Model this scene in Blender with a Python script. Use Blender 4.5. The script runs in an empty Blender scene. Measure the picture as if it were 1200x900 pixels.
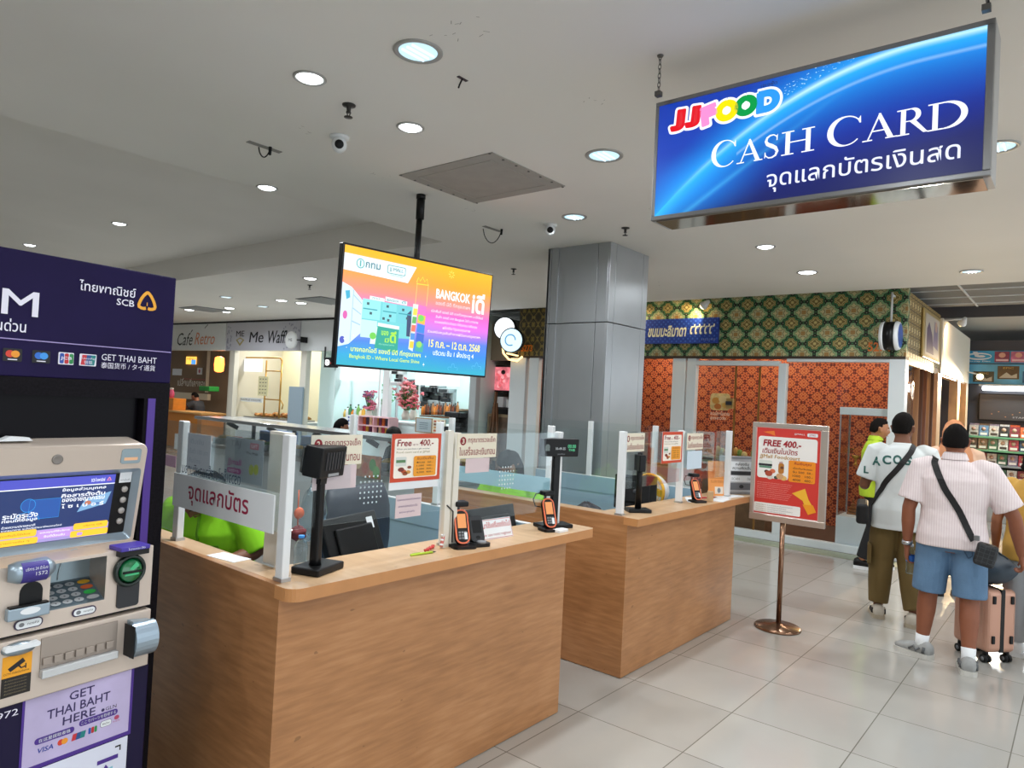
import bpy, bmesh, math, random
from mathutils import Matrix, Vector, Euler
from mathutils.bvhtree import BVHTree
random.seed(7)
SC = bpy.context.scene
COL = SC.collection
R = math.radians
# ------------------------------------------------------------------ camera
FPX, ROLL, PITCH, CAMH = 820.0, R(2.9), R(1.15), 1.65
YAW = math.atan2(675, FPX)
fw = Vector((math.cos(YAW)*math.cos(PITCH), math.sin(YAW)*math.cos(PITCH), math.sin(PITCH)))
rt = Vector((math.sin(YAW), -math.cos(YAW), 0))
up = rt.cross(fw)
r2 = rt*math.cos(ROLL)+up*math.sin(ROLL)
u2 = -rt*math.sin(ROLL)+up*math.cos(ROLL)
CAMP = Vector((0, 0, CAMH))
cam = bpy.data.cameras.new('camera'); cam.sensor_width = 36; cam.lens = FPX/1200*36
cam.clip_start = .02; cam.clip_end = 200
camo = bpy.data.objects.new('camera', cam); COL.objects.link(camo)
camo.matrix_world = Matrix(((r2.x, u2.x, -fw.x, 0), (r2.y, u2.y, -fw.y, 0), (r2.z, u2.z, -fw.z, CAMH), (0, 0, 0, 1)))
SC.camera = camo
# ------------------------------------------------------------------ world and exposure
SC.view_settings.view_transform = 'Standard'; SC.view_settings.look = 'None'
SC.view_settings.gamma = 1; SC.view_settings.use_curve_mapping = False
SC.view_settings.exposure = 0.38
wld = bpy.data.worlds.new('mall'); SC.world = wld; wld.use_nodes = True
wld.node_tree.nodes['Background'].inputs[0].default_value = (.86, .93, 1, 1)
wld.node_tree.nodes['Background'].inputs[1].default_value = 1.45
LAMP = 11.5       # watts of a large downlight
CEIL = 3.10; CEIL_HI = 3.42
cy = SC.cycles
cy.use_denoising = True
cy.transparent_max_bounces = 24; cy.max_bounces = 7; cy.diffuse_bounces = 4; cy.glossy_bounces = 4
cy.caustics_reflective = False; cy.caustics_refractive = False
cy.sample_clamp_indirect = 4

# authoring helpers: where a sight line of the photograph meets a real plane
def ray(px, py): return fw+r2*((px-600)/FPX)+u2*((450-py)/FPX)
def onx(px, py, x): r = ray(px, py); return CAMP+r*(x/r.x)
def ony(px, py, y): r = ray(px, py); return CAMP+r*(y/r.y)
def onz(px, py, z): r = ray(px, py); return CAMP+r*((z-CAMH)/r.z)
def frame(o, ux, uy=(0, 0, 1)):
    ux = Vector(ux).normalized(); uy = Vector(uy).normalized(); n = ux.cross(uy)
    return Matrix(((ux.x, uy.x, n.x, o[0]), (ux.y, uy.y, n.y, o[1]), (ux.z, uy.z, n.z, o[2]), (0, 0, 0, 1)))
def onf(px, py, F, off=0.0):
    o = F.translation; n = F.col[2].xyz; r = ray(px, py)
    t = ((o+n*off-CAMP).dot(n))/r.dot(n); q = F.inverted() @ (CAMP+r*t); return q.x, q.y
def T3(x, y, z): return Matrix.Translation((x, y, z))
def RZ(a): return Matrix.Rotation(a, 4, 'Z')
def RX(a): return Matrix.Rotation(a, 4, 'X')
def RY(a): return Matrix.Rotation(a, 4, 'Y')

# ------------------------------------------------------------------ materials
def lin(c):
    if isinstance(c, str):
        c = c.lstrip('#'); c = [int(c[i:i+2], 16)/255 for i in (0, 2, 4)]
    return tuple((v/12.92 if v <= .04045 else ((v+.055)/1.055)**2.4) for v in c)+(1,)
MATS = {}
def M(name, col='#808080', rough=.5, metal=0.0, emit=0.0, spec=.5, alpha=1.0, bump=0.0, bscale=60, var=0.0, vscale=8, coat=0.0):
    if name in MATS: return MATS[name]
    m = bpy.data.materials.new(name); m.use_nodes = True; MATS[name] = m
    nt = m.node_tree; b = nt.nodes['Principled BSDF']; c = lin(col)
    b.inputs['Base Color'].default_value = c; b.inputs['Roughness'].default_value = rough
    b.inputs['Metallic'].default_value = metal; b.inputs['Specular IOR Level'].default_value = spec
    b.inputs['Coat Weight'].default_value = coat
    if emit:
        b.inputs['Emission Color'].default_value = c; b.inputs['Emission Strength'].default_value = emit
        b.inputs['Base Color'].default_value = (.02, .02, .02, 1)
    if alpha < 1: b.inputs['Alpha'].default_value = alpha
    if bump or var:
        tc = nt.nodes.new('ShaderNodeTexCoord'); nz = nt.nodes.new('ShaderNodeTexNoise')
        nt.links.new(tc.outputs['Object'], nz.inputs['Vector']); nz.inputs['Scale'].default_value = bscale if bump else vscale
        nz.inputs['Detail'].default_value = 4
        if bump:
            bp = nt.nodes.new('ShaderNodeBump'); bp.inputs['Strength'].default_value = bump; bp.inputs['Distance'].default_value = .01
            nt.links.new(nz.outputs['Fac'], bp.inputs['Height']); nt.links.new(bp.outputs['Normal'], b.inputs['Normal'])
        if var:
            n2 = nt.nodes.new('ShaderNodeTexNoise'); n2.inputs['Scale'].default_value = vscale; n2.inputs['Detail'].default_value = 5
            nt.links.new(tc.outputs['Object'], n2.inputs['Vector'])
            mx = nt.nodes.new('ShaderNodeMix'); mx.data_type = 'RGBA'; mx.inputs['Factor'].default_value = 1
            rp = nt.nodes.new('ShaderNodeMapRange'); rp.inputs['From Min'].default_value = .3; rp.inputs['From Max'].default_value = .7
            nt.links.new(n2.outputs['Fac'], rp.inputs['Value']); nt.links.new(rp.outputs['Result'], mx.inputs['Factor'])
            mx.inputs['A'].default_value = tuple(v*(1-var) for v in c[:3])+(1,); mx.inputs['B'].default_value = tuple(min(1, v*(1+var)) for v in c[:3])+(1,)
            nt.links.new(mx.outputs['Result'], b.inputs['Emission Color' if emit else 'Base Color'])
    return m
class E:                      # tiny expression builder over Math nodes
    def __init__(s, nt, sock): s.nt, s.s = nt, sock
    def _m(s, op, *a):
        n = s.nt.nodes.new('ShaderNodeMath'); n.operation = op
        for i, v in enumerate((s,)+a):
            if isinstance(v, E): s.nt.links.new(v.s, n.inputs[i])
            else: n.inputs[i].default_value = v
        return E(s.nt, n.outputs[0])
    def __add__(s, o): return s._m('ADD', o)
    def __sub__(s, o): return s._m('SUBTRACT', o)
    def __mul__(s, o): return s._m('MULTIPLY', o)
    def __truediv__(s, o): return s._m('DIVIDE', o)
    def cos(s): return s._m('COSINE')
    def sin(s): return s._m('SINE')
    def abs(s): return s._m('ABSOLUTE')
    def frac(s): return s._m('FRACT')
    def lt(s, o): return s._m('LESS_THAN', o)
    def gt(s, o): return s._m('GREATER_THAN', o)
    def pow(s, o): return s._m('POWER', o)
    def mx(s, o): return s._m('MAXIMUM', o)
    def mn(s, o): return s._m('MINIMUM', o)
    def clamp(s): n = s._m('ADD', 0.0); n.s.node.use_clamp = True; return n
def nm(name, rough=.5, metal=0.0, spec=.5):
    m = bpy.data.materials.new(name); m.use_nodes = True; MATS[name] = m
    b = m.node_tree.nodes['Principled BSDF']; b.inputs['Roughness'].default_value = rough; b.inputs['Metallic'].default_value = metal
    b.inputs['Specular IOR Level'].default_value = spec
    return m, m.node_tree, b
def coords(nt, kind='Object'):
    tc = nt.nodes.new('ShaderNodeTexCoord'); sp = nt.nodes.new('ShaderNodeSeparateXYZ'); nt.links.new(tc.outputs[kind], sp.inputs[0])
    return tc.outputs[kind], E(nt, sp.outputs[0]), E(nt, sp.outputs[1]), E(nt, sp.outputs[2])
def ramp(nt, fac, stops, interp='LINEAR'):
    n = nt.nodes.new('ShaderNodeValToRGB'); n.color_ramp.interpolation = interp
    while len(n.color_ramp.elements) < len(stops): n.color_ramp.elements.new(.5)
    for e, (p, c) in zip(n.color_ramp.elements, stops): e.position = p; e.color = lin(c)
    nt.links.new(fac.s if isinstance(fac, E) else fac, n.inputs[0]); return n.outputs[0]
def mix(nt, f, a, b):
    n = nt.nodes.new('ShaderNodeMix'); n.data_type = 'RGBA'
    for k, v in (('Factor', f), ('A', a), ('B', b)):
        if isinstance(v, E): nt.links.new(v.s, n.inputs[k])
        elif isinstance(v, bpy.types.NodeSocket): nt.links.new(v, n.inputs[k])
        elif isinstance(v, str): n.inputs[k].default_value = lin(v)
        else: n.inputs[k].default_value = v
    return n.outputs['Result']
def noise(nt, vec, scale, detail=4, sc=(1, 1, 1)):
    mp = nt.nodes.new('ShaderNodeMapping'); mp.inputs['Scale'].default_value = sc; nt.links.new(vec, mp.inputs[0])
    n = nt.nodes.new('ShaderNodeTexNoise'); n.inputs['Scale'].default_value = scale; n.inputs['Detail'].default_value = detail
    nt.links.new(mp.outputs[0], n.inputs['Vector']); return E(nt, n.outputs['Fac'])

def wood_mat(name, dark, mid, light, sc=(2.2, 2.2, 14)):
    m, nt, b = nm(name, .33)
    v, x, y, z = coords(nt)
    n1 = noise(nt, v, 1.6, 6, sc); n2 = noise(nt, v, 2.0, 3, (1, 1, 1.6)); n3 = noise(nt, v, 14, 2, (1, 1, 2.2))
    f = n1*.55+n2*.45
    c = ramp(nt, f, [(.34, dark), (.52, mid), (.68, light)])
    scuff = n3.gt(.735)
    c = mix(nt, scuff*.4, c, '#4a3018')
    nt.links.new(c, b.inputs['Base Color'])
    return m
WOOD = wood_mat('wood laminate', '#9a6a42', '#b07c50', '#bf8c60', (3.2, 3.2, 30))
WOODTOP = wood_mat('worktop laminate', '#bf9a74', '#cca983', '#d6b592', (14, 2.2, 2.2))
# floor: 60 cm polished tiles
m, nt, b = nm('floor tiles', .13)
v, x, y, z = coords(nt)
tx = ((x-3.185)/.6).frac(); ty = ((y-1.45)/.6).frac()
edge = (tx.mn(tx*-1+1)).mn(ty.mn(ty*-1+1))
line = edge.lt(.0045)
nn = noise(nt, v, 1.1, 5); cell = ((x-3.185)/.6)._m('FLOOR')*.37+((y-1.45)/.6)._m('FLOOR')*.73
tone = (cell.sin()*43.7).frac()
c = ramp(nt, nn*.7+tone*.3, [(.25, '#a6a49e'), (.75, '#b7b5af')])
c = mix(nt, line, c, '#75726a'); nt.links.new(c, b.inputs['Base Color'])
rg = noise(nt, v, 3, 5)*.16+.06; nt.links.new(rg.s, b.inputs['Roughness'])
FLOOR = m
m, nt, b = nm('ceiling paint', .8)
v, x, y, z = coords(nt)
n1 = noise(nt, v, .5, 3); n2 = noise(nt, v, 9, 4)
c = ramp(nt, n1, [(.3, '#e6e3dd'), (.7, '#f0ede8')]); c = mix(nt, n2.gt(.78), c, '#b9b4ac'); nt.links.new(c, b.inputs['Base Color'])
CEILM = m
def lattice(name, w, h, stops, detail=.3, rough=.55, emit=0.0, phase=(0, 0)):
    m, nt, b = nm(name, rough)
    v, x, y, z = coords(nt)
    u = (x+y+phase[0])*(2*math.pi/w); q = (z+phase[1])*(2*math.pi/h)
    f = u.cos()+q.cos()
    g = (u*3).cos()*(q*3).cos()
    k = f*.25+.5+g*detail*.12
    nt.links.new(ramp(nt, k, stops, 'CONSTANT'), b.inputs['Base Color'])
    return m
PAT_GREEN = lattice('green thai pattern', .29, .265, [(0, '#7a6a3a'), (.06, '#c9b878'), (.14, '#5d5230'), (.22, '#b9a860'), (.30, '#41503a'), (.36, '#2c8a52'), (.40, '#26301f'), (.46, '#1c2118'), (.50, '#9fb890'), (.545, '#35904f'), (.60, '#aeb58c'), (.67, '#5f8a58'), (.73, '#c7bd8c'), (.79, '#7a6d45'), (.85, '#b9b48a'), (.93, '#a8824a')], .9)
PAT_RED = lattice('red thai pattern', .20, .19, [(0, '#5e1610'), (.04, '#a8532e'), (.10, '#b8683f'), (.20, '#9c4526'), (.27, '#b5653c'), (.36, '#8a351c'), (.42, '#4a0e0a'), (.51, '#7c2a18'), (.57, '#b05c36'), (.64, '#c47a4a'), (.70, '#96421f'), (.77, '#c98552'), (.84, '#9c4624'), (.92, '#c47a44'), (.97, '#8a3419')], 1.1)
PAT_GOLD = lattice('gold thai pattern', .16, .15, [(0, '#6b5426'), (.2, '#c9a558'), (.35, '#4a3a1c'), (.5, '#d8bd7a'), (.65, '#7d632e'), (.8, '#e3cd94')], .9)
PAT_UNLIT = lattice('unlit fascia pattern', .2, .24, [(0, '#3a3420'), (.3, '#5d522c'), (.44, '#8d7a3c'), (.53, '#2c281a'), (.7, '#4f4628'), (.85, '#8a7636')], .6)  # patterned fascia out of the light, shade put into darker colours
# thin clear glass
def glass(name, tint, refl=.10, rough=.02):
    m = bpy.data.materials.new(name); m.use_nodes = True; nt = m.node_tree; MATS[name] = m
    nt.nodes.remove(nt.nodes['Principled BSDF'])
    t = nt.nodes.new('ShaderNodeBsdfTransparent'); t.inputs[0].default_value = tint+(1,)
    g = nt.nodes.new('ShaderNodeBsdfGlossy'); g.inputs['Roughness'].default_value = rough; g.inputs['Color'].default_value = (.9, .97, 1, 1)
    lw = nt.nodes.new('ShaderNodeLayerWeight'); lw.inputs[0].default_value = .18
    f = E(nt, lw.outputs['Fresnel'])*.35+refl*.2
    mxs = nt.nodes.new('ShaderNodeMixShader'); nt.links.new(f.clamp().s, mxs.inputs[0])
    nt.links.new(t.outputs[0], mxs.inputs[1]); nt.links.new(g.outputs[0], mxs.inputs[2])
    nt.links.new(mxs.outputs[0], nt.nodes['Material Output'].inputs[0]); return m
GLASS = glass('clear glass', (.965, .985, .985)); GLASSB = glass('bottle plastic', (.86, .93, .97), .2, .08)
GLASSD = glass('shop glass', (.95, .96, .96), .02)

WHITE = M('white paint', '#e4e7e8', .4); WHITEW = M('warm white paint', '#e5e0d3', .45); CREAM = M('cream board', '#ece4cf', .6)
BLACK = M('black plastic', '#0c0d0f', .4, spec=.3); BLACKM = M('matt black', '#0d0d0f', .6); DARK = M('dark grey plastic', '#25272b', .45)
GREY = M('grey plastic', '#7d8084', .5); STEEL = M('brushed steel', '#a9a8a6', .32, .85, var=.06, vscale=3); CHROME = M('chrome', '#c9c5c0', .12, 1.0)
ALU = M('aluminium', '#b9bcbf', .35, .8); PAPER = M('white paper', '#e9edf0', .8); RED = M('red', '#c01f22', .5); DRED = M('dark red ink', '#8e1420', .6)
INK = M('dark ink', '#1a1a22', .6); BLUEP = M('blue laminate', '#92aebf', .45); GOLD = M('gold metal', '#c79a4a', .3, .8); PINKPAPER = M('pale pink paper', '#dcc9cc', .8)
ORANGE = M('orange', '#ee8a2d', .5); YELLOW = M('yellow', '#f2b632', .5); GREEN = M('green', '#2b9c45', .5); BROWNW = M('brown wood', '#6d4a30', .5, var=.15, vscale=6)

# ------------------------------------------------------------------ mesh building
TXT = {}
def text_mesh(s, bold=0.0):
    k = (s, bold)
    if k not in TXT:
        c = bpy.data.curves.new('t', 'FONT'); c.body = s; c.resolution_u = 7 if len(s) <= 2 else 2; c.offset = bold; c.fill_mode = 'FRONT'
        o = bpy.data.objects.new('t', c); COL.objects.link(o); bpy.context.view_layer.update()
        me = bpy.data.meshes.new_from_object(o.evaluated_get(bpy.context.evaluated_depsgraph_get()))
        vs = [(q.co.x, q.co.y) for q in me.vertices]; fs = [tuple(p.vertices) for p in me.polygons]
        bpy.data.objects.remove(o); bpy.data.meshes.remove(me); bpy.data.curves.remove(c)
        x0 = min(q[0] for q in vs); x1 = max(q[0] for q in vs); y0 = min(q[1] for q in vs); y1 = max(q[1] for q in vs)
        TXT[k] = (vs, fs, x0, y0, x1, y1)
    return TXT[k]
class MB:
    def __init__(s, mat=None, mx=None): s.v = []; s.f = []; s.fm = []; s.mats = []; s.mat = mat; s.mx = mx or Matrix.Identity(4); s.smooth = []
    def mi(s, m):
        m = m or s.mat
        if m not in s.mats: s.mats.append(m)
        return s.mats.index(m)
    def add(s, vs, fs, mat=None, mx=None, smooth=False):
        t = s.mx @ mx if mx is not None else s.mx; o = len(s.v); i = s.mi(mat)
        s.v += [t @ Vector(q) for q in vs]
        for f in fs: s.f.append(tuple(k+o for k in f)); s.fm.append(i); s.smooth.append(smooth)
    def box(s, x0, y0, z0, x1, y1, z1, mat=None, mx=None, bev=0.0, seg=2):
        if x0 > x1: x0, x1 = x1, x0
        if y0 > y1: y0, y1 = y1, y0
        if z0 > z1: z0, z1 = z1, z0
        if bev:
            bm = bmesh.new(); bmesh.ops.create_cube(bm, size=1)
            for q in bm.verts: q.co = Vector((x0+(q.co.x+.5)*(x1-x0), y0+(q.co.y+.5)*(y1-y0), z0+(q.co.z+.5)*(z1-z0)))
            bmesh.ops.bevel(bm, geom=bm.edges[:], offset=min(bev, .49*min(x1-x0, y1-y0, z1-z0)), segments=seg, affect='EDGES', profile=.5)
            bm.verts.index_update()
            s.add([q.co.copy() for q in bm.verts], [[k.index for k in f.verts] for f in bm.faces], mat, mx); bm.free(); return s
        v = [(x, y, z) for x in (x0, x1) for y in (y0, y1) for z in (z0, z1)]
        s.add(v, [(0, 1, 3, 2), (4, 6, 7, 5), (0, 4, 5, 1), (2, 3, 7, 6), (0, 2, 6, 4), (1, 5, 7, 3)], mat, mx); return s
    def bar(s, p0, p1, w, d, mat=None):
        p0 = Vector(p0); p1 = Vector(p1); z = (p1-p0); L = z.length; z.normalize()
        a = Vector((1, 0, 0)) if abs(z.x) < .9 else Vector((0, 1, 0)); y = z.cross(a).normalized(); x = y.cross(z)
        mx = Matrix(((x.x, y.x, z.x, p0.x), (x.y, y.y, z.y, p0.y), (x.z, y.z, z.z, p0.z), (0, 0, 0, 1)))
        return s.box(-w/2, -d/2, 0, w/2, d/2, L, mat, mx)
    def rings(s, rs, mat=None, mx=None, closed_ends=True, smooth=True):
        n = len(rs[0]); vs = [p for r in rs for p in r]; fs = []
        for i in range(len(rs)-1):
            for k in range(n): fs.append((i*n+k, i*n+(k+1) % n, (i+1)*n+(k+1) % n, (i+1)*n+k))
        if closed_ends: fs.append(tuple(range(n-1, -1, -1))); fs.append(tuple((len(rs)-1)*n+k for k in range(n)))
        s.add(vs, fs, mat, mx, smooth); return s
    def tube(s, pts, r, mat=None, n=8, smooth=True, flat=1.0, mx=None):
        pts = [Vector(p) for p in pts]; rr = r if isinstance(r, (list, tuple)) else [r]*len(pts)
        tg = [(pts[min(i+1, len(pts)-1)]-pts[max(i-1, 0)]).normalized() for i in range(len(pts))]
        a = Vector((0, 0, 1)) if abs(tg[0].z) < .9 else Vector((1, 0, 0)); nn = tg[0].cross(a).normalized(); rs = []
        for i, p in enumerate(pts):
            nn = (nn-tg[i]*nn.dot(tg[i])).normalized(); bb = tg[i].cross(nn)
            rs.append([p+nn*(rr[i]*math.cos(2*math.pi*k/n))+bb*(rr[i]*flat*math.sin(2*math.pi*k/n)) for k in range(n)])
        return s.rings(rs, mat, mx, smooth=smooth)
    def cyl(s, p0, p1, r, mat=None, n=20, r1=None, mx=None): return s.tube([p0, p1], [r, r if r1 is None else r1], mat, n, True, 1.0, mx)
    def lathe(s, prof, mat=None, mx=None, n=28, cap=True):
        rs = [[(r*math.cos(2*math.pi*k/n), r*math.sin(2*math.pi*k/n), z) for k in range(n)] for r, z in prof]
        return s.rings(rs, mat, mx, cap)
    def prism(s, poly, z0, z1, mat=None, mx=None, smooth=False):
        n = len(poly); vs = [(x, y, z0) for x, y in poly]+[(x, y, z1) for x, y in poly]
        fs = [tuple(range(n-1, -1, -1)), tuple(range(n, 2*n))]+[(k, (k+1) % n, n+(k+1) % n, n+k) for k in range(n)]
        s.add(vs, fs, mat, mx, smooth); return s
    def poly(s, pts, z, mat=None, mx=None): s.add([(x, y, z) for x, y in pts], [tuple(range(len(pts)))], mat, mx); return s
    def rect(s, x0, y0, x1, y1, z, mat=None, mx=None): return s.poly([(x0, y0), (x1, y0), (x1, y1), (x0, y1)], z, mat, mx)
    def rrect(s, x0, y0, x1, y1, r, z, mat=None, mx=None, t=0.0):
        p = rr(x0, y0, x1, y1, r)
        return s.prism(p, z-t, z, mat, mx) if t else s.poly(p, z, mat, mx)
    def ell(s, cx, cy_, rx, ry, z, mat=None, mx=None, n=28): return s.poly([(cx+rx*math.cos(2*math.pi*k/n), cy_+ry*math.sin(2*math.pi*k/n)) for k in range(n)], z, mat, mx)
    def stroke(s, pts, w, z, mat=None, mx=None):
        pts = [Vector((p[0], p[1])) for p in pts]; ww = w if isinstance(w, (list, tuple)) else [w]*len(pts); L = []; Rr = []
        for i, p in enumerate(pts):
            t = (pts[min(i+1, len(pts)-1)]-pts[max(i-1, 0)]).normalized(); n = Vector((-t.y, t.x))*ww[i]/2; L.append(p+n); Rr.append(p-n)
        k = len(pts); s.add([(q.x, q.y, z) for q in L+Rr], [(k+i, k+i+1, i+1, i) for i in range(k-1)], mat, mx); return s
    def text(s, t, x0, y0, x1, y1, z, mat=None, mx=None, bold=0.0, mirror=False, slant=0.0):
        if bold and 'M' in t:
            dx = bold*(y1-y0)*.9
            for k in (-1, -.33, .33, 1): s.text(t, x0+dx*(1+k), y0, (x1-dx*(1-k)) if x1 is not None else None, y1, z+.00012*(k+1), mat, mx, 0.0, mirror, slant)
            return s
        vs, fs, a0, b0, a1, b1 = text_mesh(t, bold); sy = (y1-y0)/(b1-b0)
        if x1 is None: x1 = x0+(a1-a0)*sy
        sx = (x1-x0)/(a1-a0)
        o = []
        for a, b_ in vs:
            xx = x0+(a-a0)*sx; yy = y0+(b_-b0)*sy; xx += slant*(yy-y0)
            if mirror: xx = x0+x1-xx
            o.append((xx, yy, z))
        s.add(o, [f[::-1] for f in fs] if mirror else fs, mat, mx); return s
    def outline(s, t, x0, y0, x1, y1, w, z, mat=None, mx=None, bold=0.0):
        vs, fs, a0, b0, a1, b1 = text_mesh(t, bold); cnt = {}
        P = [(x0+(a-a0)/(a1-a0)*(x1-x0), y0+(b-b0)/(b1-b0)*(y1-y0)) for a, b in vs]; ids = {}; q = [ids.setdefault((round(p[0], 5), round(p[1], 5)), i) for i, p in enumerate(P)]
        for f in fs:
            for i in range(len(f)): e = tuple(sorted((q[f[i]], q[f[(i+1) % len(f)]]))); cnt[e] = cnt.get(e, 0)+1
            s.poly([P[k] for k in f], z, mat, mx)
        for (i, j), c in cnt.items():
            if c == 1 and i != j: s.stroke([P[i], P[j]], 2*w, z, mat, mx); s.ell(P[i][0], P[i][1], w, w, z, mat, mx, 12)
        return s
    def build(s, name, parent=None, label=None, cat=None, group=None, kind=None, org=True, world=True):
        me = bpy.data.meshes.new(name); vs = s.v; o = bpy.data.objects.new(name, me); COL.objects.link(o)
        if parent is not None:
            o.parent = parent
            if world: inv = WM[parent.name].inverted(); vs = [inv @ q for q in vs]
            WM[o.name] = WM[parent.name].copy() if world else WM[parent.name].copy()
        else:
            c = Vector((0, 0, 0))
            if org and vs:
                c = Vector(((min(q.x for q in vs)+max(q.x for q in vs))/2, (min(q.y for q in vs)+max(q.y for q in vs))/2, min(q.z for q in vs)))
            vs = [q-c for q in vs]; o.location = c; WM[o.name] = Matrix.Translation(c)
        me.from_pydata(vs, [], s.f)
        for m_ in s.mats: me.materials.append(m_)
        if s.f:
            me.polygons.foreach_set('material_index', s.fm); me.polygons.foreach_set('use_smooth', s.smooth)
        me.update()
        tag(o, label, cat, group, kind); return o
WM = {}
def tag(o, label=None, cat=None, group=None, kind=None):
    for k, v_ in (('label', label), ('category', cat), ('group', group), ('kind', kind)):
        if v_: o[k] = v_
    return o
def thing(name, label, cat, loc=(0, 0, 0), rz=0.0, group=None, kind=None):
    o = bpy.data.objects.new(name, None); COL.objects.link(o); o.location = loc; o.rotation_euler = (0, 0, rz); o.empty_display_size = .1
    WM[o.name] = Matrix.Translation(Vector(loc)) @ RZ(rz); return tag(o, label, cat, group, kind)
def dup(root, loc, rz=None, label=None, group=None):
    r = root.copy(); COL.objects.link(r); r.location = loc
    if rz is not None: r.rotation_euler = (0, 0, rz)
    if label: r['label'] = label
    if group: r['group'] = group
    for ch in list(root.children):
        c = ch.copy(); COL.objects.link(c); c.parent = r
        for g in list(ch.children):
            d = g.copy(); COL.objects.link(d); d.parent = c
    return r
def rr(x0, y0, x1, y1, r, n=5):
    o = []
    for cx, cy_, a in ((x1-r, y0+r, -90), (x1-r, y1-r, 0), (x0+r, y1-r, 90), (x0+r, y0+r, 180)):
        for k in range(n+1): t = R(a+90*k/n); o.append((cx+r*math.cos(t), cy_+r*math.sin(t)))
    return o
def struct(name, mb, org=False, label=None): return mb.build(name, None, kind='structure', org=org, label=label)
def solidify(o, t):  # give a thin open sheet a real thickness
    md = o.modifiers.new('thickness', 'SOLIDIFY'); md.thickness = t; md.offset = 0; return o
# ================================================================== STRUCTURE
mb = MB(FLOOR); mb.box(-5, -6, -.1, 20, 24, 0); struct('floor', mb)
mb = MB(M('mosaic strip', '#8f9a84', .4, var=.2, vscale=40)); mb.box(8.72, -6, 0, 9.03, 8.0, .004); struct('trim_1', mb)
CREC = 4.66; CRY = 4.78
mb = MB(CEILM)          # main ceiling: an L around the raised tray
mb.box(-5, -6, CEIL, 8.77, CRY, CEIL+.6); mb.box(CREC, CRY, CEIL, 8.77, 22, CEIL+.6)
mb.box(-5, CRY, CEIL_HI, CREC, 22, CEIL+.6)
struct('ceiling', mb)
# behind the ceiling edge: higher tiled grid, then dark void with ducts
HT = M('grey ceiling tile', '#8f8d88', .85); DV = M('dark void', '#5a5a5e', .9)
mb = MB(HT); mb.box(8.77, -6, 3.25, 11.5, 9.5, 3.3)
for k in range(16): mb.box(8.77, -6+k*.9, 3.238, 11.5, -5.98+k*.9, 3.251, WHITE)
for k in (9.4, 10.0, 10.6, 11.2): mb.box(k, -6, 3.238, k+.02, 9.5, 3.251, WHITE)
struct('ceiling_grid', mb)
mb = MB(DV); mb.box(11.5, -6, 3.95, 17, 9.5, 4.0); mb.box(11.45, -6, 3.3, 11.5, 9.5, 3.95); mb.box(13.2, -6, 3.3, 17, 9.5, 3.34, M('far ceiling', '#b6b4b0', .8)); mb.box(13.15, -6, 3.3, 13.2, 9.5, 3.95); struct('ceiling_void', mb)
mb = MB(M('duct metal', '#5a5c5f', .4, .6))
mb.cyl((11.85, -5, 3.62), (11.85, 8, 3.62), .17); mb.build('air_duct', None, 'grey round air duct under the dark open ceiling', 'duct')
mb = MB(M('cable tray', '#4a4b4e', .5, .4))
for k in (12.4, 12.8): mb.box(k, -5, 3.66, k+.03, 8, 3.74)
for k in range(26): mb.box(12.4, -5+k*.5, 3.66, 12.83, -4.97+k*.5, 3.68)
mb.build('cable_tray', None, 'long ladder cable tray beside the round duct', 'cable tray')
# walls: far sides of the hall
WALLC = M('far wall', '#a9aaa8', .8)
mb = MB(WALLC); mb.box(17, -6, 0, 17.1, 24, 4); struct('wall_right', mb)
mb = MB(WALLC); mb.box(-5, 24, 0, 20, 24.1, 4); struct('wall_back', mb)
mb = MB(M('left wall', '#b9b6b0', .8)); mb.box(-5.1, -6, 0, -5, 24, 4); struct('wall_left', mb)

# ------------------------------------------------------------------ column (0.70 m square, clad in steel)
CM = M('column cladding', '#aeb2b6', .32, .6, var=.05, vscale=2)
mb = MB(CM)
x0, x1, y0, y1 = 5.36, 6.06, 3.34, 4.04
gap = M('joint shadow', '#15171a', .7)
mb.box(x0+.018, y0+.018, 0, x1-.018, y1-.018, CEIL, gap)
for za, zb in ((0, 2.372), (2.38, CEIL)):
    # corner strips and face panels, a deep pilaster slot on the left face
    for (a0, a1) in ((0, .10), (.105, .60), (.605, .70)):
        mb.box(x0+a0, y0, za, x0+a1, y0+.02, zb, bev=.003)           # front (facing -Y)
        mb.box(x0+a0, y1-.02, za, x0+a1, y1, zb)
    for (a0, a1) in ((.02, .13), (.135, .50), (.575, .655), (.66, .70)):
        mb.box(x0, y0+a0, za, x0+.02, y0+a1, zb, bev=.003)           # left face (facing -X)
        mb.box(x1-.02, y0+a0, za, x1, y0+a1, zb)
    mb.box(x0+.012, y0+.5, za, x0+.02, y0+.58, zb)
struct('column', mb, label='square column clad in brushed steel panels')

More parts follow.
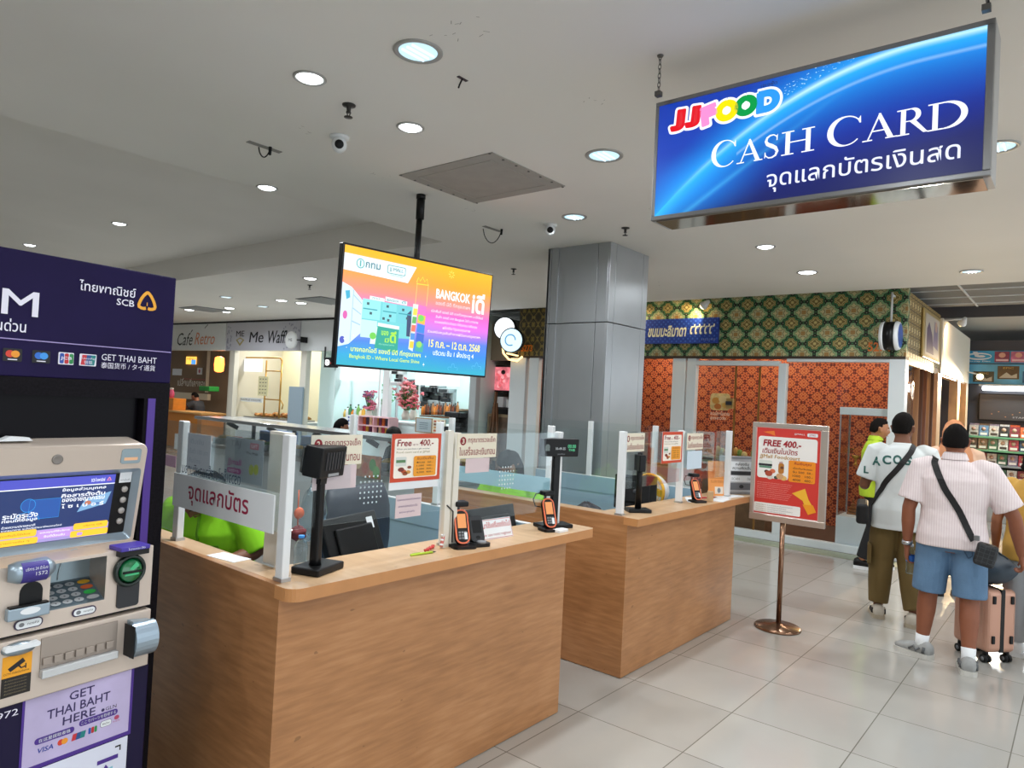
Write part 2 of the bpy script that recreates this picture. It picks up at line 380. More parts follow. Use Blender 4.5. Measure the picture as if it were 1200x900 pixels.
# ------------------------------------------------------------------ downlights
LENSB = M('cool lens', '#bfe6fa', emit=1.0); LENSW = M('white lens', '#f4fbff', emit=7.0)
def lamp(parent, x, y, z, size, watts, col=(.93, .97, 1), spot=None, aim=None):
    ld = bpy.data.lights.new('lamp', 'SPOT' if spot else 'AREA'); ld.energy = watts; ld.color = col
    if spot: ld.spot_size = spot; ld.spot_blend = .5; ld.shadow_soft_size = .03
    else: ld.shape = 'DISK'; ld.size = size; ld.spread = R(165)
    lo = bpy.data.objects.new('lamp', ld); COL.objects.link(lo)
    if aim is not None:
        q = (Vector(aim)-Vector((x, y, z))).to_track_quat('-Z', 'Y'); lo.rotation_euler = q.to_euler()
    lo.parent = parent; lo.location = Vector((x, y, z))-Vector(parent.location); return lo
def downlight(x, y, z, r, big, label, grp='recessed downlights in the white ceiling', w=None, light=True):
    t = thing('downlight', label, 'ceiling light', (x, y, z), 0, grp)
    a = MB(M('lamp trim', '#a7a6a2', .45, .3)); a.lathe([(r, 0), (r, -.005), (r*.93, -.009), (r*.80, -.006), (r*.78, -.002)], mx=T3(x, y, z), n=32, cap=False); a.build('trim_ring', t)
    if big:
        a = MB(LENSB); a.lathe([(r*.79, -.003), (r*.5, -.0032), (.001, -.0035)], mx=T3(x, y, z), n=32)
        for k in (-.3, 0, .3): a.box(x-r*.6, y+r*k-.004, z-.012, x+r*.6, y+r*k+.004, z-.0035, M('lamp louvre', '#dff4ff', emit=1.0))
    else: a = MB(LENSW); a.lathe([(r*.79, -.003), (r*.6, -.012), (r*.3, -.017), (.001, -.018)], mx=T3(x, y, z), n=32)
    a.build('lens', t)
    if light: lamp(t, x, y, z-.03, r*1.4, w if w else (LAMP if big else LAMP*.9))
    return t
DL = [(490, 60, .105, 1, 'large bluish downlight nearest the top of the photo'), (363, 91, .077, 0, 'small bright downlight left of the sprinkler head'),
      (481, 149, .077, 0, 'small bright downlight between the sprinkler and the ceiling hatch'), (708, 182, .112, 1, 'large bluish downlight beside the blue hanging sign'),
      (673, 254, .10, 1, 'downlight over the steel column, beside the dome camera'), (897, 289, .085, 0, 'small downlight under the blue hanging sign'), (946, 319, .105, 0, 'bright downlight nearest the ceiling edge over the patterned shop')]
for px, py, r, big, lb in DL:
    p = onz(px, py, CEIL); downlight(p.x, p.y, CEIL, r, big, lb)
p = onz(308, 221, CEIL); downlight(p.x, CRY-.10, CEIL, .077, 0, 'bright downlight on the crease of the raised ceiling tray')
for px, py, lb in ((140, 262, 'bright downlight in the raised ceiling tray above the cash machine corner'), (35, 287, 'downlight just above the cash machine header, far left')):
    p = onz(px, py, CEIL_HI); downlight(p.x, p.y, CEIL_HI, .085, 0, lb)
i = 0
for px, py in ((265, 348), (308, 359), (269, 361), (222, 363), (353, 355), (330, 352)):
    p = onz(px, py, CEIL); i += 1
    downlight(p.x, p.y, CEIL, .11, i < 3, 'far downlight in the ceiling in front of the cafe shop signs', 'far downlights before the cafes', w=LAMP*1.5, light=i in (1, 2, 4, 5))
# rows the photo does not show (behind and beside the camera)
for x_, y_ in ((.4, .8), (.4, -.9), (2.2, -.7), (-1.4, 2.4), (-1.4, .6), (4.4, .4), (4.4, -1.4), (6.6, .2), (6.6, -1.5), (8.0, .9), (-1.2, 4.3), (-2.8, 3.0), (-2.6, .8), (-1.2, -1.2)):
    downlight(x_, y_, CEIL, .10, 1, 'downlight of the same ceiling, outside the picture', 'downlights outside the picture')
for x_, y_ in ((-1.4, 6.4), (-3.0, 8.0)):
    downlight(x_, y_, CEIL_HI, .10, 1, 'downlight of the raised ceiling tray, outside the picture', 'downlights outside the picture')
for x_, y_ in ((6.8, 6.2), (7.0, 9.2), (5.4, 8.0), (7.2, 13.5)):
    downlight(x_, y_, CEIL, .10, 0, 'downlight over the corridor in front of the far shops', 'corridor downlights', w=LAMP*1.3)

# ------------------------------------------------------------------ ceiling fittings
a = MB(M('hatch board', '#a19e98', .85, var=.05)); hx0, hx1, hy0, hy1 = 3.06, 3.81, 2.76, 3.585
a.box(hx0, hy0, CEIL-.006, hx1, hy1, CEIL)
t = thing('ceiling_hatch', 'square grey access hatch in the ceiling above the television', 'ceiling hatch', ((hx0+hx1)/2, (hy0+hy1)/2, CEIL))
a.build('hatch_panel', t)
a = MB(M('hatch seam', '#a5a29c', .7))
for q in ((hx0+.09, hy0+.09, hx1-.09, hy0+.096), (hx0+.09, hy1-.096, hx1-.09, hy1-.09), (hx0+.09, hy0+.09, hx0+.096, hy1-.09), (hx1-.096, hy0+.09, hx1-.09, hy1-.09)):
    a.box(q[0], q[1], CEIL-.0085, q[2], q[3], CEIL-.006)
a.build('seam_trim', t)
a = MB(DARK)
for k in range(7):
    for (xx, yy) in ((hx0+(hx1-hx0)*k/6, hy0+.02), (hx0+(hx1-hx0)*k/6, hy1-.02)): a.box(xx-.006, yy-.006, CEIL-.009, xx+.006, yy+.006, CEIL-.006)
a.build('screw', t)
def sprinkler(px, py, label, plane=CEIL):
    p = onz(px, py, plane); a = MB(M('sprinkler metal', '#3c3a38', .4, .6)); X = T3(p.x, p.y, plane)
    a.lathe([(.035, 0), (.033, -.006), (.012, -.01), (.010, -.035), (.014, -.04)], mx=X, n=16)
    a.bar((p.x-.012, p.y, plane-.035), (p.x-.004, p.y, plane-.06), .004, .004); a.bar((p.x+.012, p.y, plane-.035), (p.x+.004, p.y, plane-.06), .004, .004)
    a.lathe([(.004, -.058), (.022, -.062), (.022, -.065), (.003, -.066)], mx=X, n=16)
    return a.build('sprinkler_head', None, label, 'sprinkler')
sprinkler(409, 123, 'dark sprinkler head between the two small bright downlights')
sprinkler(733, 267, 'dark sprinkler head right of the steel column')
sprinkler(602, 315, 'small sprinkler head left of the steel column'); sprinkler(363, 334, 'far sprinkler head in the ceiling left of the television')
p = onz(542, 92, CEIL); a = MB(BLACK); a.tube([p, p+Vector((0, 0, -.03))-rt*.012, p+Vector((0, 0, -.045))-rt*.016], .004, n=6); a.box(p.x-.03, p.y-.008, CEIL-.003, p.x+.03, p.y+.008, CEIL); a.build('ceiling_hook', None, 'bent black wire stub in the ceiling below the large bluish downlight', 'hook')
def domecam(px, py, label, tint):
    p = onz(px, py, CEIL); t = thing('ceiling_camera', label, 'security camera', (p.x, p.y, CEIL))
    a = MB(WHITE); a.lathe([(.055, 0), (.055, -.012), (.04, -.02)], mx=T3(p.x, p.y, CEIL), n=24); a.build('mount_plate', t)
    d = Vector((-p.x, -p.y, -.9)).normalized(); c = Vector((p.x, p.y, CEIL-.05))
    a = MB(WHITE); a.tube([c-d*.03, c-d*.02, c+d*.03, c+d*.055], [.03, .043, .043, .036], n=20); b_ = a.build('camera_body', t)
    a = MB(BLACK); a.tube([c+d*.054, c+d*.058], [.026, .024], n=18); a.build('camera_lens', b_); return t
domecam(398, 160, 'white dome security camera below the small downlights', 0); domecam(645, 263, 'white security camera between the hatch and the steel column', 0)
def wireloop(px, py, w, d, label):
    p = onz(px, py, CEIL); t = thing('ceiling_cable', label, 'cable', (p.x, p.y, CEIL)); a = MB(BLACK)
    pts = [p+rt*(w*(s_/12-.5))+Vector((0, 0, -d*math.sin(math.pi*s_/12)**.6-.004)) for s_ in range(13)]
    a.tube(pts, .004, n=6); a.build('cable_loop', t)
    a = MB(M('dusty plate', '#8b8884', .8)); a.box(p.x-.11, p.y-.02, CEIL-.004, p.x+.11, p.y+.02, CEIL); a.build('plate', t)
    a = MB(BLACK); a.tube([pts[-1]+Vector((0, 0, .004)), pts[-1]+Vector((0, 0, -.045))], [.011, .008], n=8); a.build('plug', t)
wireloop(310, 172, .07, .06, 'short black cable loop under a dusty ceiling plate at left'); wireloop(577, 268, .16, .12, 'thin wire loop hanging from the ceiling beside the column')
for px, py, lb in ((240, 362, 'grey slatted air vent above the first cafe sign'), (382, 352, 'grey slatted air vent left of the television')):
    p = onz(px, py, CEIL); t = thing('air_vent', lb, 'air vent', (p.x, p.y, CEIL))
    a = MB(GREY); a.box(p.x-.35, p.y-.35, CEIL-.01, p.x+.35, p.y+.35, CEIL-.001); a.build('backing', t)
    a = MB(M('vent slat', '#aeb0af', .5))
    for k in range(9): a.box(p.x-.33, p.y-.32+k*.075, CEIL-.02, p.x+.33, p.y-.29+k*.075, CEIL-.009)
    a.build('slats', t)
# cracks and scuffs in the ceiling paint
CR = M('ceiling scratch', '#8a857c', .9); random.seed(3)
mb = MB(CR)
for px, py in ((527, 40), (560, 32), (355, 150), (450, 205), (548, 245), (845, 165), (690, 118), (770, 245)):
    p = onz(px, py, CEIL)
    for k in range(5):
        a0 = random.uniform(0, 6.28); q = p+Vector((random.uniform(-.07, .07), random.uniform(-.07, .07), 0)); L = random.uniform(.004, .014)
        d = Vector((math.cos(a0), math.sin(a0), 0))*L; n_ = Vector((-d.y, d.x, 0)).normalized()*.0012
        z_ = Vector((0, 0, CEIL-.0006-q.z)); mb.add([q-d-n_+z_, q+d-n_+z_, q+d+n_+z_, q-d+n_+z_], [(0, 1, 2, 3)])
mb.build('ceiling_scratches', None, kind='structure', org=False)

# ================================================================== SERVICE COUNTERS
WZ = .965
def counter(x0, x1, xr, name, label, ymax, xs=None):
    xs = xs or x1; zs = WZ if xs == x1 else 1.0
    t = thing('service_counter', label, 'counter', (x0, 2.12, 0))
    zt = WZ-.045
    a = MB(WOOD); a.box(x0, 2.12, .004, x1, 2.145, zt); a.build('front_panel', t)
    a = MB(WOOD); a.box(x0, 2.145, .004, x0+.025, ymax, zt+.045); a.build('side_panel', t)
    a = MB(WOOD); a.box(xs-.03, 2.145, .004, xs, ymax, zs-.045); a.box(xs-.031, 2.3, .01, xs-.03, ymax, zs-.05, BLUEP); a.build('side_panel', t)
    # worktop: overhangs the front, rounded outer corners
    yb = 2.36; pl = [(x0, 2.155)]
    for k in range(7): th_ = R(180+90*k/6); pl.append((x0+.085+.05*math.cos(th_), 2.09+.04*math.sin(th_)-.0))
    rc = .05 if xs == x1 else .006
    xo = x0; x0 = x0-.0015
    pl = [(x0+.028, yb), (x0+.028, 2.1465), (x0, 2.1465)]+[(x0+rc+rc*math.cos(R(180+90*k/6)), 2.05+rc+rc*math.sin(R(180+90*k/6))) for k in range(7)]+[(xr-.03, 2.05), (xr, 2.07), (xr, yb)]
    a = MB(WOODTOP); a.prism(pl, zt, WZ); a.build('worktop', t)
    a = MB(M('worktop edge', '#c58a55', .45, var=.08)); n_ = len(pl)
    for i_ in range(2, n_-1):
        p0, p1 = Vector(pl[i_]), Vector(pl[i_+1]); d = (p1-p0).normalized(); nn = Vector((d.y, -d.x))*.0012
        a.add([(p0.x+nn.x, p0.y+nn.y, zt), (p1.x+nn.x, p1.y+nn.y, zt), (p1.x+nn.x, p1.y+nn.y, WZ), (p0.x+nn.x, p0.y+nn.y, WZ), (p0.x, p0.y, WZ), (p1.x, p1.y, WZ)], [(0, 1, 2, 3), (3, 2, 5, 4)])
    a.build('edge_band', t)
    x0 = xo
    a = MB(WOODTOP); a.box(x0+.025, 2.36, WZ-.02, x0+.12, ymax, WZ); a.box(x0+.025, 2.36, zt-.3, x0+.032, ymax, WZ-.02, BLUEP); a.build('side_cap', t)
    a = MB(BLUEP); a.box(xs-.035, 2.36, zs-.03, xs+.005, ymax, zs, WHITE); a.box(xs-.0355, 2.36, zs-.14, xs-.03, ymax, zs-.004); a.build('side_cap', t)
    a = MB(BLUEP); a.box(x0+.035, 2.42, .70, x1-.035, 3.0, .73); a.build('inner_desk', t)
    a = MB(BLUEP); a.box(x0+.03, 2.145, .01, x1-.03, 2.155, zt); a.build('inner_lining', t)
    return t
counter(1.38, 3.094, 3.27, 'service_counter', 'wood laminate service counter nearest the cash machine, left end at its header', 4.1)
counter(3.736, 5.417, 5.76, 'service_counter', 'second wood laminate service counter beside the poster stand', 4.0, 5.31)
# screens: posts and glass panes standing on each counter
def posts(t, lst, z1=1.48, w=.03, d=.045, m_=None):
    for (x, y) in lst:
        a = MB(m_ or WHITE); a.box(x-w/2, y-d/2, WZ, x+w/2, y+d/2, z1, bev=.004); a.box(x-w/2-.004, y-d/2-.004, WZ, x+w/2+.004, y+d/2+.004, WZ+.012, ALU); a.build('post', t)
def pane(t, p0, p1, z0, z1, th_=.005):
    p0 = Vector((*p0, 0)); p1 = Vector((*p1, 0)); d = (p1-p0).normalized(); n_ = Vector((-d.y, d.x, 0))*th_/2
    a = MB(GLASS); v_ = [p0-n_, p1-n_, p1+n_, p0+n_]; a.prism([(q.x, q.y) for q in v_], z0, z1); return a.build('glass_pane', t)
t = thing('glass_screen', 'white posts with clear glass panes standing on the left service counter', 'glass screen', (1.42, 2.2, WZ))
posts(t, [(1.425, 2.18), (1.45, 3.02), (2.29, 2.24), (3.12, 2.22), (1.45, 3.9), (3.085, 3.1), (3.085, 3.95)])
GED = M('glass edge', '#b9d9d6', .3)
for p0, p1, z0 in (((1.44, 2.2), (2.275, 2.215), 1.135), ((2.305, 2.215), (3.105, 2.215), 1.06), ((1.42, 2.21), (1.435, 3.0), 1.13), ((1.44, 3.04), (1.44, 3.88), 1.0), ((3.09, 2.25), (3.085, 3.08), 1.0), ((3.085, 3.12), (3.085, 3.93), 1.0)): pane(t, p0, p1, z0, 1.475)
t = thing('glass_screen', 'white posts with clear glass panes standing on the second service counter', 'glass screen', (3.78, 2.2, WZ))
posts(t, [(3.775, 2.2), (4.65, 2.235), (5.33, 2.16), (5.295, 2.78), (5.295, 3.42), (3.765, 2.72+.02), (3.765, 3.66)])
for p0, p1, z0 in (((3.79, 2.21), (4.635, 2.22), 1.12), ((4.665, 2.22), (5.315, 2.18), 1.12), ((3.765, 2.225), (3.765, 2.72), 1.0), ((3.765, 2.76), (3.765, 3.64), 1.0), ((5.31, 2.2), (5.295, 2.755), 1.0), ((5.295, 2.80), (5.295, 3.395), 1.0), ((5.295, 3.445), (5.295, 3.98), 1.0)): pane(t, p0, p1, z0, 1.475)
# cross frames (sign plates on glass).  side frame faces -X: local x = -Y
FXm = lambda x, y: frame((x, y, 0), (0, -1, 0)); FYm = lambda x, y: frame((x, y, 0), (1, 0, 0))
def plate(name, F, x0, y0, x1, y1, mat, th_, parent=None, **k):
    a = MB(mat, F); a.box(x0, y0, 0, x1, y1, th_); return a, a
# white strip with red writing, left side of the left counter
F = FXm(1.405, 2.985)
t = thing('sign_strip', 'long white sign strip with red Thai writing on the left counter side glass', 'sign', (1.405, 2.6, 1.13))
a = MB(M('sign white', '#eef2f4', .4), F); a.box(0, 1.125, -.003, .765, 1.262, .003); a.build('sign_board', t)
a = MB(M('crimson lettering', '#a01642', .5), F); a.text('จุดแลกบัตร', .135, 1.145, .60, 1.243, .004, bold=.012); a.build('lettering', t)
# pale blue strip, left side of the second counter
F = FXm(3.752, 3.62)
a = MB(M('pale blue strip', '#a6d2e2', .5), F); a.box(0, 1.027, -.003, .90, 1.135, .003); a.build('sign_strip', None, 'pale blue blank sign strip on the second counter side glass', 'sign')
def paper(name, label, F, x0, y0, x1, y1, mat=PAPER, draw=None, cat='paper', th_=.0015, group=None, z=0.0):
    c = F @ Vector(((x0+x1)/2, y0, 0)); t = thing(name, label, cat, c, 0, group)
    a = MB(mat, F); a.box(x0, y0, z, x1, y1, z+th_); a.build('sheet', t)
    if draw:
        a = MB(INK, F); draw(a, x0, y0, x1-x0, y1-y0, z+th_+.0006); a.build('print', t)
    return t
def txtlines(a, lines, x, y, w, h, z, m_):
    for (s_, u0, v0, u1, v1) in lines: a.text(s_, x+u0*w, y+v0*h, x+u1*w, y+v1*h, z, m_)
def food_poster(a, x, y, w, h, z):
    om = M('poster red', '#d0451f', .5); wm = M('poster cream', '#fbf3e6', .5); ym = M('poster orange', '#f3a01e', .5); dk = DRED
    a.rect(x, y, x+w, y+h, z, om); a.rrect(x+.06*w, y+.08*h, x+.94*w, y+.90*h, .03*w, z+.0005, wm)
    a.text('Free', x+.10*w, y+.74*h, x+.38*w, y+.88*h, z+.001, dk, bold=.02, slant=.15); a.text('up to', x+.41*w, y+.745*h, x+.52*w, y+.79*h, z+.001, dk); a.text('400.-', x+.54*w, y+.74*h, x+.83*w, y+.88*h, z+.001, dk, bold=.02, slant=.15)
    a.text('When you purchase a gift voucher', x+.10*w, y+.66*h, x+.76*w, y+.70*h, z+.001, INK); a.text('Food court card at JJMall', x+.10*w, y+.585*h, x+.76*w, y+.635*h, z+.001, M('olive ink', '#8a7a18', .6))
    # food cut-out
    a.rrect(x+.09*w, y+.33*h, x+.30*w, y+.52*h, .02*w, z+.001, M('dish white', '#d9dcd6', .5)); a.rect(x+.10*w, y+.40*h, x+.28*w, y+.46*h, z+.0015, M('dish green', '#5f8a5d', .5))
    for (u, v_, r_, c_) in ((.2, .26, .06, '#7a2a1c'), (.25, .22, .05, '#c8562a'), (.36, .3, .04, '#8b3f23'), (.34, .2, .05, '#d99a4a'), (.28, .17, .05, '#a8542a')): a.ell(x+u*w, y+v_*h, r_*w, r_*.75*h, z+.002+r_*.001, M('food '+c_, c_, .5))
    a.rrect(x+.44*w, y+.10*h, x+.90*w, y+.53*h, .03*w, z+.003, ym)
    a.text('รับเงินคืน', x+.5*w, y+.45*h, x+.84*w, y+.51*h, z+.0035, dk)
    for k, s_ in enumerate(('฿500  50.-', '1,000  100.-', '2,000  200.-', '4,000  400.-')): a.text(s_, x+.5*w, y+(.37-.07*k)*h, x+.84*w, y+(.41-.07*k)*h, z+.0035, INK)
FR = FYm(0, 2.2)
FF = FYm(0, 2.207)
paper('promotion_poster', 'orange promotion poster taped to the left counter glass beside the cream post', FF, 1.915, 1.277, 2.20, 1.478, draw=food_poster, cat='poster', z=.006)
paper('paper_sheet', 'white sheet hanging below the orange poster on the left counter glass', FF, 1.915, 1.245, 2.195, 1.2765, z=.003)
paper('pinned_note', 'small pale pink note under the orange poster with handwriting', FYm(0, 2.21), 1.96, 1.125, 2.105, 1.222, PINKPAPER, lambda a, x, y, w, h, z: txtlines(a, [('กรุณาตรวจนับเงินก่อนออก', .05, .72, .95, .84), ('จากเคาน์เตอร์ทุกครั้ง', .1, .42, .85, .56), ('ขอบคุณค่ะ', .15, .18, .75, .3)], x, y, w, h, z, M('purple ink', '#5a3a78', .6)), cat='note', z=.003)
def check_sign(num):
    def d(a, x, y, w, h, z):
        a.ell(x+.13*w, y+.70*h, .075*w, .17*h, z, DRED); a.text(num, x+.10*w, y+.60*h, x+.16*w, y+.80*h, z+.0006, CREAM, bold=.02)
        a.text('กรุณาตรวจเช็ค', x+.25*w, y+.57*h, x+.96*w, y+.88*h, z, DRED, bold=.008); a.text('ใบเสร็จและเงินทอน', x+.05*w, y+.12*h, x+.96*w, y+.46*h, z, DRED, bold=.008)
    return d
paper('window_sign', 'cream sign reading number 2 half hidden behind the black display pole', FF, 1.53, 1.362, 1.765, 1.476, CREAM, check_sign('2'), 'sign', .003, z=.004)
paper('window_sign', 'cream sign with number 3 on the left counter glass, right of the cream post', FF, 2.307, 1.362, 2.578, 1.476, CREAM, check_sign('3'), 'sign', .003, z=.004)
paper('paper_sheet', 'blank pinkish sheet below the number 2 sign on glass', FF, 1.545, 1.27, 1.745, 1.36, PINKPAPER, z=.003); paper('paper_sheet', 'blank pinkish sheet hanging below the number 3 sign', FF, 2.37, 1.293, 2.535, 1.36, PINKPAPER, z=.003)
# second counter: signs with number 1 and 2, poster, sheets
paper('window_sign', 'cream sign with number 1 beside the first post of the second counter', FF, 3.80, 1.352, 4.04, 1.468, CREAM, check_sign('1'), 'sign', .003, z=.008)
paper('promotion_poster', 'orange promotion poster on the second counter glass', FF, 4.27, 1.262, 4.575, 1.475, draw=food_poster, cat='poster', z=.016)
paper('window_sign', 'cream sign with number 2 on the second counter glass, right of the orange poster', FF, 4.64, 1.345, 4.905, 1.463, CREAM, check_sign('2'), 'sign', .003, z=.02)
paper('paper_sheet', 'pale blue sheet below the number 2 sign on the second counter', FF, 4.655, 1.205, 4.90, 1.335, M('blue paper', '#cfe0ec', .8), z=.02)
# papers seen through the left side glass
F = FXm(1.425, 2.985)
paper('paper_sheet', 'white paper taped inside the left counter side glass above the strip', F, .06, 1.285, .255, 1.435, M('shaded paper', '#d7e2ea', .8), lambda a, x, y, w, h, z: txtlines(a, [('เติมเงิน', .1, .72, .7, .85), ('ขั้นต่ำ 100 บาท', .1, .45, .9, .6), ('คืนบัตร', .1, .2, .6, .33)], x, y, w, h, z, M('faint ink', '#b9c9d4', .8)))
def bagsheet(a, x, y, w, h, z):
    a.text('TAJ', x+.12*w, y+.74*h, x+.40*w, y+.93*h, z, M('grey ink', '#8b949a', .7), slant=.2); a.rect(x+.66*w, y+.78*h, x+.88*w, y+.92*h, z, M('rose', '#c98a98', .6)); a.text('GIFT', x+.69*w, y+.81*h, x+.85*w, y+.89*h, z+.0006, PAPER)
    a.text('JJmall', x+.08*w, y+.32*h, x+.45*w, y+.5*h, z, M('magenta ink', '#b25f9a', .6), bold=.02); a.rrect(x+.08*w, y+.16*h, x+.46*w, y+.29*h, .01, z, M('magenta ink', '#b25f9a', .6)); a.text('จตุจักร', x+.13*w, y+.18*h, x+.4*w, y+.27*h, z+.0006, PAPER)
    a.ell(x+.72*w, y+.32*h, .06*w, .12*h, z, M('lime print', '#b9c75a', .6)); a.ell(x+.84*w, y+.34*h, .06*w, .12*h, z, M('lime print', '#b9c75a', .6)); a.text('The Mall', x+.56*w, y+.66*h, x+.86*w, y+.71*h, z, INK)
paper('plastic_bag', 'flat printed plastic bag with pink logo behind the left side glass', FXm(1.455, 2.66), -.01, 1.27, .27, 1.44, M('bag film', '#aebac2', .5), bagsheet, 'bag')
t = thing('glass_lettering', 'dark mirrored Thai lettering on the inside of the left counter side glass', 'lettering', (1.43, 2.6, 1.265))
a = MB(M('dark blue ink', '#2e4a63', .6), FXm(1.4205, 2.985)); a.text('ตรวจเช็คใบเสร็จและเงินทอน', .03, 1.265, .50, 1.315, 0, mirror=True); a.build('lettering', t)

# ---------------------------------------------------------------- LED pole display on left counter
p = (1.60, 2.215)
t = thing('pole_display', 'tall black customer pole display on the left counter corner', 'pole display', (p[0], p[1], WZ), R(20))
X = WM[t.name]
a = MB(BLACK, X); a.box(-.085, -.06, 0, .085, .06, .028, bev=.006); a.build('base', t)
a = MB(BLACK, X); a.tube([(-.02, 0, .026), (-.02, 0, .06), (-.02, 0, .36)], [.024, .017, .0155], n=16); a.box(-.037, -.018, .026, -.003, .018, .38, bev=.008); a.build('pole', t)
a = MB(BLACK, X @ T3(-.02, .0, .36) @ RX(R(6)))
a.box(-.075, -.048, 0, .085, .03, .115, bev=.006); a.box(-.02, -.02, -.03, .02, .02, .005); a.prism([(-.075, .03), (.085, .03), (.07, .05), (-.06, .05)], .01, .105); hd = a.build('display_head', t)
a = MB(DARK, X @ T3(-.02, .0, .36) @ RX(R(6)))
for k in range(7): a.box(-.045+k*.018, -.0505, .03, -.033+k*.018, -.047, .095)
a.box(-.02, -.051, .006, .045, -.048, .016, M('maker plate', '#9ea1a4', .4)); a.build('display_window', hd)
# second pole display (wide flat head) at the right end of the left counter
t = thing('pole_display', 'black pole display with wide flat lit head at the right end of the left counter', 'pole display', (3.10, 2.215, WZ), R(-24))
X = WM[t.name]
a = MB(BLACK, X); a.box(-.095, -.055, 0, .095, .055, .02, bev=.005); a.build('base', t)
a = MB(BLACK, X); a.box(-.02, -.016, .018, .02, .016, .40, bev=.006); a.build('pole', t)
H_ = X @ T3(0, -.02, .385) @ RX(R(4)); a = MB(BLACK, H_); a.box(-.115, -.018, 0, .115, .018, .095, bev=.004); hd = a.build('display_head', t)
D_ = H_ @ frame((0, -.0186, 0), (1, 0, 0)); a = MB(M('display green', '#5fe0a0', emit=.8), D_)
a.text('00.00', .045, .048, .095, .066, 0); a.text('THB', .05, .03, .09, .043, 0); a.text('10-49-35', -.03, .036, .03, .05, 0, M('display white', '#cfd8dc', emit=.7)); a.text('posiflex', -.015, .008, .03, .018, 0, M('maker grey', '#8b8f92', .5))
a.ell(-.08, .05, .014, .016, 0, M('display grey', '#8fa3a0', emit=.3)); a.rect(-.094, .03, -.066, .04, 0, M('display grey', '#8fa3a0', emit=.3)); a.build('readout', hd)
# pole display on second counter (seen edge on)
t = thing('pole_display', 'slim black pole display seen edge-on at the left end of the second counter', 'pole display', (4.00, 2.2, WZ), R(-42))
X = WM[t.name]
a = MB(BLACK, X); a.box(-.075, -.055, 0, .075, .055, .022, bev=.005); a.build('base', t)
a = MB(BLACK, X); a.tube([(0, 0, .02), (.0, 0, .38)], [.021, .018], n=12); a.build('pole', t)
a = MB(BLACK, X @ T3(0, 0, .29) @ RY(R(0))); a.box(-.018, -.05, -.03, .022, .06, .075, bev=.005); hd = a.build('display_head', t)
a = MB(DARK, X @ T3(0, 0, .29)); a.box(.022, -.045, -.02, .0235, .055, .065); a.build('display_window', hd)

# ---------------------------------------------------------------- barcode scanners on stands
ORF = M('scanner orange rim', '#e8714a', .45); ORS = M('orange screen', '#f5a05a', emit=.75)
def scanner(x, y, rz, label):
    t = thing('payment_terminal', label, 'card terminal', (x, y, WZ), rz, 'handheld orange-rimmed terminals on stands'); X = WM[t.name]
    a = MB(BLACK, X); a.prism(rr(-.055, -.05, .055, .05, .02), 0, .014); a.build('stand_base', t)
    a = MB(BLACK, X); a.tube([(0, .045, .012), (0, .072, .10), (0, .07, .182)], [.010, .008, .008], n=8); a.build('stand_neck', t)
    a = MB(BLACK, X @ T3(0, .05, .19)); a.box(-.032, -.03, -.012, .032, .03, .012, bev=.006); a.build('scan_head', t)
    P_ = X @ T3(0, -.004, .015) @ RX(R(68)); a = MB(BLACK, P_); a.prism(rr(-.033, 0, .033, .155, .028), -.012, .012); dv = a.build('handset', t)
    a = MB(ORF, P_); p1 = rr(-.034, -.001, .034, .156, .029); p2 = rr(-.027, .006, .027, .149, .023); n_ = len(p1)
    a.add([(q[0], q[1], .0125) for q in p1]+[(q[0], q[1], .0125) for q in p2]+[(q[0], q[1], .007) for q in p1], [(k, (k+1) % n_, n_+(k+1) % n_, n_+k) for k in range(n_)]+[(2*n_+k, 2*n_+(k+1) % n_, (k+1) % n_, k) for k in range(n_)]); a.build('rim', dv)
    a = MB(ORS, P_); a.rect(-.021, .07, .021, .135, .013); a.build('screen', dv)
    a = MB(GREY, P_)
    for r_ in range(3):
        for c_ in range(3): a.box(-.02+c_*.014, .02+r_*.013, .012, -.010+c_*.014, .029+r_*.013, .0145)
    a.rect(.006, .018, .021, .05, .015, PAPER); a.build('keys', dv)
    a = MB(BLACK, X); a.tube([(-.03, .06, .19), (-.06, .065, .185), (-.075, .065, .155), (-.06, .065, .12), (-.006, .074, .11)], .003, n=6); a.build('cable', t)
    return t
scanner(2.335, 2.165, R(-24), 'orange-rimmed handheld terminal on its stand before the cream post')
scanner(3.0, 2.16, R(-24), 'orange-rimmed handheld terminal in front of the wide pole display')
scanner(4.80, 2.16, R(-24), 'orange-rimmed handheld terminal on the second counter')
# second black handset next to first scanner
t = thing('card_reader', 'plain black card reader leaning on a cradle right of the first orange terminal', 'card reader', (2.425, 2.16, WZ), R(-20)); X = WM[t.name]
a = MB(BLACK, X); a.prism(rr(-.05, -.055, .05, .05, .02), 0, .016); a.build('cradle', t)
a = MB(DARK, X @ T3(0, -.01, .014) @ RX(R(66))); a.prism(rr(-.034, 0, .034, .12, .016), -.012, .012); hd = a.build('handset', t)
a = MB(BLACK, X @ T3(0, -.01, .014) @ RX(R(66))); a.rrect(-.024, .04, .024, .10, .004, .0126); a.ell(0, .02, .012, .008, .0126); a.build('face_plate', hd)
a = MB(GREY, X); a.lathe([(.022, .016), (.022, .024), (.012, .027)], mx=T3(.005, -.038, 0), n=16); a.build('dock_cap', t)
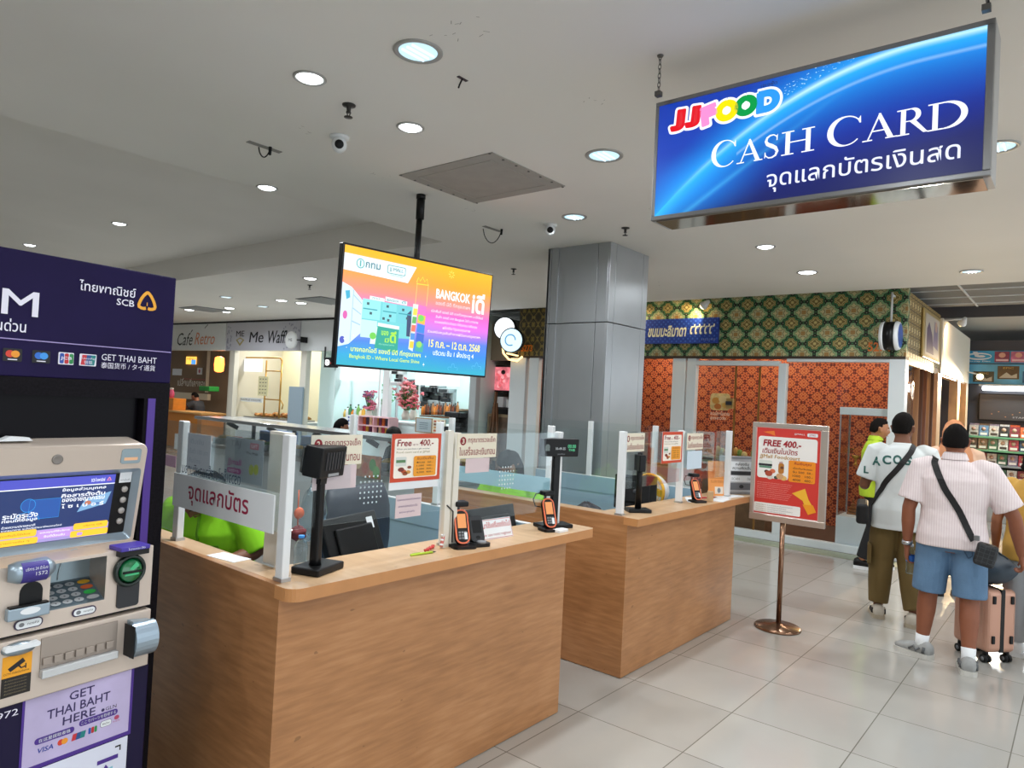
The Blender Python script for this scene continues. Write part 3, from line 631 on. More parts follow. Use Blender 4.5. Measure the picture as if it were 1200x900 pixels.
# note sign, pens, monitors
t = thing('counter_sign', 'white and red tent sign asking to use the next register, on the left counter', 'sign', (2.60, 2.165, WZ), R(-4)); X = WM[t.name] @ T3(0, .03, .0) @ RX(R(-20)); F_ = X @ frame((0, 0, 0), (1, 0, 0))
a = MB(PAPER, X); a.box(-.125, -.0015, 0, .125, .0015, .098); a.build('front_panel', t)
a = MB(PAPER, WM[t.name] @ T3(0, .03+.033+.034, 0) @ RX(R(20))); a.box(-.125, -.0015, 0, .125, .0015, .096); a.build('back_panel', t)
a = MB(RED, F_)
a.text('กรุณาใช้เครื่องถัดไป', -.115, .046, .115, .085, .0022, bold=.008); a.text('please use next register', -.115, .012, .115, .03, .0022, M('dark rose ink', '#a8434f', .6))
for q in ((-.122, .003, .122, .005), (-.122, .093, .122, .095), (-.122, .003, -.12, .095), (.12, .003, .122, .095)): a.rect(*q, .0022)
a.build('print', t)
def pen(p0, p1, m_, label):
    p0 = Vector(p0); p1 = Vector(p1); d = (p1-p0).normalized(); t = thing('pen', label, 'pen', (p0+p1)/2)
    a = MB(m_); a.tube([p0, p0+d*.004, p1-d*.02], [.004, .005, .005], n=10); a.build('barrel', t)
    a = MB(INK); a.tube([p1-d*.02, p1], [.0045, .001], n=10); a.build('tip', t)
    a = MB(m_); a.bar(p0+d*.01+Vector((0, 0, .006)), p0+d*.05+Vector((0, 0, .006)), .003, .0015); a.build('clip', t)
pen((2.03, 2.175, WZ+.005), (2.165, 2.16, WZ+.005), M('lime pen', '#a8c832', .4), 'lime green pen lying on the left counter edge')
a = MB(M('red cord', '#c43a36', .5)); random.seed(5)
a.tube([(2.13+.004*k, 2.19+.008*math.sin(k*.9)+.002*k, WZ+.007+.002*abs(math.sin(k*1.3))) for k in range(26)], .005, n=8); a.build('lanyard', None, 'red coiled lanyard lying in front of the first orange terminal', 'lanyard')
a = MB(M('barrier red white', '#d8807a', .5)); a.tube([(2.24, 2.205, WZ+.008), (2.258, 2.212, WZ+.05), (2.27, 2.22, WZ+.11)], .008, n=8)
for k in range(5): a.tube([(2.242+.006*k, 2.206+.003*k, WZ+.012+.02*k), (2.244+.006*k, 2.207+.003*k, WZ+.02+.02*k)], .0088, PAPER, n=8)
a.build('striped_strap', None, 'red and white striped strap leaning on the cream post foot', 'strap')
a = MB(PAPER); a.box(2.98, 2.085, WZ, 3.06, 2.13, WZ+.015, bev=.002); a.build('small_box', None, 'small white box lying beside the second orange terminal', 'box')
a = MB(PAPER, T3(1.455, 2.60, WZ) @ RZ(R(8))); a.box(-.04, -.085, 0, .04, .085, .002); a.build('paper_slip', None, 'white paper slip on the left counter ledge under the strip sign', 'paper')
def monitor(x, y, z, w, h, rz, tilt, label, sticker=False):
    t = thing('monitor', label, 'monitor', (x, y, z), rz); X = WM[t.name]
    a = MB(BLACK, X); a.prism(rr(-.11, -.09, .11, .09, .03), 0, .012); a.build('foot', t)
    a = MB(BLACK, X); a.bar((0, 0, .01), (0, .02, .16), .06, .025); a.build('stand', t)
    P_ = X @ T3(0, -.02, .10) @ RX(R(-tilt)); a = MB(BLACK, P_); a.box(-w/2, -.018, 0, w/2, .018, h, bev=.006); a.prism([(-w*.36, .018), (w*.36, .018), (w*.3, -.0), (-w*.3, 0)], h*.2, h*.8)
    a.box(-w*.34, -.032, h*.18, w*.34, -.017, h*.8, bev=.01); b_ = a.build('back_shell', t)
    a = MB(M('screen glow', '#9fc4dd', emit=.5), P_); a.box(-w*.47, .0182, h*.06, w*.47, .0192, h*.94); a.build('screen', b_)
    if sticker: a = MB(PAPER, P_); a.box(w*.28, -.0192, h*.7, w*.4, -.018, h*.9); a.build('sticker', b_)
    else: a = MB(DARK, P_); a.lathe([(.02, 0), (.02, .002), (.008, .003)], mx=T3(0, -.0315, h*.5) @ RX(R(90)), n=18); a.build('maker_badge', b_)
    return t
monitor(2.02, 2.50, .73, .38, .27, R(14), 22, 'black monitor back with white sticker behind the left counter glass', True)
monitor(2.83, 2.42, .73, .42, .24, R(2), 14, 'low black monitor behind the counter tent sign')
monitor(4.50, 2.50, .80, .30, .24, R(-62), 10, 'tilted black monitor on the second counter beside the yellow fan')
# office chair, dark blue leather, in left booth
LEA = M('navy leather', '#111c2b', .55, bump=.15, bscale=40)
t = thing('office_chair', 'high-backed navy leather office chair inside the left counter', 'chair', (2.22, 3.12, 0), R(15)); X = WM[t.name]
a = MB(LEA, X)
ring = []
for k in range(12):
    f = k/11; z = .50+.66*f; w = .27*(1-.12*abs(f-.55))*(1 if f < .85 else 1-.9*(f-.85)); y = -.22-.05*math.sin(f*2.4)
    ring.append([(w*math.copysign(abs(math.cos(q))**.55, math.cos(q)), y+(.055 if f < .97 else .035)*math.copysign(abs(math.sin(q))**.8, math.sin(q)), z) for q in [2*math.pi*j/24 for j in range(24)]])
a.rings(ring); a.build('backrest', t)
a = MB(LEA, X); a.box(-.26, -.22, .42, .26, .26, .52, bev=.04, seg=3); a.build('seat', t)
for s_ in (-1, 1): a = MB(BLACK, X); a.tube([(s_*.28, -.15, .45), (s_*.30, -.15, .66), (s_*.30, .15, .68), (s_*.28, .15, .45)], .018, n=8); a.build('armrest', t)
a = MB(BLACK, X); a.cyl((0, 0, .08), (0, 0, .43), .03)
for k in range(5): q = 2*math.pi*k/5; a.bar((0, 0, .09), (.28*math.cos(q), .28*math.sin(q), .06), .04, .03)
a.build('base', t)
for k in range(5): q = 2*math.pi*k/5; a = MB(BLACKM, X); a.cyl((.28*math.cos(q)-.015, .28*math.sin(q), .03), (.28*math.cos(q)+.015, .28*math.sin(q), .03), .03, n=12); a.build('caster', t)
# water bottle, hanging bag and red pouch in the left booth
def bottle(name, label, x, y, z, h, r, cap='#2f8fe0', wrap=None, grp=None, cat='bottle', lie=None):
    t = thing(name, label, cat, (x, y, z), 0, grp); X = WM[t.name] if lie is None else WM[t.name] @ lie
    a = MB(GLASSB, X); a.lathe([(.001, 0), (r*.9, 0), (r, h*.03), (r*.93, h*.2), (r, h*.4), (r*.97, h*.62), (r*.8, h*.76), (r*.4, h*.87), (r*.38, h*.92)], n=20); a.build('bottle_body', t)
    if wrap: a = MB(wrap, X); a.lathe([(r*1.02, h*.42), (r*1.03, h*.52), (r*1.0, h*.63)], n=20, cap=False); a.build('bottle_label', t)
    a = MB(M('cap '+cap, cap, .4), X); a.lathe([(r*.44, h*.91), (r*.46, h*.92), (r*.46, h*.99), (r*.4, h)], n=16); a.build('cap', t); return t
bottle('water_bottle', 'clear water bottle with blue cap behind the corner post', 1.60, 2.33, WZ, .115, .026)
def crumple(mb_, cx, cy_, cz, rx, ry, rz_, seed, amp=.18, n=14, m_=None, mx=None):
    rnd = random.Random(seed); ph = [rnd.uniform(0, 6.28) for _ in range(6)]; rs = []
    for i_ in range(n+1):
        v_ = math.pi*i_/n; row = []
        for k in range(18):
            q = 2*math.pi*k/18; f = 1+amp*(math.sin(3*q+ph[0]+2*v_)*.5+math.sin(5*q+ph[1]-3*v_)*.35+math.sin(7*v_+ph[2])*.3)
            row.append((cx+rx*f*math.sin(v_)*math.cos(q), cy_+ry*f*math.sin(v_)*math.sin(q), cz+rz_*f*math.cos(v_)))
        rs.append(row)
    mb_.rings(rs, m_, mx); return mb_
PBAG = glass('plastic bag film', (.80, .86, .88), .25, .25)
a = MB(PBAG); crumple(a, 1.92, 2.72, 1.08, .06, .05, .12, 3, .25); a.tube([(1.92, 2.72, 1.19), (1.92, 2.72, 1.24)], [.02, .006], n=8); a.build('plastic_bag', None, 'clear crumpled plastic bag hanging left of the office chair', 'bag')
a = MB(M('maroon cloth', '#6e2a2e', .8)); crumple(a, 1.78, 2.62, 1.02, .04, .03, .03, 5, .2); a.tube([(1.79, 2.64, 1.04), (1.80, 2.66, 1.15), (1.80, 2.66, 1.2)], .003, M('orange cord', '#d5643c', .6), n=6); a.lathe([(.02, 0), (.026, .01), (.02, .02)], M('orange cord', '#d5643c', .6), T3(1.80, 2.66, 1.1) @ RX(R(90)), n=16); a.build('cloth_pouch', None, 'small maroon pouch on an orange cord in the left booth', 'pouch')
# cream inner pillar with stickers behind corner post
t = thing('inner_pillar', 'cream inner pillar with coloured stickers right of the corner post', 'pillar', (1.55, 2.36, WZ)); a = MB(WHITEW); a.box(1.52, 2.33, WZ, 1.545, 2.46, 1.475); a.box(1.5, 2.33, WZ, 1.52, 2.35, 1.475); a.build('board', t)
ST = FYm(0, 2.33)
a = MB(YELLOW, FYm(1.5, 2.3295)); a.ell(.03, 1.40, .008, .016, .001, M('sticker red', '#c4452e', .5)); a.ell(.03, 1.35, .008, .01, .001); a.ell(.034, 1.28, .006, .016, .001, M('sticker lime', '#d6cf5a', .5)); a.build('stickers', t)
# second counter things: leaflet stand, aluminium box, papers, wooden block, fan
p = onz(836, 578, WZ)
t = thing('leaflet_stand', 'tall orange leaflet stand on the second counter before the aluminium box', 'leaflet stand', (5.28, 2.20, WZ), R(-38)); X = WM[t.name]
a = MB(M('leaflet orange', '#f0a055', .6), X @ RX(R(-6))); a.box(-.09, 0, 0, .09, .004, .275); a.build('front_panel', t)
a = MB(M('leaflet orange', '#f0a055', .6), X); a.bar((0, .005, .2), (0, .10, 0), .1, .004); a.build('back_leg', t)
a = MB(M('leaflet print', '#c8742e', .6), X @ RX(R(-6)) @ frame((0, -.001, 0), (1, 0, 0)))
a.text('สมัครบัตร', -.06, .22, .06, .245, 0); a.text('JJ CARD', -.06, .18, .06, .205, 0); a.text('วันนี้', -.04, .15, .04, .172, 0); a.rect(-.08, .139, .08, .142, 0); a.text('รับสิทธิพิเศษ', -.07, .105, .07, .128, 0); a.rect(-.035, .02, .035, .075, 0, M('pale print', '#e9dccb', .6)); a.ell(0, .047, .014, .02, .0005, GREY); a.build('print', t)
t = thing('aluminium_box', 'silver aluminium drop box with black and white notices at the end of the second counter', 'drop box', (5.60, 2.15, WZ), R(-38)); X = WM[t.name]
a = MB(ALU, X); a.box(-.135, 0, 0, .135, .13, .30, bev=.004); bx = a.build('shell', t)
a = MB(M('box edge trim', '#8d9094', .35, .7), X)
for q in ((-.14, -.006, 0, -.118, .004, .305), (.118, -.006, 0, .14, .004, .305), (-.14, -.006, 0, .14, .004, .02), (-.14, -.006, .285, .14, .004, .305)): a.box(*q, bev=.003)
a.build('edge_frame', t)
for sx in (-1, 1):
    for z_ in (.008, .297): a = MB(DARK, X); a.box(sx*.141-.012, -.009, z_-.012, sx*.141+.012, .012, z_+.012, bev=.004); a.build('corner_cap', t)
a = MB(PAPER, X @ frame((0, -.0015, 0), (1, 0, 0))); a.rect(-.108, .19, .108, .265, 0); a.text('กล่องรับ', -.06, .232, .06, .258, .0008, INK, bold=.01); a.text('ความคิดเห็น', -.085, .2, .085, .226, .0008, INK, bold=.01)
a.rect(-.108, .155, .108, .185, 0, DARK); a.rect(-.108, .10, .108, .15, 0); a.text('SCAN', -.09, .115, -.02, .135, .0008, GREY); a.text('ติชม', .05, .115, .09, .135, .0008, GREY); a.rect(-.108, .035, .108, .09, 0, M('notice grey', '#6c6f75', .6)); a.ell(0, .062, .02, .015, .0008, DARK); a.build('notice', t)
t = thing('fan', 'yellow desk fan with white rear shell inside the second booth', 'fan', (4.95, 2.62, .78), R(168)); X = WM[t.name]
a = MB(M('fan white', '#e8ecee', .4), X); a.lathe([(.09, 0), (.09, .015), (.03, .03), (.02, .08)], n=24); a.build('base', t)
Hh = X @ T3(0, 0, .2) @ RY(R(90))
a = MB(M('fan white', '#e8ecee', .4), Hh); a.lathe([(.03, -.14), (.09, -.12), (.125, -.06), (.135, -.01)], n=28); a.build('rear_shell', t)
a = MB(YELLOW, Hh)
a.lathe([(.135, -.012), (.14, 0), (.14, .015), (.128, .015)], n=32, cap=False)
for r_ in (.03, .05, .07, .09, .11): a.tube([(r_*math.cos(2*math.pi*k/32), r_*math.sin(2*math.pi*k/32), .05-(r_/.14)**2*.04) for k in range(33)], .0018, n=5)
for k in range(18): q = 2*math.pi*k/18; a.tube([(.01*math.cos(q), .01*math.sin(q), .05), (.08*math.cos(q), .08*math.sin(q), .04), (.135*math.cos(q), .135*math.sin(q), .012)], .0015, n=4)
a.build('guard', t)
a = MB(M('fan blade yellow', '#d9b52a', .4), Hh); a.lathe([(.025, -.01), (.028, .02), (.01, .035)], n=18)
for k in range(4): a.prism([(.02, -.02), (.115, -.045), (.12, .02), (.06, .035), (.02, .02)], -.002, .002, mx=RZ(R(90*k)) @ RX(R(18)))
a.build('blades', t)
a = MB(M('beech block', '#c8a67c', .6, var=.1, vscale=20), T3(4.93, 2.12, WZ) @ RZ(R(20))); a.box(-.022, -.022, 0, .022, .022, .075, bev=.004); a.build('wooden_block', None, 'small beech wooden block beside the terminal on the second counter', 'block')
for k, (x_, y_, r_, lb) in enumerate(((5.10, 2.11, 8, 'white paper pad at the front of the second counter'), (5.36, 2.14, -12, 'white papers lying before the aluminium box'), (4.88, 2.22, 30, 'white form under the orange terminal of the second counter'))):
    a = MB(PAPER, T3(x_, y_, WZ) @ RZ(R(r_)))
    for j in range(3): a.box(-.13+.006*j, -.05, .0015*j, .11+.004*j, .06-.004*j, .0015*j+.0014)
    a.build('paper_pad', None, lb, 'paper')
pen((4.99, 2.22, WZ+.008), (5.16, 2.17, WZ+.008), M('red pen', '#b8283a', .4), 'dark red pen on the papers of the second counter')
# bag heap, handles in booth 2
a = MB(M('navy bag', '#151a24', .5)); crumple(a, 4.05, 2.62, .86, .13, .10, .10, 9, .15); a.build('black_bag', None, 'black bag slumped inside the second booth beside the first post', 'bag')
a = MB(M('grey white cloth', '#c6ccd0', .8)); crumple(a, 3.93, 2.85, .86, .08, .07, .08, 12, .25); a.build('cloth_bundle', None, 'white bundle left of the black bag in the second booth', 'bundle')
# cream post face (front of middle post) and wires
t = thing('post_cover', 'cream trunking on the middle post of the left counter screen', 'trunking', (2.29, 2.20, WZ)); a = MB(WHITEW); a.box(2.25, 2.205, WZ, 2.285, 2.225, 1.49); a.box(2.295, 2.203, WZ, 2.33, 2.225, 1.48); a.build('cover', t)
a = MB(BLACK); a.tube([(2.262, 2.203, WZ+.19), (2.30, 2.2, WZ+.16), (2.304, 2.2, WZ+.02)], .003, n=6); a.build('cable', t)
# perforated speaking holes in the glass, ring of dark dots
for cx in (1.83, 2.68):
    a = MB(M('hole rim', '#dfe8ea' if cx < 2 else '#2b3a42', .3), FYm(0, 2.2125)); random.seed(int(cx*10))
    for k in range(6):
        for j in range(6):
            q = (k-2.5)*.021; w_ = (j-2.5)*.021
            if q*q+w_*w_ < .0038: a.ell(cx+q, 1.255+w_, .0042, .0042, .001, n=10)
    a.build('speaking_holes', None, 'round cluster of speaking holes in the %s pane of the left counter glass' % ('first' if cx < 2 else 'second'), 'speaking holes')
# ================================================================== CASH MACHINE
TH = R(6.7); AO = onz(207, 325, 2.02); AO = Vector((AO.x, AO.y, 0))
AF = frame(AO, (math.cos(TH), math.sin(TH), 0))          # local x right, y up, z towards the customer
DP = M('deep purple', '#1b123c', .4, var=.25, vscale=2.5, spec=.12); PUR = M('purple trim', '#4a2a8c', .4); SILV = M('machine silver', '#d2c3b6', .36, .3); SILVB = M('cool silver', '#9fb0bd', .3, .6)
ATMW = .80
t = thing('cash_machine', 'dark purple and silver cash machine kiosk at the left of the counters', 'cash machine', AO, TH); A = AF
def part(name, mb_, parent=t, label=None): return mb_.build(name, parent, label=label)
a = MB(DP, A); a.box(-ATMW, 1.64, -.75, 0, 2.017, 0, bev=.004); hdr = part('header_sign', a)
WT = M('header white', '#e8e6f4', .5, emit=0); LT = M('header line', '#a898d0', .5)
a = MB(WT, A)
a.text('ATM', -.735, 1.822, -.436, 1.897, .002, bold=.018); a.text('เอทีเอ็ม ถอนเงินด่วน', -.755, 1.752+.02, -.466, 1.81, .002, bold=.01)
a.text('ไทยพาณิชย์', -.324, 1.924, -.143, 1.958, .002, bold=.008); a.text('SCB', -.205, 1.893, -.146, 1.915, .002, bold=.012)
a.rect(-ATMW+.01, 1.749, -.006, 1.752, .002, LT)
a.text('GET THAI BAHT', -.242, 1.706, -.056, 1.727, .002); a.text('泰国货币 / タイ通貨', -.242, 1.68, -.06, 1.70, .002)
# gold bodhi leaf outline
gold = M('logo gold', '#f0a92e', .45)
lx, ly = -.102, 1.919
leaf = [(0, .030), (.014, .016), (.026, .0), (.033, -.018), (.024, -.022), (.006, -.024)]
leaf = [(0, .031), (.006, .027), (.015, .018), (.022, .008), (.028, -.004), (.032, -.016), (.031, -.021), (.022, -.025), (.012, -.026), (.004, -.024)]
a.stroke([(lx+q[0]*.9, ly+q[1]) for q in leaf], .0105, .002, gold); a.stroke([(lx-q[0]*.9, ly+q[1]) for q in leaf], .0105, .0021, gold); a.ell(lx, ly+.029, .0052, .006, .0022, gold, n=12); a.stroke([(lx, ly-.016), (lx, ly-.004)], .003, .0022, gold)
# card marks
def cardmark(x, c1, c2, bg, w_=.05, kind=0):
    a.rrect(x, 1.684, x+w_, 1.722, .003, .002, bg)
    if kind == 0: a.ell(x+w_*.36, 1.706, .0115, .0105, .0026, c1); a.ell(x+w_*.64, 1.706, .0115, .0105, .003, c2); a.rect(x+w_*.25, 1.688, x+w_*.75, 1.691, .003, WT)
    elif kind == 1:
        for k, c_ in enumerate(('#2a4fa8', '#c0282e', '#2b8a4a')): a.rrect(x+.004+k*.014, 1.687, x+.016+k*.014, 1.719, .004, .0026, M('stripe '+c_, c_, .5))
        a.text('JCB', x+.006, 1.697, x+w_-.006, 1.709, .0032, WT, bold=.02)
    else:
        for k, c_ in enumerate(('#c8323c', '#1e4f8e', '#17807f')): a.poly([(x+.004+k*.014, 1.687), (x+.018+k*.014, 1.687), (x+.022+k*.014, 1.719), (x+.008+k*.014, 1.719)], .0026, M('stripe '+c_, c_, .5))
        a.text('UnionPay', x+.008, 1.703, x+w_-.004, 1.711, .0032, WT); a.text('银联', x+.014, 1.690, x+w_-.012, 1.701, .0032, WT)
mr, my, mb1, mb2 = M('mark red', '#d8402e', .5), M('mark amber', '#ef9a2c', .5), M('mark blue', '#2d6fd0', .5), M('mark light blue', '#3f9ae8', .5); dkb = M('mark black', '#0e0d14', .5)
cardmark(-.59, mb1, mb1, M('mark navy', '#1c2f86', .5)); cardmark(-.522, mr, my, dkb); cardmark(-.445, mb1, mb2, dkb); cardmark(-.372, None, None, WT, .045, 1); cardmark(-.31, None, None, WT, .052, 2)
a.build('header_lettering', hdr)
SUR = M('surround granite', '#100d12', .5, var=.6, vscale=120, spec=.1); NICHE = M('niche black', '#060409', .3, spec=.12)
a = MB(SUR, A); a.box(-ATMW, 0, -.75, 0, 1.64, -.04); a.box(-.09, 0, -.04, 0, 1.64, 0); a.box(-ATMW, 1.585, -.04, -.09, 1.64, .0); part('surround', a)
a = MB(NICHE, A); a.box(-ATMW+.02, 1.44, -.038, -.095, 1.585, -.03); part('canopy_panel', a)
a = MB(PUR, A); a.box(-.078, 0.9, .0, -.052, 1.585, .004); part('light_strip', a)
# upper fascia: profile leaning out towards the bottom
u0, u1 = -.655, -.10; uc = (u0+u1)/2
def slab(mb_, prof, x0, x1, m_=None): # prof: list (z_up, out) closed polygon, extruded along x
    n = len(prof); vs = [(x0, z_, o_) for z_, o_ in prof]+[(x1, z_, o_) for z_, o_ in prof]
    mb_.add(vs, [tuple(range(n-1, -1, -1)), tuple(range(n, 2*n))]+[(k, (k+1) % n, n+(k+1) % n, n+k) for k in range(n)], m_)
UP0, UP1 = (1.441, .03), (1.095, .09)
LEAN = math.atan2(UP1[1]-UP0[1], UP0[0]-UP1[0])
US = A @ T3(0, UP0[0], UP0[1]) @ RX(LEAN)      # sloping plane; local y runs down as negative from 0 to -UL, z outward
UL = math.hypot(UP0[0]-UP1[0], UP1[1]-UP0[1])
a = MB(SILV, US)                             # bezel frame around the screen: 4 bars with rounded outer shape
b0, b1, bt, bb = u0+.04, u1-.014, -.085, -UL+.018
outer = rr(u0, -UL-.01, u1, 0, .03, 6); inner = rr(b0, bb, b1, bt, .012, 6); inn2 = rr(b0+.022, bb+.02, b1-.016, bt-.02, .004, 6); n_ = len(outer)
vs = [(q[0], q[1], -.06) for q in outer]+[(q[0], q[1], .03) for q in outer]+[(u0+.006+(q[0]-u0)*.98, -.003+q[1]*.985, .038) for q in outer]+[(q[0], q[1], .036) for q in inner]
a.add(vs, [(j*n_+k, j*n_+(k+1) % n_, (j+1)*n_+(k+1) % n_, (j+1)*n_+k) for j in range(3) for k in range(n_)])
bz = part('screen_bezel', a)
a = MB(SILVB, US); vs = [(q[0], q[1], .036) for q in inner]+[(q[0], q[1], .014) for q in inn2]
a.add(vs, [(k, (k+1) % n_, n_+(k+1) % n_, n_+k) for k in range(n_)]); a.build('inner_slope', bz)
a = MB(BLACK, US); a.box(b0, bb, -.03, b1, bt, .014); a.build('screen_mask', bz)
# lamp windows, camera eye
for x_ in (u0+.045, u1-.06): a = MB(M('lamp window', '#9fb3bd', .15, .5), US); a.rrect(x_-.03, -.066, x_+.035, -.016, .008, .0395, t=.003); a.rect(x_-.02, -.055, x_+.025, -.045, .0402, M('lamp glint', '#e8b58a', emit=.7)); a.build('lamp_window', bz)
a = MB(M('eye shell', '#8d8782', .3, .5), US); a.lathe([(.016, .036), (.015, .041), (.012, .041), (.001, .039)], mx=T3(uc-.005, -.042, 0), n=24); a.build('camera_eye', bz)
# screen picture
sw0, sw1, st, sb = -.518, -.186, bt-.022, bb+.022
S_ = US @ T3(sw0, sb, .02); SWW, SHH = sw1-sw0, st-sb
m, nt, b_ = nm('screen picture', .3); v, x, y, z = coords(nt, 'UV'); b_.inputs['Base Color'].default_value = (.01, .01, .01, 1)
a = MB(M('screen navy', '#16306a', emit=.9), S_)
def sr(u0_, v0, u1_, v1, z_, m_, r_=None): (a.rrect(u0_*SWW, v0*SHH, u1_*SWW, v1*SHH, r_, z_, m_) if r_ else a.rect(u0_*SWW, v0*SHH, u1_*SWW, v1*SHH, z_, m_))
def st_(s_, u0_, v0, u1_, v1, z_, m_, bold=.012): a.text(s_, u0_*SWW, v0*SHH, u1_*SWW, v1*SHH, z_, m_, bold=bold)
sr(0, 0, 1, 1, -.004, M('screen navy', '#16306a', emit=.9))
sw = M('screen white', '#eef3ff', emit=1.0); sr(0, .86, 1, 1, -.003, M('screen violet', '#4a4fc0', emit=.95)); sr(0, .845, 1, .86, -.0025, sw)
st_('SCB ไทยพาณิชย์', .77, .90, .90, .96, -.002, sw); a.stroke([(SWW*(.94+.022*math.cos(q)), SHH*(.925+.035*math.sin(q))) for q in [R(90+120*k) for k in range(4)]], .003, -.002, M('screen rose', '#f08a9a', emit=1))
hol = M('screen cyan lines', '#2a9ae8', emit=.9)
sr(.26, .38, .52, .68, -.0032, M('screen mid blue', '#1c58b0', emit=.8))
a.ell(.25*SWW, .60*SHH, .06*SWW, .10*SHH, -.003, M('screen mid blue', '#1c58b0', emit=.8)); a.stroke([(SWW*(.25+.06*math.cos(q)), SHH*(.60+.10*math.sin(q))) for q in [R(20*k) for k in range(19)]], .0015, -.0028, hol)
a.stroke([(.15*SWW, .38*SHH), (.19*SWW, .48*SHH), (.25*SWW, .50*SHH), (.33*SWW, .47*SHH), (.36*SWW, .36*SHH)], .0015, -.0028, hol); a.stroke([(.26*SWW, .38*SHH), (.26*SWW, .68*SHH), (.52*SWW, .68*SHH), (.52*SWW, .38*SHH), (.26*SWW, .38*SHH)], .0012, -.0027, hol)
for k, (s_, u_) in enumerate((('ข้อมูลส่วนบุคคล', .52), ('คือสารตั้งต้น', .52), ('ของอาชญากรรม', .53), ('ไ ซ เ บ อ ร์', .53))): st_(s_, u_, .76-.085*k, .92, .83-.085*k, -.002, sw, .02)
a.poly([(.68*SWW, .42*SHH), (.94*SWW, .52*SHH), (.98*SWW, .72*SHH), (.74*SWW, .62*SHH)], -.0026, M('screen card blue', '#7fb0dc', emit=.85)); a.ell(.77*SWW, .56*SHH, .03*SWW, .035*SHH, -.0022, M('screen card red', '#c9785a', emit=.8)); a.rect(.80*SWW, .53*SHH, .90*SWW, .55*SHH, -.0022, M('screen mid blue', '#1c58b0', emit=.8))
st_('ระมัดระวัง', .055, .42, .34, .50, -.002, sw, .02); st_('ก่อนให้ข้อมูล', .055, .35, .34, .42, -.002, sw, .02); st_('ด้วยความปรารถนาดี', .06, .275, .33, .315, -.002, sw); st_('จากธนาคาร ระวังภัยมิจฉาชีพออนไลน์', .06, .232, .56, .262, -.002, sw)
yb = M('screen yellow', '#ffc52a', emit=1.0); lil = M('screen lilac', '#c79be8', emit=.9)
sr(0, 0, 1, .20, -.0028, M('screen pale violet', '#a79ad8', emit=.9)); sr(.36, .05, .66, .19, -.0024, lil); sr(0, .115, .35, .225, -.0022, yb, .006); sr(0, .0, .37, .10, -.0022, yb, .006); sr(.67, .13, .99, .235, -.0022, yb, .006); sr(.65, .01, 1, .115, -.0022, yb, .006)
st_('ขอบคุณที่ใช้บริการ', .38, .13, .64, .17, -.0018, sw); st_('ยินดีต้อนรับ', .42, .07, .6, .11, -.0018, sw); st_('กดเงินไม่ใช้บัตร', .06, .15, .3, .185, -.0016, M('screen ochre', '#c8901a', emit=.7)); st_('รายการอื่น ๆ', .06, .035, .3, .07, -.0016, M('screen ochre', '#c8901a', emit=.7)); st_('บริการ QR', .76, .165, .94, .2, -.0016, M('screen ochre', '#c8901a', emit=.7)); a.rrect(.71*SWW, .035*SHH, .76*SWW, .085*SHH, .003, -.0016, M('screen lilac', '#c79be8', emit=.9))
a.build('screen', bz)
for k in range(4):
    a = MB(M('function key', '#b9b4ae', .4, .3), US); a.lathe([(.0105, -.006), (.0105, -.001), (.008, .001), (.001, .0015)], mx=T3(sw0-.032, sb+.15-.039*k, .02), n=18); a.build('function_key', bz)
    a = MB(M('function key', '#b9b4ae', .4, .3), US); a.lathe([(.0105, -.006), (.0105, -.001), (.008, .001), (.001, .0015)], mx=T3(sw1+.036, sb+.150-.037*k, .02), n=18); a.build('function_key', bz)
a = MB(PAPER, US @ T3(.002, .008, .02)); a.rect(sw1+.012, sb+.165, sw1+.052, sb+.205, -.004); a.text('กดปุ่มนี้', sw1+.016, sb+.17, sw1+.046, sb+.178, -.003, GREY); a.text('DIEBOLD', b0+.008, st-.006, b0+.05, st+.003, -.004, GREY); a.build('mask_label', bz)
# middle panel with keypad recess, slot, reader
m0, m1 = .905, 1.1; mo = .125
a = MB(SILV, A)
kx0, kx1, kz0, kz1 = -.41, -.25, .953, 1.09
for q in ((u0, m0, kx0, m1), (kx1, m0, u1, m1), (kx0, m0, kx1, kz0), (kx0, kz1, kx1, m1)): a.box(q[0], q[1], -.04, q[2], q[3], mo)
md_ = part('middle_panel', a)
a = MB(M('recess steel', '#8fa0a8', .3, .7), A)
a.add([(kx0, kz1, mo), (kx1, kz1, mo), (kx1, kz1, mo-.10), (kx0, kz1, mo-.10)], [(0, 1, 2, 3)]); a.add([(kx0, kz1, mo-.10), (kx1, kz1, mo-.10), (kx1, kz0+.055, mo-.10), (kx0, kz0+.055, mo-.10)], [(0, 1, 2, 3)])
a.add([(kx0, kz0+.055, mo-.10), (kx1, kz0+.055, mo-.10), (kx1, kz0, mo), (kx0, kz0, mo)], [(0, 1, 2, 3)]); a.add([(kx0, kz0, mo), (kx0, kz1, mo), (kx0, kz1, mo-.1), (kx0, kz0+.055, mo-.1)], [(0, 1, 2, 3)]); a.add([(kx1, kz0, mo), (kx1, kz0+.055, mo-.1), (kx1, kz1, mo-.1), (kx1, kz1, mo)], [(0, 1, 2, 3)])
a.build('keypad_recess', md_)
KP = A @ T3(kx0, kz0, mo) @ RX(-math.atan2(.10, .055)+0)   # keypad plane: y up the slope
KP = A @ frame((kx0, kz0, mo), (1, 0, 0), (0, .055, -.10)) 
a = MB(M('keypad plate', '#5f6f78', .4, .4), KP); a.rect(.008, .006, .157, .105, .001)
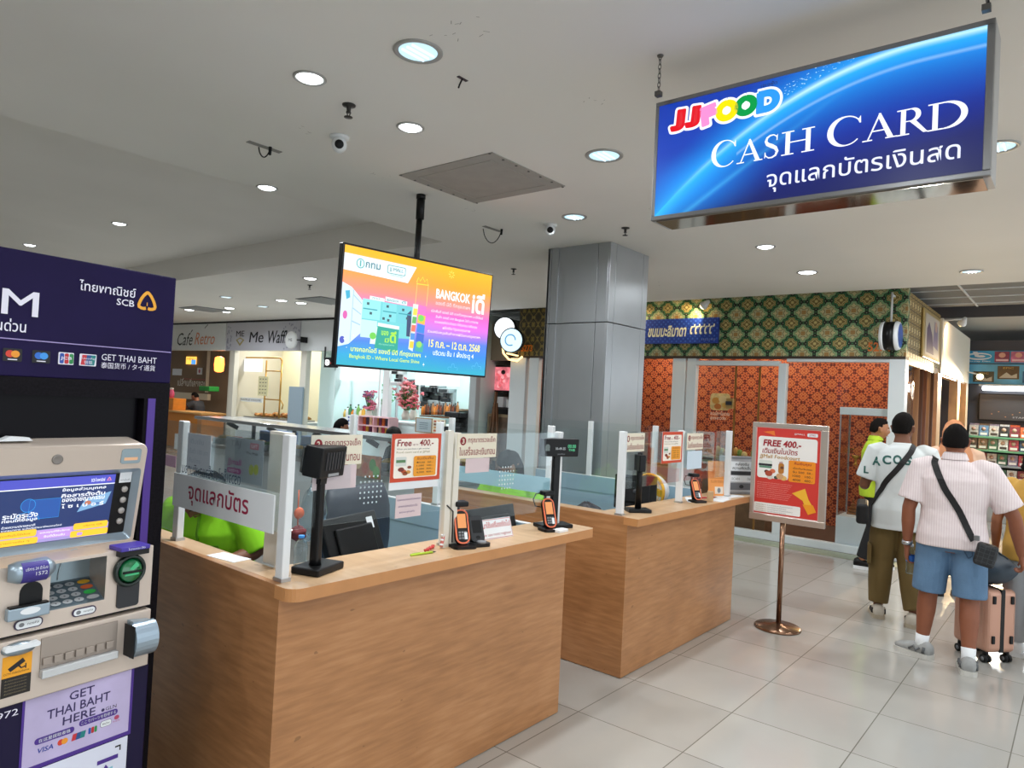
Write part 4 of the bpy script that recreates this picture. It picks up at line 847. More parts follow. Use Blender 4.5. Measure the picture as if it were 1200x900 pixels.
for r_ in range(4):
    for c_ in range(4):
        col = M('key metal', '#c9cdd0', .35, .5) if c_ < 3 else [M('key amber', '#d8a62c', .4), M('key red brown', '#b5562e', .4), GREEN, M('key metal', '#c9cdd0', .35, .5)][3-r_ if r_ else 3]
        a.ell(.026+.033*c_+(.008 if c_ == 3 else 0), .02+.024*r_, .014 if c_ < 3 else .019, .009, .003, col, n=16); a.ell(.026+.033*c_, .02+.024*r_, .003, .003, .0035, GREY, n=8) if c_ < 3 else None
a.build('keypad', md_)
a = MB(M('arc line', '#c4d2d8', .3, .5), A); a.tube([(kx1-.05+.045*math.cos(R(q)), kz0+.06+.09*math.sin(R(q)), mo-.098) for q in range(80, 185, 10)], .0015, n=5); a.build('recess_wire', md_)
a = MB(DARK, A); a.prism(rr(-.213, .915, -.143, 1.02, .01), mo, mo+.006); rd = a.build('reader_plate', md_)
X = A @ T3(-.18, 1.033, mo); a = MB(M('reader ring', '#26302c', .25, .3), X); a.lathe([(.05, 0), (.052, .012), (.046, .022), (.040, .016)], n=36, cap=False); a.build('reader_ring', md_)
a = MB(M('reader green glass', '#0f6a3c', .08, 0, coat=1), X); a.lathe([(.040, .014), (.03, .024), (.001, .028)], n=32); a.box(-.03, -.004, .02, .03, .002, .031, BLACK); a.poly([(-.012, .008), (.01, .03), (.02, .018), (.002, .004)], .0285, M('reader glow', '#3fd08a', emit=.5)); a.rect(-.025, -.012, .02, -.006, .0285, M('reader glow', '#3fd08a', emit=.5)); a.build('reader_lens', md_)
def pill(x0, y0, w_, h_, host):
    a = MB(M('pill plum', '#3a2d4a', .4), A); a.prism(rr(x0, y0, x0+w_, y0+h_, h_*.48), mo, mo+.004); a.rrect(x0+.004, y0+.003, x0+w_-.004, y0+h_-.003, h_*.36, mo+.0045, PAPER); a.text('กดรหัส', x0+w_*.45, y0+h_*.4, x0+w_*.85, y0+h_*.65, mo+.005, INK); a.ell(x0+w_*.25, y0+h_*.5, .007, .006, mo+.005, GREY); a.build('pill_label', host)
pill(-.208, .917, .062, .022, rd); pill(-.345, .918, .07, .025, md_); pill(-.50, .916, .075, .028, md_)
a = MB(BLACK, A); a.prism([(-.49, .985), (-.43, .985), (-.43, 1.02)]+[(-.46+.03*math.cos(R(q)), 1.02+.03*math.sin(R(q))) for q in range(10, 180, 17)]+[(-.49, 1.02)], mo-.0, mo+.002); sl = a.build('receipt_mouth', md_)
a = MB(SILVB, A); a.box(-.525, .95, mo, -.415, .985, mo+.022, bev=.004); a.box(-.52, .98, mo+.004, -.42, .99, mo+.02, BLACK); a.ell(-.468, .972, .026, .010, mo+.0225, PAPER); a.build('receipt_tray', md_)
a = MB(SILVB, A); a.tube([(-.525, 1.085, mo+.005), (-.505, 1.085, mo+.012), (-.43, 1.087, mo+.012), (-.42, 1.087, mo+.005)], [.024, .032, .032, .022], n=20); cu = a.build('light_cowl', md_)
a = MB(M('cowl violet', '#3b2f86', .4), A @ T3(0, 1.085, mo+.012)); rs = [[(x_, .0335*math.sin(R(q)), .0335*math.cos(R(q))) for q in range(-60, 61, 12)] for x_ in (-.503, -.435)]
a.add(rs[0]+rs[1], [(k, k+1, 12+k, 11+k) for k in range(10)]); a.text('บริการ 24 ชั่วโมง', -.497, .008, -.44, .018, .0345, PAPER); a.text('1572', -.47, -.008, -.44, .002, .0345, PAPER); a.build('cowl_label', cu)
a = MB(M('shelf violet', '#2c2370', .4), A); a.box(-.222, 1.10, .08, -.128, 1.113, .155, M('shelf top violet', '#4636a0', .4), bev=.002); a.box(-.222, 1.083, .08, -.128, 1.10, .15, BLACKM); a.text('โปรดระวัง', -.20, 1.103, -.145, 1.110, .1556, PAPER); a.build('reader_hood', md_)
# drawer panel
a = MB(BLACKM, A); a.box(u0, .893, -.04, u1, .906, .10); part('shadow_gap', a)
d0, d1, do = .708, .893, .135
a = MB(SILV, A); a.box(u0, d0, -.04, u1, d1, do, bev=.004); dr = part('dispenser_panel', a)
a = MB(SILVB, A); a.lathe([(.045, 0), (.040, .012), (.001, .02)], mx=T3(-.487, .868, do) @ Matrix.Diagonal((1, .42, 1, 1)), n=28); a.rrect(-.53, .868, -.44, .882, .006, do+.022, PAPER, t=.02); a.build('receipt_lip', dr)
a = MB(M('slot steel', '#a69a90', .35, .6), A); a.box(-.43, .79, do, -.21, .88, do+.004, bev=.001)
for k in range(7): a.box(-.425+k*.030, .80, do+.004, -.400+k*.030, .822, do+.010, bev=.002)
a.box(-.43, .765, do, -.21, .79, do+.02, M('slot bright', '#d5d8da', .25, .6), bev=.003); a.build('cash_slot', dr)
Y_ = [(.055*math.sin(R(q))*.75, .055*math.cos(R(q))) for q in range(0, 181, 15)]
a = MB(SILVB, A @ T3(-.158, .815, do)); a.prism([(-.02, -.055), (.045, -.05), (.045, .05), (-.02, .06)], 0, .035); rs = [[(x_, q[1], .03+q[0]) for q in Y_] for x_ in (-.025, .048)]; k_ = len(Y_)
a.add(rs[0]+rs[1], [(k, k+1, k_+k+1, k_+k) for k in range(k_-1)]+[tuple(range(k_)), tuple(range(2*k_-1, k_-1, -1))], smooth=False); a.prism([(-.028, -.05), (-.026, -.05), (-.026, .05), (-.028, .05)], 0, .06, BLACKM); a.build('deposit_cowl', dr)
a = MB(M('caution amber', '#f0a524', .5), A); a.rect(-.526, .79, -.451, .85, do+.001); a.rect(-.526, .735, -.451, .79, do+.001, M('caution black', '#1c1814', .5))
a.poly([(-.512, .815), (-.505, .805), (-.468, .826), (-.475, .838)], do+.0015, INK); a.stroke([(-.484, .818), (-.478, .81), (-.468, .812)], .004, do+.0015, INK); a.rect(-.468, .806, -.465, .82, do+.0015, INK)
a.text('CCTV กำลังบันทึกภาพ', -.522, .798, -.457, .804, do+.0015, INK)
for k in range(5): a.text('พื้นที่นี้มีกล้องวงจรปิด', -.518, .779-.009*k, -.462, .783-.009*k, do+.0015, M('caution tan', '#8d7d62', .5))
a.build('caution_sticker', dr)
# lower cabinet with posters
lo = .12
a = MB(M('cabinet purple', '#1d1738', .35, spec=.2), A); a.box(u0-.02, .0, -.04, u1+.012, d0, lo, bev=.004); lc = part('lower_cabinet', a)
a = MB(M('poster lavender', '#bfb3d8', .5, var=.12, vscale=6), A); a.rect(-.462, .492, -.138, .713, lo+.002, PUR); a.rect(-.455, .505, -.147, .704, lo+.0025)
pv = M('poster violet ink', '#33265e', .5)
a.text('GET', -.335, .664, -.262, .690, lo+.003, pv, bold=.012); a.text('THAI BAHT', -.395, .628, -.212, .655, lo+.003, pv, bold=.012); a.text('HERE', -.35, .595, -.255, .620, lo+.003, pv, bold=.012)
a.ell(-.232, .601, .005, .005, lo+.003, pv); a.text('GLN', -.224, .596, -.19, .607, lo+.003, INK)
a.rrect(-.425, .563, -.315, .582, .009, lo+.003, PUR); a.text('在这里提取泰铢', -.414, .567, -.326, .578, lo+.0035, PAPER); a.rrect(-.302, .573, -.185, .592, .009, lo+.003, PUR); a.text('ここでバーツを取得する', -.296, .577, -.191, .588, lo+.0035, PAPER)
a.text('VISA', -.418, .536, -.372, .551, lo+.003, M('visa blue', '#2a3f9a', .5), bold=.02, slant=.2); a.ell(-.352, .546, .009, .009, lo+.003, mr); a.ell(-.341, .546, .009, .009, lo+.0034, my)
for k, c_ in enumerate(('#c8323c', '#1e4f8e', '#17807f')): a.poly([(-.322+k*.012, .537), (-.308+k*.012, .537), (-.304+k*.012, .557), (-.318+k*.012, .557)], lo+.003+.0002*k, M('stripe '+c_, c_, .5))
for k, c_ in enumerate(('#2a4fa8', '#c0282e', '#2b8a4a')): a.rrect(-.273+k*.009, .54, -.265+k*.009, .559, .003, lo+.003, M('stripe '+c_, c_, .5))
a.rrect(-.238, .546, -.203, .566, .008, lo+.003, pv); a.rrect(-.237, .547, -.204, .565, .007, lo+.0034, PAPER); a.text('WeChat', -.232, .553, -.209, .559, lo+.0038, INK); a.ell(-.187, .563, .008, .007, lo+.003, M('mark rose', '#b8486a', .5)); a.text('PromptPay', -.198, .548, -.176, .554, lo+.003, M('mark rose', '#b8486a', .5))
a.build('lavender_poster', lc)
a = MB(M('lower poster white', '#dfe2f2', .5), A); a.rect(-.455, .30, -.147, .49, lo+.0025); a.rect(-.24, .43, -.175, .443, lo+.003, PUR); a.poly([(-.186, .47), (-.168, .47), (-.168, .452), (-.172, .452), (-.172, .465), (-.186, .465)], lo+.003, INK)
a.poly([(-.235, .36), (-.19, .365), (-.19, .41), (-.235, .405)], lo+.003, M('poster cyan', '#7fc4d8', .5)); a.poly([(-.222, .408), (-.204, .41), (-.213, .423)], lo+.0034, PUR); a.text('SCAN YOUR QR', -.42, .375, -.26, .40, lo+.003, pv, bold=.01); a.build('white_poster', lc)
a = MB(WT, A); a.text('5972', -.545, .671, -.472, .69, lo+.002); a.build('machine_number', lc)
a = MB(PAPER, A); a.prism([(-.53, 1.449), (-.44, 1.449), (-.45, 1.459), (-.50, 1.463)], .0, .03); a.build('paper_scrap', None, 'folded white paper scrap on top of the cash machine bezel', 'paper')

# ================================================================== HANGING TELEVISION
TO = Vector((3.462, 3.76, 1.80)); tth = R(-6.3)
t = thing('television', 'wide television with a colourful Bangkok advert hanging from a black ceiling pole', 'television', TO, tth)
TVF = frame(TO, (math.cos(tth), math.sin(tth), 0)) @ RX(R(2.2))
W0, W1, HT_ = -.66, .685, .82
a = MB(BLACK, TVF); a.box(W0, 0, -.05, W1, HT_, 0, bev=.006); a.box(W0+.25, .15, -.09, W1-.25, HT_-.15, -.05, bev=.02); a.build('housing', t)
a = MB(BLACK); a.cyl((3.47, 3.83, 2.2), (3.462, 3.80, CEIL), .022, n=16); a.cyl((3.462, 3.80, 2.92), (3.462, 3.80, CEIL), .03, n=16); a.lathe([(.034, -.03), (.034, 0)], mx=T3(3.462, 3.80, CEIL), n=16); a.box(3.37, 3.82, 2.1, 3.55, 3.85, 2.35); a.build('ceiling_pole', t)
TS = TVF @ T3(W0+.014, .014, .0015); w, h = W1-W0-.028, HT_-.028
m, nt, b_ = nm('advert gradient', .25); v, x, y, z = coords(nt, 'UV'); b_.inputs['Base Color'].default_value = (.01, .01, .01, 1)
f = y+(x-.5)*-.06
gl = ramp(nt, f, [(0, '#12a7b5'), (.12, '#109fd0'), (.24, '#3f7fd8'), (.36, '#8f8fe0'), (.52, '#e06ad0'), (.66, '#f58a80'), (.80, '#fb9a4a'), (1, '#fdb60e')])
gr = ramp(nt, f, [(0, '#10a4c4'), (.15, '#1a80d8'), (.27, '#4a76e0'), (.40, '#d66ae0'), (.52, '#f25ec0'), (.62, '#f98a80'), (.78, '#fca01a'), (1, '#fdba08')])
mm = mix(nt, ((x-.3)*2.2).clamp(), gl, gr); nt.links.new(mm, b_.inputs['Emission Color']); b_.inputs['Emission Strength'].default_value = 1.0
ADV = m
a = MB(ADV, TS); a.rect(0, 0, w, h, 0); scr = a.build('screen', t)
uv = scr.data.uv_layers.new(name='UVMap')
for i_, c_ in enumerate(((0, 0), (1, 0), (1, 1), (0, 1))): uv.data[i_].uv = c_
def em(c_, e_=1.0): return M('lit '+c_+str(e_), c_, emit=e_)
a = MB(em('#ffffff'), TS)
def q4(pts, z_, c_): a.poly([(u_*w, v_*h) for u_, v_ in pts], z_, em(c_))
def tx(s_, u0_, v0, u1_, v1, c_, bold=.008): a.text(s_, u0_*w, v0*h, u1_*w, v1*h, .0016, em(c_), bold=bold)
q4([(0, .935), (0, .795), (.395, .775), (.445, .93)], .0005, '#dff0fb'); a.ell(.095*w, .868*h, .024*w, .042*h, .001, em('#4aa7a5')); a.ell(.095*w, .868*h, .019*w, .034*h, .0012, em('#dff0fb')); q4([(.091, .842), (.099, .842), (.099, .895), (.091, .895)], .0014, '#4aa7a5'); tx('กทม', .125, .842, .215, .892, '#2f6f7a', .015)
a.rrect(.258*w, .83*h, .375*w, .905*h, .012, .001, em('#4a9a94')); a.rrect(.262*w, .836*h, .371*w, .899*h, .010, .0012, em('#dff0fb')); tx('JJ MALL', .272, .848, .36, .886, '#2f7f7a', .015); tx('CHATUCHAK', .28, .812, .36, .826, '#7ab0b0')
# market stall picture
q4([(0, .69), (.055, .66), (.125, .56), (.125, .28), (.06, .18), (0, .15)], .0005, '#cfe3f2')
for k in range(3): q4([(.07, .60-.11*k), (.12, .535-.09*k), (.12, .525-.09*k), (.07, .588-.11*k)], .0008, '#9fc4da')
q4([(.065, .64), (.07, .64), (.07, .2), (.065, .2)], .0008, '#a9cadd'); q4([(.02, .62), (.045, .63), (.05, .57), (.03, .55)], .0009, '#2fa7c8'); a.ell(.028*w, .42*h, .013*w, .035*h, .0009, em('#d458a8')); a.ell(.022*w, .21*h, .015*w, .03*h, .0009, em('#4450b8'))
q4([(.125, .58), (.45, .57), (.45, .28), (.125, .26)], .0006, '#6cc9cf'); q4([(.125, .40), (.22, .40), (.22, .25), (.125, .25)], .0008, '#bfe6e2'); q4([(.125, .58), (.235, .575), (.235, .41), (.125, .41)], .0008, '#8fdce0'); q4([(.245, .575), (.335, .57), (.335, .41), (.245, .41)], .0008, '#7ad2d8'); q4([(.345, .57), (.44, .565), (.44, .41), (.345, .41)], .0008, '#6cc6d0')
for u_ in (.13, .25, .35): q4([(u_, .50), (u_+.085, .50), (u_+.085, .49), (u_, .49)], .001, '#2f9aa8')
for u_, v_ in ((.15, .53), (.17, .45), (.27, .53), (.29, .45), (.37, .52), (.40, .45), (.28, .41), (.25, .42)): q4([(u_, v_), (u_+.015, v_), (u_+.015, v_+.022), (u_, v_+.022)], .0011, '#35505a')
q4([(.165, .61), (.255, .605), (.255, .575), (.165, .58)], .001, '#e8f4f6'); q4([(.26, .625), (.40, .61), (.40, .575), (.26, .585)], .001, '#d8eef2'); tx('กทม.', .18, .585, .23, .603, '#4a9aa0'); tx('BANGKOK', .27, .588, .345, .607, '#3f6f7a'); tx('ดี', .365, .585, .39, .612, '#3f8f9a')
q4([(.225, .39), (.36, .38), (.36, .35), (.225, .36)], .0012, '#e4f3f0'); q4([(.225, .36), (.36, .35), (.36, .14), (.215, .17)], .001, '#19a08c'); tx('ของ', .25, .285, .295, .325, '#a8e83a', .02); tx('มี', .275, .225, .30, .265, '#a8e83a', .02); tx('ดี', .305, .225, .345, .33, '#a8e83a', .03); tx('ที่กรุงเทพฯ', .24, .195, .335, .215, '#8fdcc0'); q4([(.19, .35), (.225, .35), (.22, .2), (.185, .2)], .0007, '#d8efe2'); a.ell(.20*w, .27*h, .02*w, .03*h, .0009, em('#6ac94a'))
q4([(.405, .50), (.43, .54), (.445, .3), (.41, .3)], .0009, '#2c3f66'); q4([(.44, .60), (.475, .60), (.46, .17), (.43, .19)], .0009, '#d6e2d8')
for k, c_ in enumerate(('#e8d24a', '#5cae5a', '#e0705a', '#4a8fd8', '#f0c83a')): q4([(.445-.002*k, .56-.075*k), (.472-.002*k, .56-.075*k), (.47-.002*k, .50-.075*k), (.443-.002*k, .50-.075*k)], .001, c_)
for k, c_ in enumerate(('#e86fc0', '#e8b83a', '#2f7fd8', '#2f62c8', '#35a8a0')): q4([(.478, .60-.085*k), (.53, .59-.085*k), (.527, .51-.085*k), (.475, .52-.085*k)], .001, c_)
a.ell(.50*w, .48*h, .02*w, .03*h, .0012, em('#6ad05a')); a.ell(.50*w, .24*h, .018*w, .03*h, .0012, em('#8fd05a'))
for u_ in (.452, .528): q4([(u_, .60), (u_+.003, .60), (u_+.006, .80), (u_+.003, .80)], .001, '#fbd07a')
a.stroke([(.452*w, .80*h), (.462*w, .845*h), (.475*w, .815*h), (.49*w, .855*h), (.505*w, .815*h), (.52*w, .845*h), (.53*w, .79*h), (.452*w, .785*h)], .006, .0012, em('#fddc3a'))
tx('BANGKOK', .590, .685, .842, .775, '#ffffff', .03); tx('ดี', .885, .60, .955, .80, '#fff3f0', .03); tx('i', .858, .60, .878, .78, '#fff3f0', .03); tx('ของดี มีดี ที่กรุงเทพฯ', .592, .615, .845, .665, '#ffd8e0', .004)
for k, (s_, u0_, u1_) in enumerate((('เปิดพื้นที่ ของดี มีดี จากทั่วกรุงเทพฯ มาให้ช้อป', .565, .95), ('สินค้า ของดี จาก Bangkok ไอดี มากมาย', .60, .915), ('รวมของดีประจำเขต ที่คัดสรรมาเพื่อคุณ', .595, .91), ('ผลิตภัณฑ์ชุมชนคุณภาพ', .655, .86), ('ร่วมสนับสนุนสินค้าจากฝีมือคนกรุงเทพฯ', .55, .94))): tx(s_, u0_, .535-.048*k+.01, u1_, .57-.048*k+.01, '#ffeaf6', .004)
tx('15 ก.ค. – 12 ต.ค. 2568', .565, .228, .945, .30, '#fbf08a', .02); tx('บริเวณ ชั้น 1 ฝั่งประตู 4', .60, .142, .90, .21, '#eafaff', .012)
tx('บางกอกไอดี ของดี มีดี ที่กรุงเทพฯ', .075, .108, .515, .17, '#e8fb6a', .012); tx('Bangkok ID - Where Local Gems Shine', .07, .055, .51, .098, '#d2f04a', .008)
for u_, v_, s_ in ((.035, .22, .016), (.085, .255, .01), (.05, .15, .006), (.55, .135, .01), (.54, .06, .014)): q4([(u_-s_*.55, v_), (u_-s_*.12, v_+s_*.3), (u_, v_+s_*1.4), (u_+s_*.12, v_+s_*.3), (u_+s_*.55, v_), (u_+s_*.12, v_-s_*.3), (u_, v_-s_*1.4), (u_-s_*.12, v_-s_*.3)], .0014, '#eafcff')
for q in range(8): a.stroke([(.69*w+.012*math.cos(R(45*q)), .93*h+.012*math.sin(R(45*q))), (.69*w+.03*math.cos(R(45*q)), .93*h+.03*math.sin(R(45*q)))], .006, .0012, em('#fdd84a'))
for u_, v_ in ((.93, .06), (.75, .03)): a.stroke([(w*(u_+.03*(1+.3*math.sin(5*R(q)))*math.cos(R(q))), h*(v_+.05*(1+.3*math.sin(5*R(q)))*math.sin(R(q)))) for q in range(0, 181, 10)], .0022, .0012, em('#5ac4f0'))
a.build('advert', t)

# ================================================================== HANGING LIGHT-BOX SIGN
JX = 2.625; JF = frame((JX, 1.445, 0), (0, -1, 0))    # local x to the right as seen, y = height
t = thing('hanging_sign', 'blue lit cash card light-box sign hanging from chains at the upper right', 'sign', (JX, .855, 2.43))
a = MB(ALU, JF); a.box(0, 2.427, -.16, 1.19, 2.930, -.012); a.build('box', t)
a = MB(M('sign frame', '#8d8e90', .3, .8), JF)
for q in ((0, 2.427, 1.19, 2.445), (0, 2.912, 1.19, 2.930), (0, 2.445, .016, 2.912), (1.168, 2.445, 1.19, 2.912)): a.box(q[0], q[1], -.02, q[2], q[3], .004, bev=.002)
a.build('frame', t)
a = MB(M('mirror trim', '#b8b0a4', .08, 1.0), JF); a.box(.02, 2.422, -.155, 1.17, 2.427, -.01); a.build('bottom_trim', t)
m, nt, b_ = nm('light box print', .3); v, x, y, z = coords(nt, 'UV'); b_.inputs['Base Color'].default_value = (.01, .01, .01, 1)
base = ramp(nt, y*.6+x*-.22+.30, [(0, '#020a40'), (.25, '#03135e'), (.45, '#052a98'), (.65, '#0538a8'), (1, '#062f98')])
def band(cx, amp, wid, k=1.0):   # light ribbon curve: from lower left rising to the upper right
    c_ = (x-.02).pow(1.0)
    return c_
k_ = (x*-1.15+1).mx(0.0); yc1 = (k_*k_)*-1+1.0
d1 = y-yc1; g1 = (d1/.55+1).clamp().pow(1.8)*d1.lt(0.0)+(d1*-1/.38+1).clamp().pow(1.5)*d1.gt(0.0)*.75
yc2 = x*1.5-.18
d2 = (y-yc2).abs(); g2 = (d2*-1/.05+1).clamp().pow(1.5)*((x*-2.2+1.5).clamp())*.7
yc3 = yc1+x*-.02+.0; g3 = ((y-yc3).abs()*-1/.045+1).clamp().pow(1.6)*((x*2.0-.1).clamp())+((y-yc1+.14).abs()*-1/.02+1).clamp()*.35*x.gt(.3)
glow = (((x-.12)*(x-.12)*9+(y-.22)*(y-.22)*7)*-1+1).clamp().pow(2.0)
c1 = mix(nt, (glow*.55).clamp(), base, '#0a7ce8'); c1 = mix(nt, (g1*.85).clamp(), c1, '#0a96f4'); c1 = mix(nt, (g1.pow(3.0)*.7).clamp(), c1, '#35c4f8'); c1 = mix(nt, (g2*.5).clamp(), c1, '#4fc4f6'); c1 = mix(nt, (g3*.75).clamp(), c1, '#cdf0ff')
nz = noise(nt, v, 90, 1); sp = nz.gt(.66)*((y-(yc1+.09)).abs().lt(.05))*x.gt(.36)*x.lt(.66); c1 = mix(nt, sp*.8, c1, '#c8f2ff')
nt.links.new(c1, b_.inputs['Emission Color']); b_.inputs['Emission Strength'].default_value = 1.0
a = MB(m, JF); a.rect(.014, 2.443, 1.17, 2.914, .002); fc = a.build('light_face', t)
uv = fc.data.uv_layers.new(name='UVMap')
for i_, c_ in enumerate(((0, 0), (1, 0), (1, 1), (0, 1))): uv.data[i_].uv = c_
sw = em('#f4f8ff', 1.0); a = MB(sw, JF)
# JJFOOD: bouncing coloured letters with a white outline
for ch, x0_, y0_, w_, h_, c_, rot in (('J', .072, 2.788, .066, .09, '#d01824', -4), ('J', .138, 2.790, .066, .088, '#d01824', -5), ('F', .205, 2.786, .07, .082, '#ee86c4', 10), ('O', .268, 2.785, .092, .085, '#f8d40c', 0), ('O', .346, 2.789, .09, .082, '#0c8f43', 0), ('D', .432, 2.785, .09, .088, '#2a8ee0', 0)):
    Xl = T3(x0_+w_/2, y0_+h_/2, 0) @ RZ(R(rot))
    a.outline(ch, -w_/2+.002, -h_/2+.002, w_/2-.002, h_/2-.002, .012, .003, sw, mx=Xl, bold=.06); a.outline(ch, -w_/2+.006, -h_/2+.006, w_/2-.006, h_/2-.006, .0065, .0045, em(c_), mx=Xl, bold=.03)
    if ch == 'O': a.ell(0, 0, .011, .017, .0055, sw, mx=Xl)
a.text('เจเจฟู้ด', .447, 2.882, .508, 2.902, .003, em('#1a2a3a', .3))
# serif capitals drawn as shapes
def glyph(ch, x0_, y0_, w_, h_, z_=.004):
    X_ = lambda u_, v_: (x0_+u_*w_, y0_+v_*h_)
    def P_(pts): a.poly([X_(*p_) for p_ in pts], z_)
    def serif(u_, v_, s_=.16, t_=.045): P_([(u_-s_, v_), (u_+s_, v_), (u_+s_, v_+t_), (u_-s_, v_+t_)])
    def strokeg(pts, ws): a.stroke([X_(*p_) for p_ in pts], [q*w_ for q in ws], z_)
    if ch == 'C':
        pts = [(.53+.47*math.cos(R(q)), .5+.49*math.sin(R(q))) for q in range(38, 325, 8)]; ws = [.035+.15*max(0, -math.cos(R(q)))**1.3 for q in range(38, 325, 8)]
        strokeg(pts, ws); P_([(.86, .83), (.92, .70), (.96, .70), (.95, .95), (.90, .86)])
    if ch == 'D':
        P_([(.12, .0), (.26, .0), (.26, 1), (.12, 1)]); serif(.19, 0, .19); serif(.19, .955, .19)
        qs = list(range(-90, 91, 9)); strokeg([(.42+.50*math.cos(R(q)), .5+.478*math.sin(R(q))) for q in qs], [.035+.13*math.cos(R(q))**1.3 for q in qs]); P_([(.2, .0), (.45, .0), (.45, .04), (.2, .04)]); P_([(.2, .96), (.45, .96), (.45, 1), (.2, 1)])
    if ch == 'H':
        for u_ in (.19, .81): P_([(u_-.07, 0), (u_+.07, 0), (u_+.07, 1), (u_-.07, 1)]); serif(u_, 0, .19); serif(u_, .955, .19)
        P_([(.2, .50), (.8, .50), (.8, .545), (.2, .545)])
    if ch == 'A':
        P_([(.12, 0), (.165, 0), (.50, .93), (.47, 1.0)]); P_([(.46, 1.02), (.52, 1.02), (.93, 0), (.76, 0), (.46, .84)]); P_([(.26, .33), (.70, .33), (.70, .375), (.26, .375)]); serif(.14, 0, .15); serif(.85, 0, .17)
    if ch == 'R':
        P_([(.12, 0), (.27, 0), (.27, 1), (.12, 1)]); serif(.195, 0, .19); serif(.19, .955, .19); qs = list(range(-90, 91, 10))
        strokeg([(.42+.22*math.cos(R(q)), .745+.232*math.sin(R(q))) for q in qs], [.035+.12*math.cos(R(q)) for q in qs]); P_([(.2, .96), (.44, .96), (.44, 1), (.2, 1)]); P_([(.2, .50), (.44, .50), (.44, .535), (.2, .535)]); P_([(.38, .51), (.56, .53), (.90, .04), (1.02, .0), (.80, .0)])
    if ch == 'S':
        pts = [(.80, .80), (.74, .91), (.60, .975), (.42, .97), (.26, .89), (.20, .75), (.28, .62), (.5, .52), (.72, .41), (.82, .26), (.74, .10), (.56, .025), (.36, .03), (.22, .12), (.17, .24)]
        strokeg(pts, [.04, .05, .06, .08, .11, .15, .19, .21, .19, .15, .11, .08, .06, .05, .04]); P_([(.76, .72), (.81, .72), (.83, .98), (.78, .93)]); P_([(.20, .28), (.15, .28), (.14, .02), (.19, .08)])
for ch, x0_, y0_, w_, h_ in (('C', .262, 2.604, .10, .105), ('A', .365, 2.605, .098, .088), ('S', .462, 2.605, .07, .090), ('H', .535, 2.606, .118, .088), ('C', .700, 2.602, .112, .105), ('A', .815, 2.603, .105, .09), ('R', .920, 2.602, .10, .088), ('D', 1.012, 2.600, .112, .09)): glyph(ch, x0_, y0_, w_, h_)
a.text('จุดแลกบัตรเงินสด', .485, 2.474, 1.108, 2.562, .004, em('#dfe6ff', 1.0), bold=.004)
a.build('lettering', t)
def chain(x_, y_, z0, z1, label, parent=t):
    a = MB(M('chain steel', '#6d6b68', .4, .8)); n_ = max(2, int((z1-z0)/.018))
    for k in range(n_):
        z_ = z0+(k+.5)*(z1-z0)/n_; Xk = T3(x_, y_, z_) @ RZ(R(90*(k % 2)))
        a.tube([(.006*math.cos(q), 0, .0125*math.sin(q)) for q in [R(30*j) for j in range(13)]], .0017, n=5, mx=Xk)
    a.box(x_-.012, y_-.012, z0-.02, x_+.012, y_+.012, z0); a.lathe([(.014, 0), (.012, -.006)], mx=T3(x_, y_, z1), n=12); a.build('chain', parent)
chain(JX-.06, 1.405, 2.948, CEIL, ''); chain(JX-.06, .275, 2.948, CEIL, '')
a = MB(BLACK); p_ = Vector((JX-.05, .272, 2.95))
a.tube([p_, p_+Vector((.0, .004, .03)), p_+Vector((0, -.012, .035)), p_+Vector((0, -.03, .022)), p_+Vector((0, -.06, .028)), p_+Vector((0, -.09, .07)), p_+Vector((0, -.12, .15))], .0055, n=8); a.build('power_cable', t)

# ================================================================== POSTER STAND
b_ = Vector((5.494, 1.781, 0)); PF = frame((5.494, 2.035, 0), (0, -1, 0))
t = thing('poster_stand', 'brown metal poster stand with round base holding a red food court poster', 'poster stand', b_)
BRZ = M('bronze steel', '#8a6a55', .22, .9); BRC = M('polished frame', '#c9bfb6', .3, .7)
a = MB(BRZ); a.lathe([(.17, 0), (.17, .012), (.16, .02), (.06, .026), (.03, .04)], mx=Matrix.Translation(b_), n=48); a.build('base', t)
a = MB(BRZ); a.cyl(b_+Vector((.02, 0, .03)), b_+Vector((.02, 0, .85)), .019, n=20); a.build('pole', t)
PW, Z0, Z1 = .565, .80, 1.56
a = MB(BRC, PF)
for q in ((0, Z0, PW, Z0+.05), (0, Z1-.035, PW, Z1), (0, Z0+.05, .03, Z1-.035), (PW-.05, Z0+.05, PW, Z1-.035)): a.box(q[0], q[1], -.02, q[2], q[3], .008, bev=.004)
a.box(.01, Z0+.01, -.018, PW-.01, Z1-.01, -.004, BRZ); a.build('frame', t)
a = MB(M('poster scarlet', '#d23a32', .4), PF); X0, X1, Y0, Y1 = .035, PW-.055, Z0+.055, Z1-.04; w, h = X1-X0, Y1-Y0
def pu(u_, v_): return X0+u_*w, Y0+v_*h
def R_(u0_, v0, u1_, v1, z_, m_, r_=0):
    p0, p1 = pu(u0_, v0), pu(u1_, v1); (a.rrect(*p0, *p1, r_, z_, m_) if r_ else a.rect(*p0, *p1, z_, m_))
def TT(s_, u0_, v0, u1_, v1, m_, bold=.01, slant=0.0): p0, p1 = pu(u0_, v0), pu(u1_, v1); a.text(s_, *p0, *p1, .0045, m_, bold=bold, slant=slant)
R_(-.015, -.012, 1.015, 1.012, .0, M('poster pink edge', '#f2cfc8', .5)); R_(0, 0, 1, 1, .001, M('poster scarlet', '#d23a32', .4))
a.poly([pu(.10, .95), pu(.28, .97), pu(.30, .91), pu(.22, .93)], .002, M('poster orange flash', '#ee7a2e', .5)); R_(.80, .925, .96, .965, .002, PAPER, .008); TT('JJ MALL', .83, .933, .93, .957, RED); TT('JJMALL', .60, .935, .77, .957, PAPER)
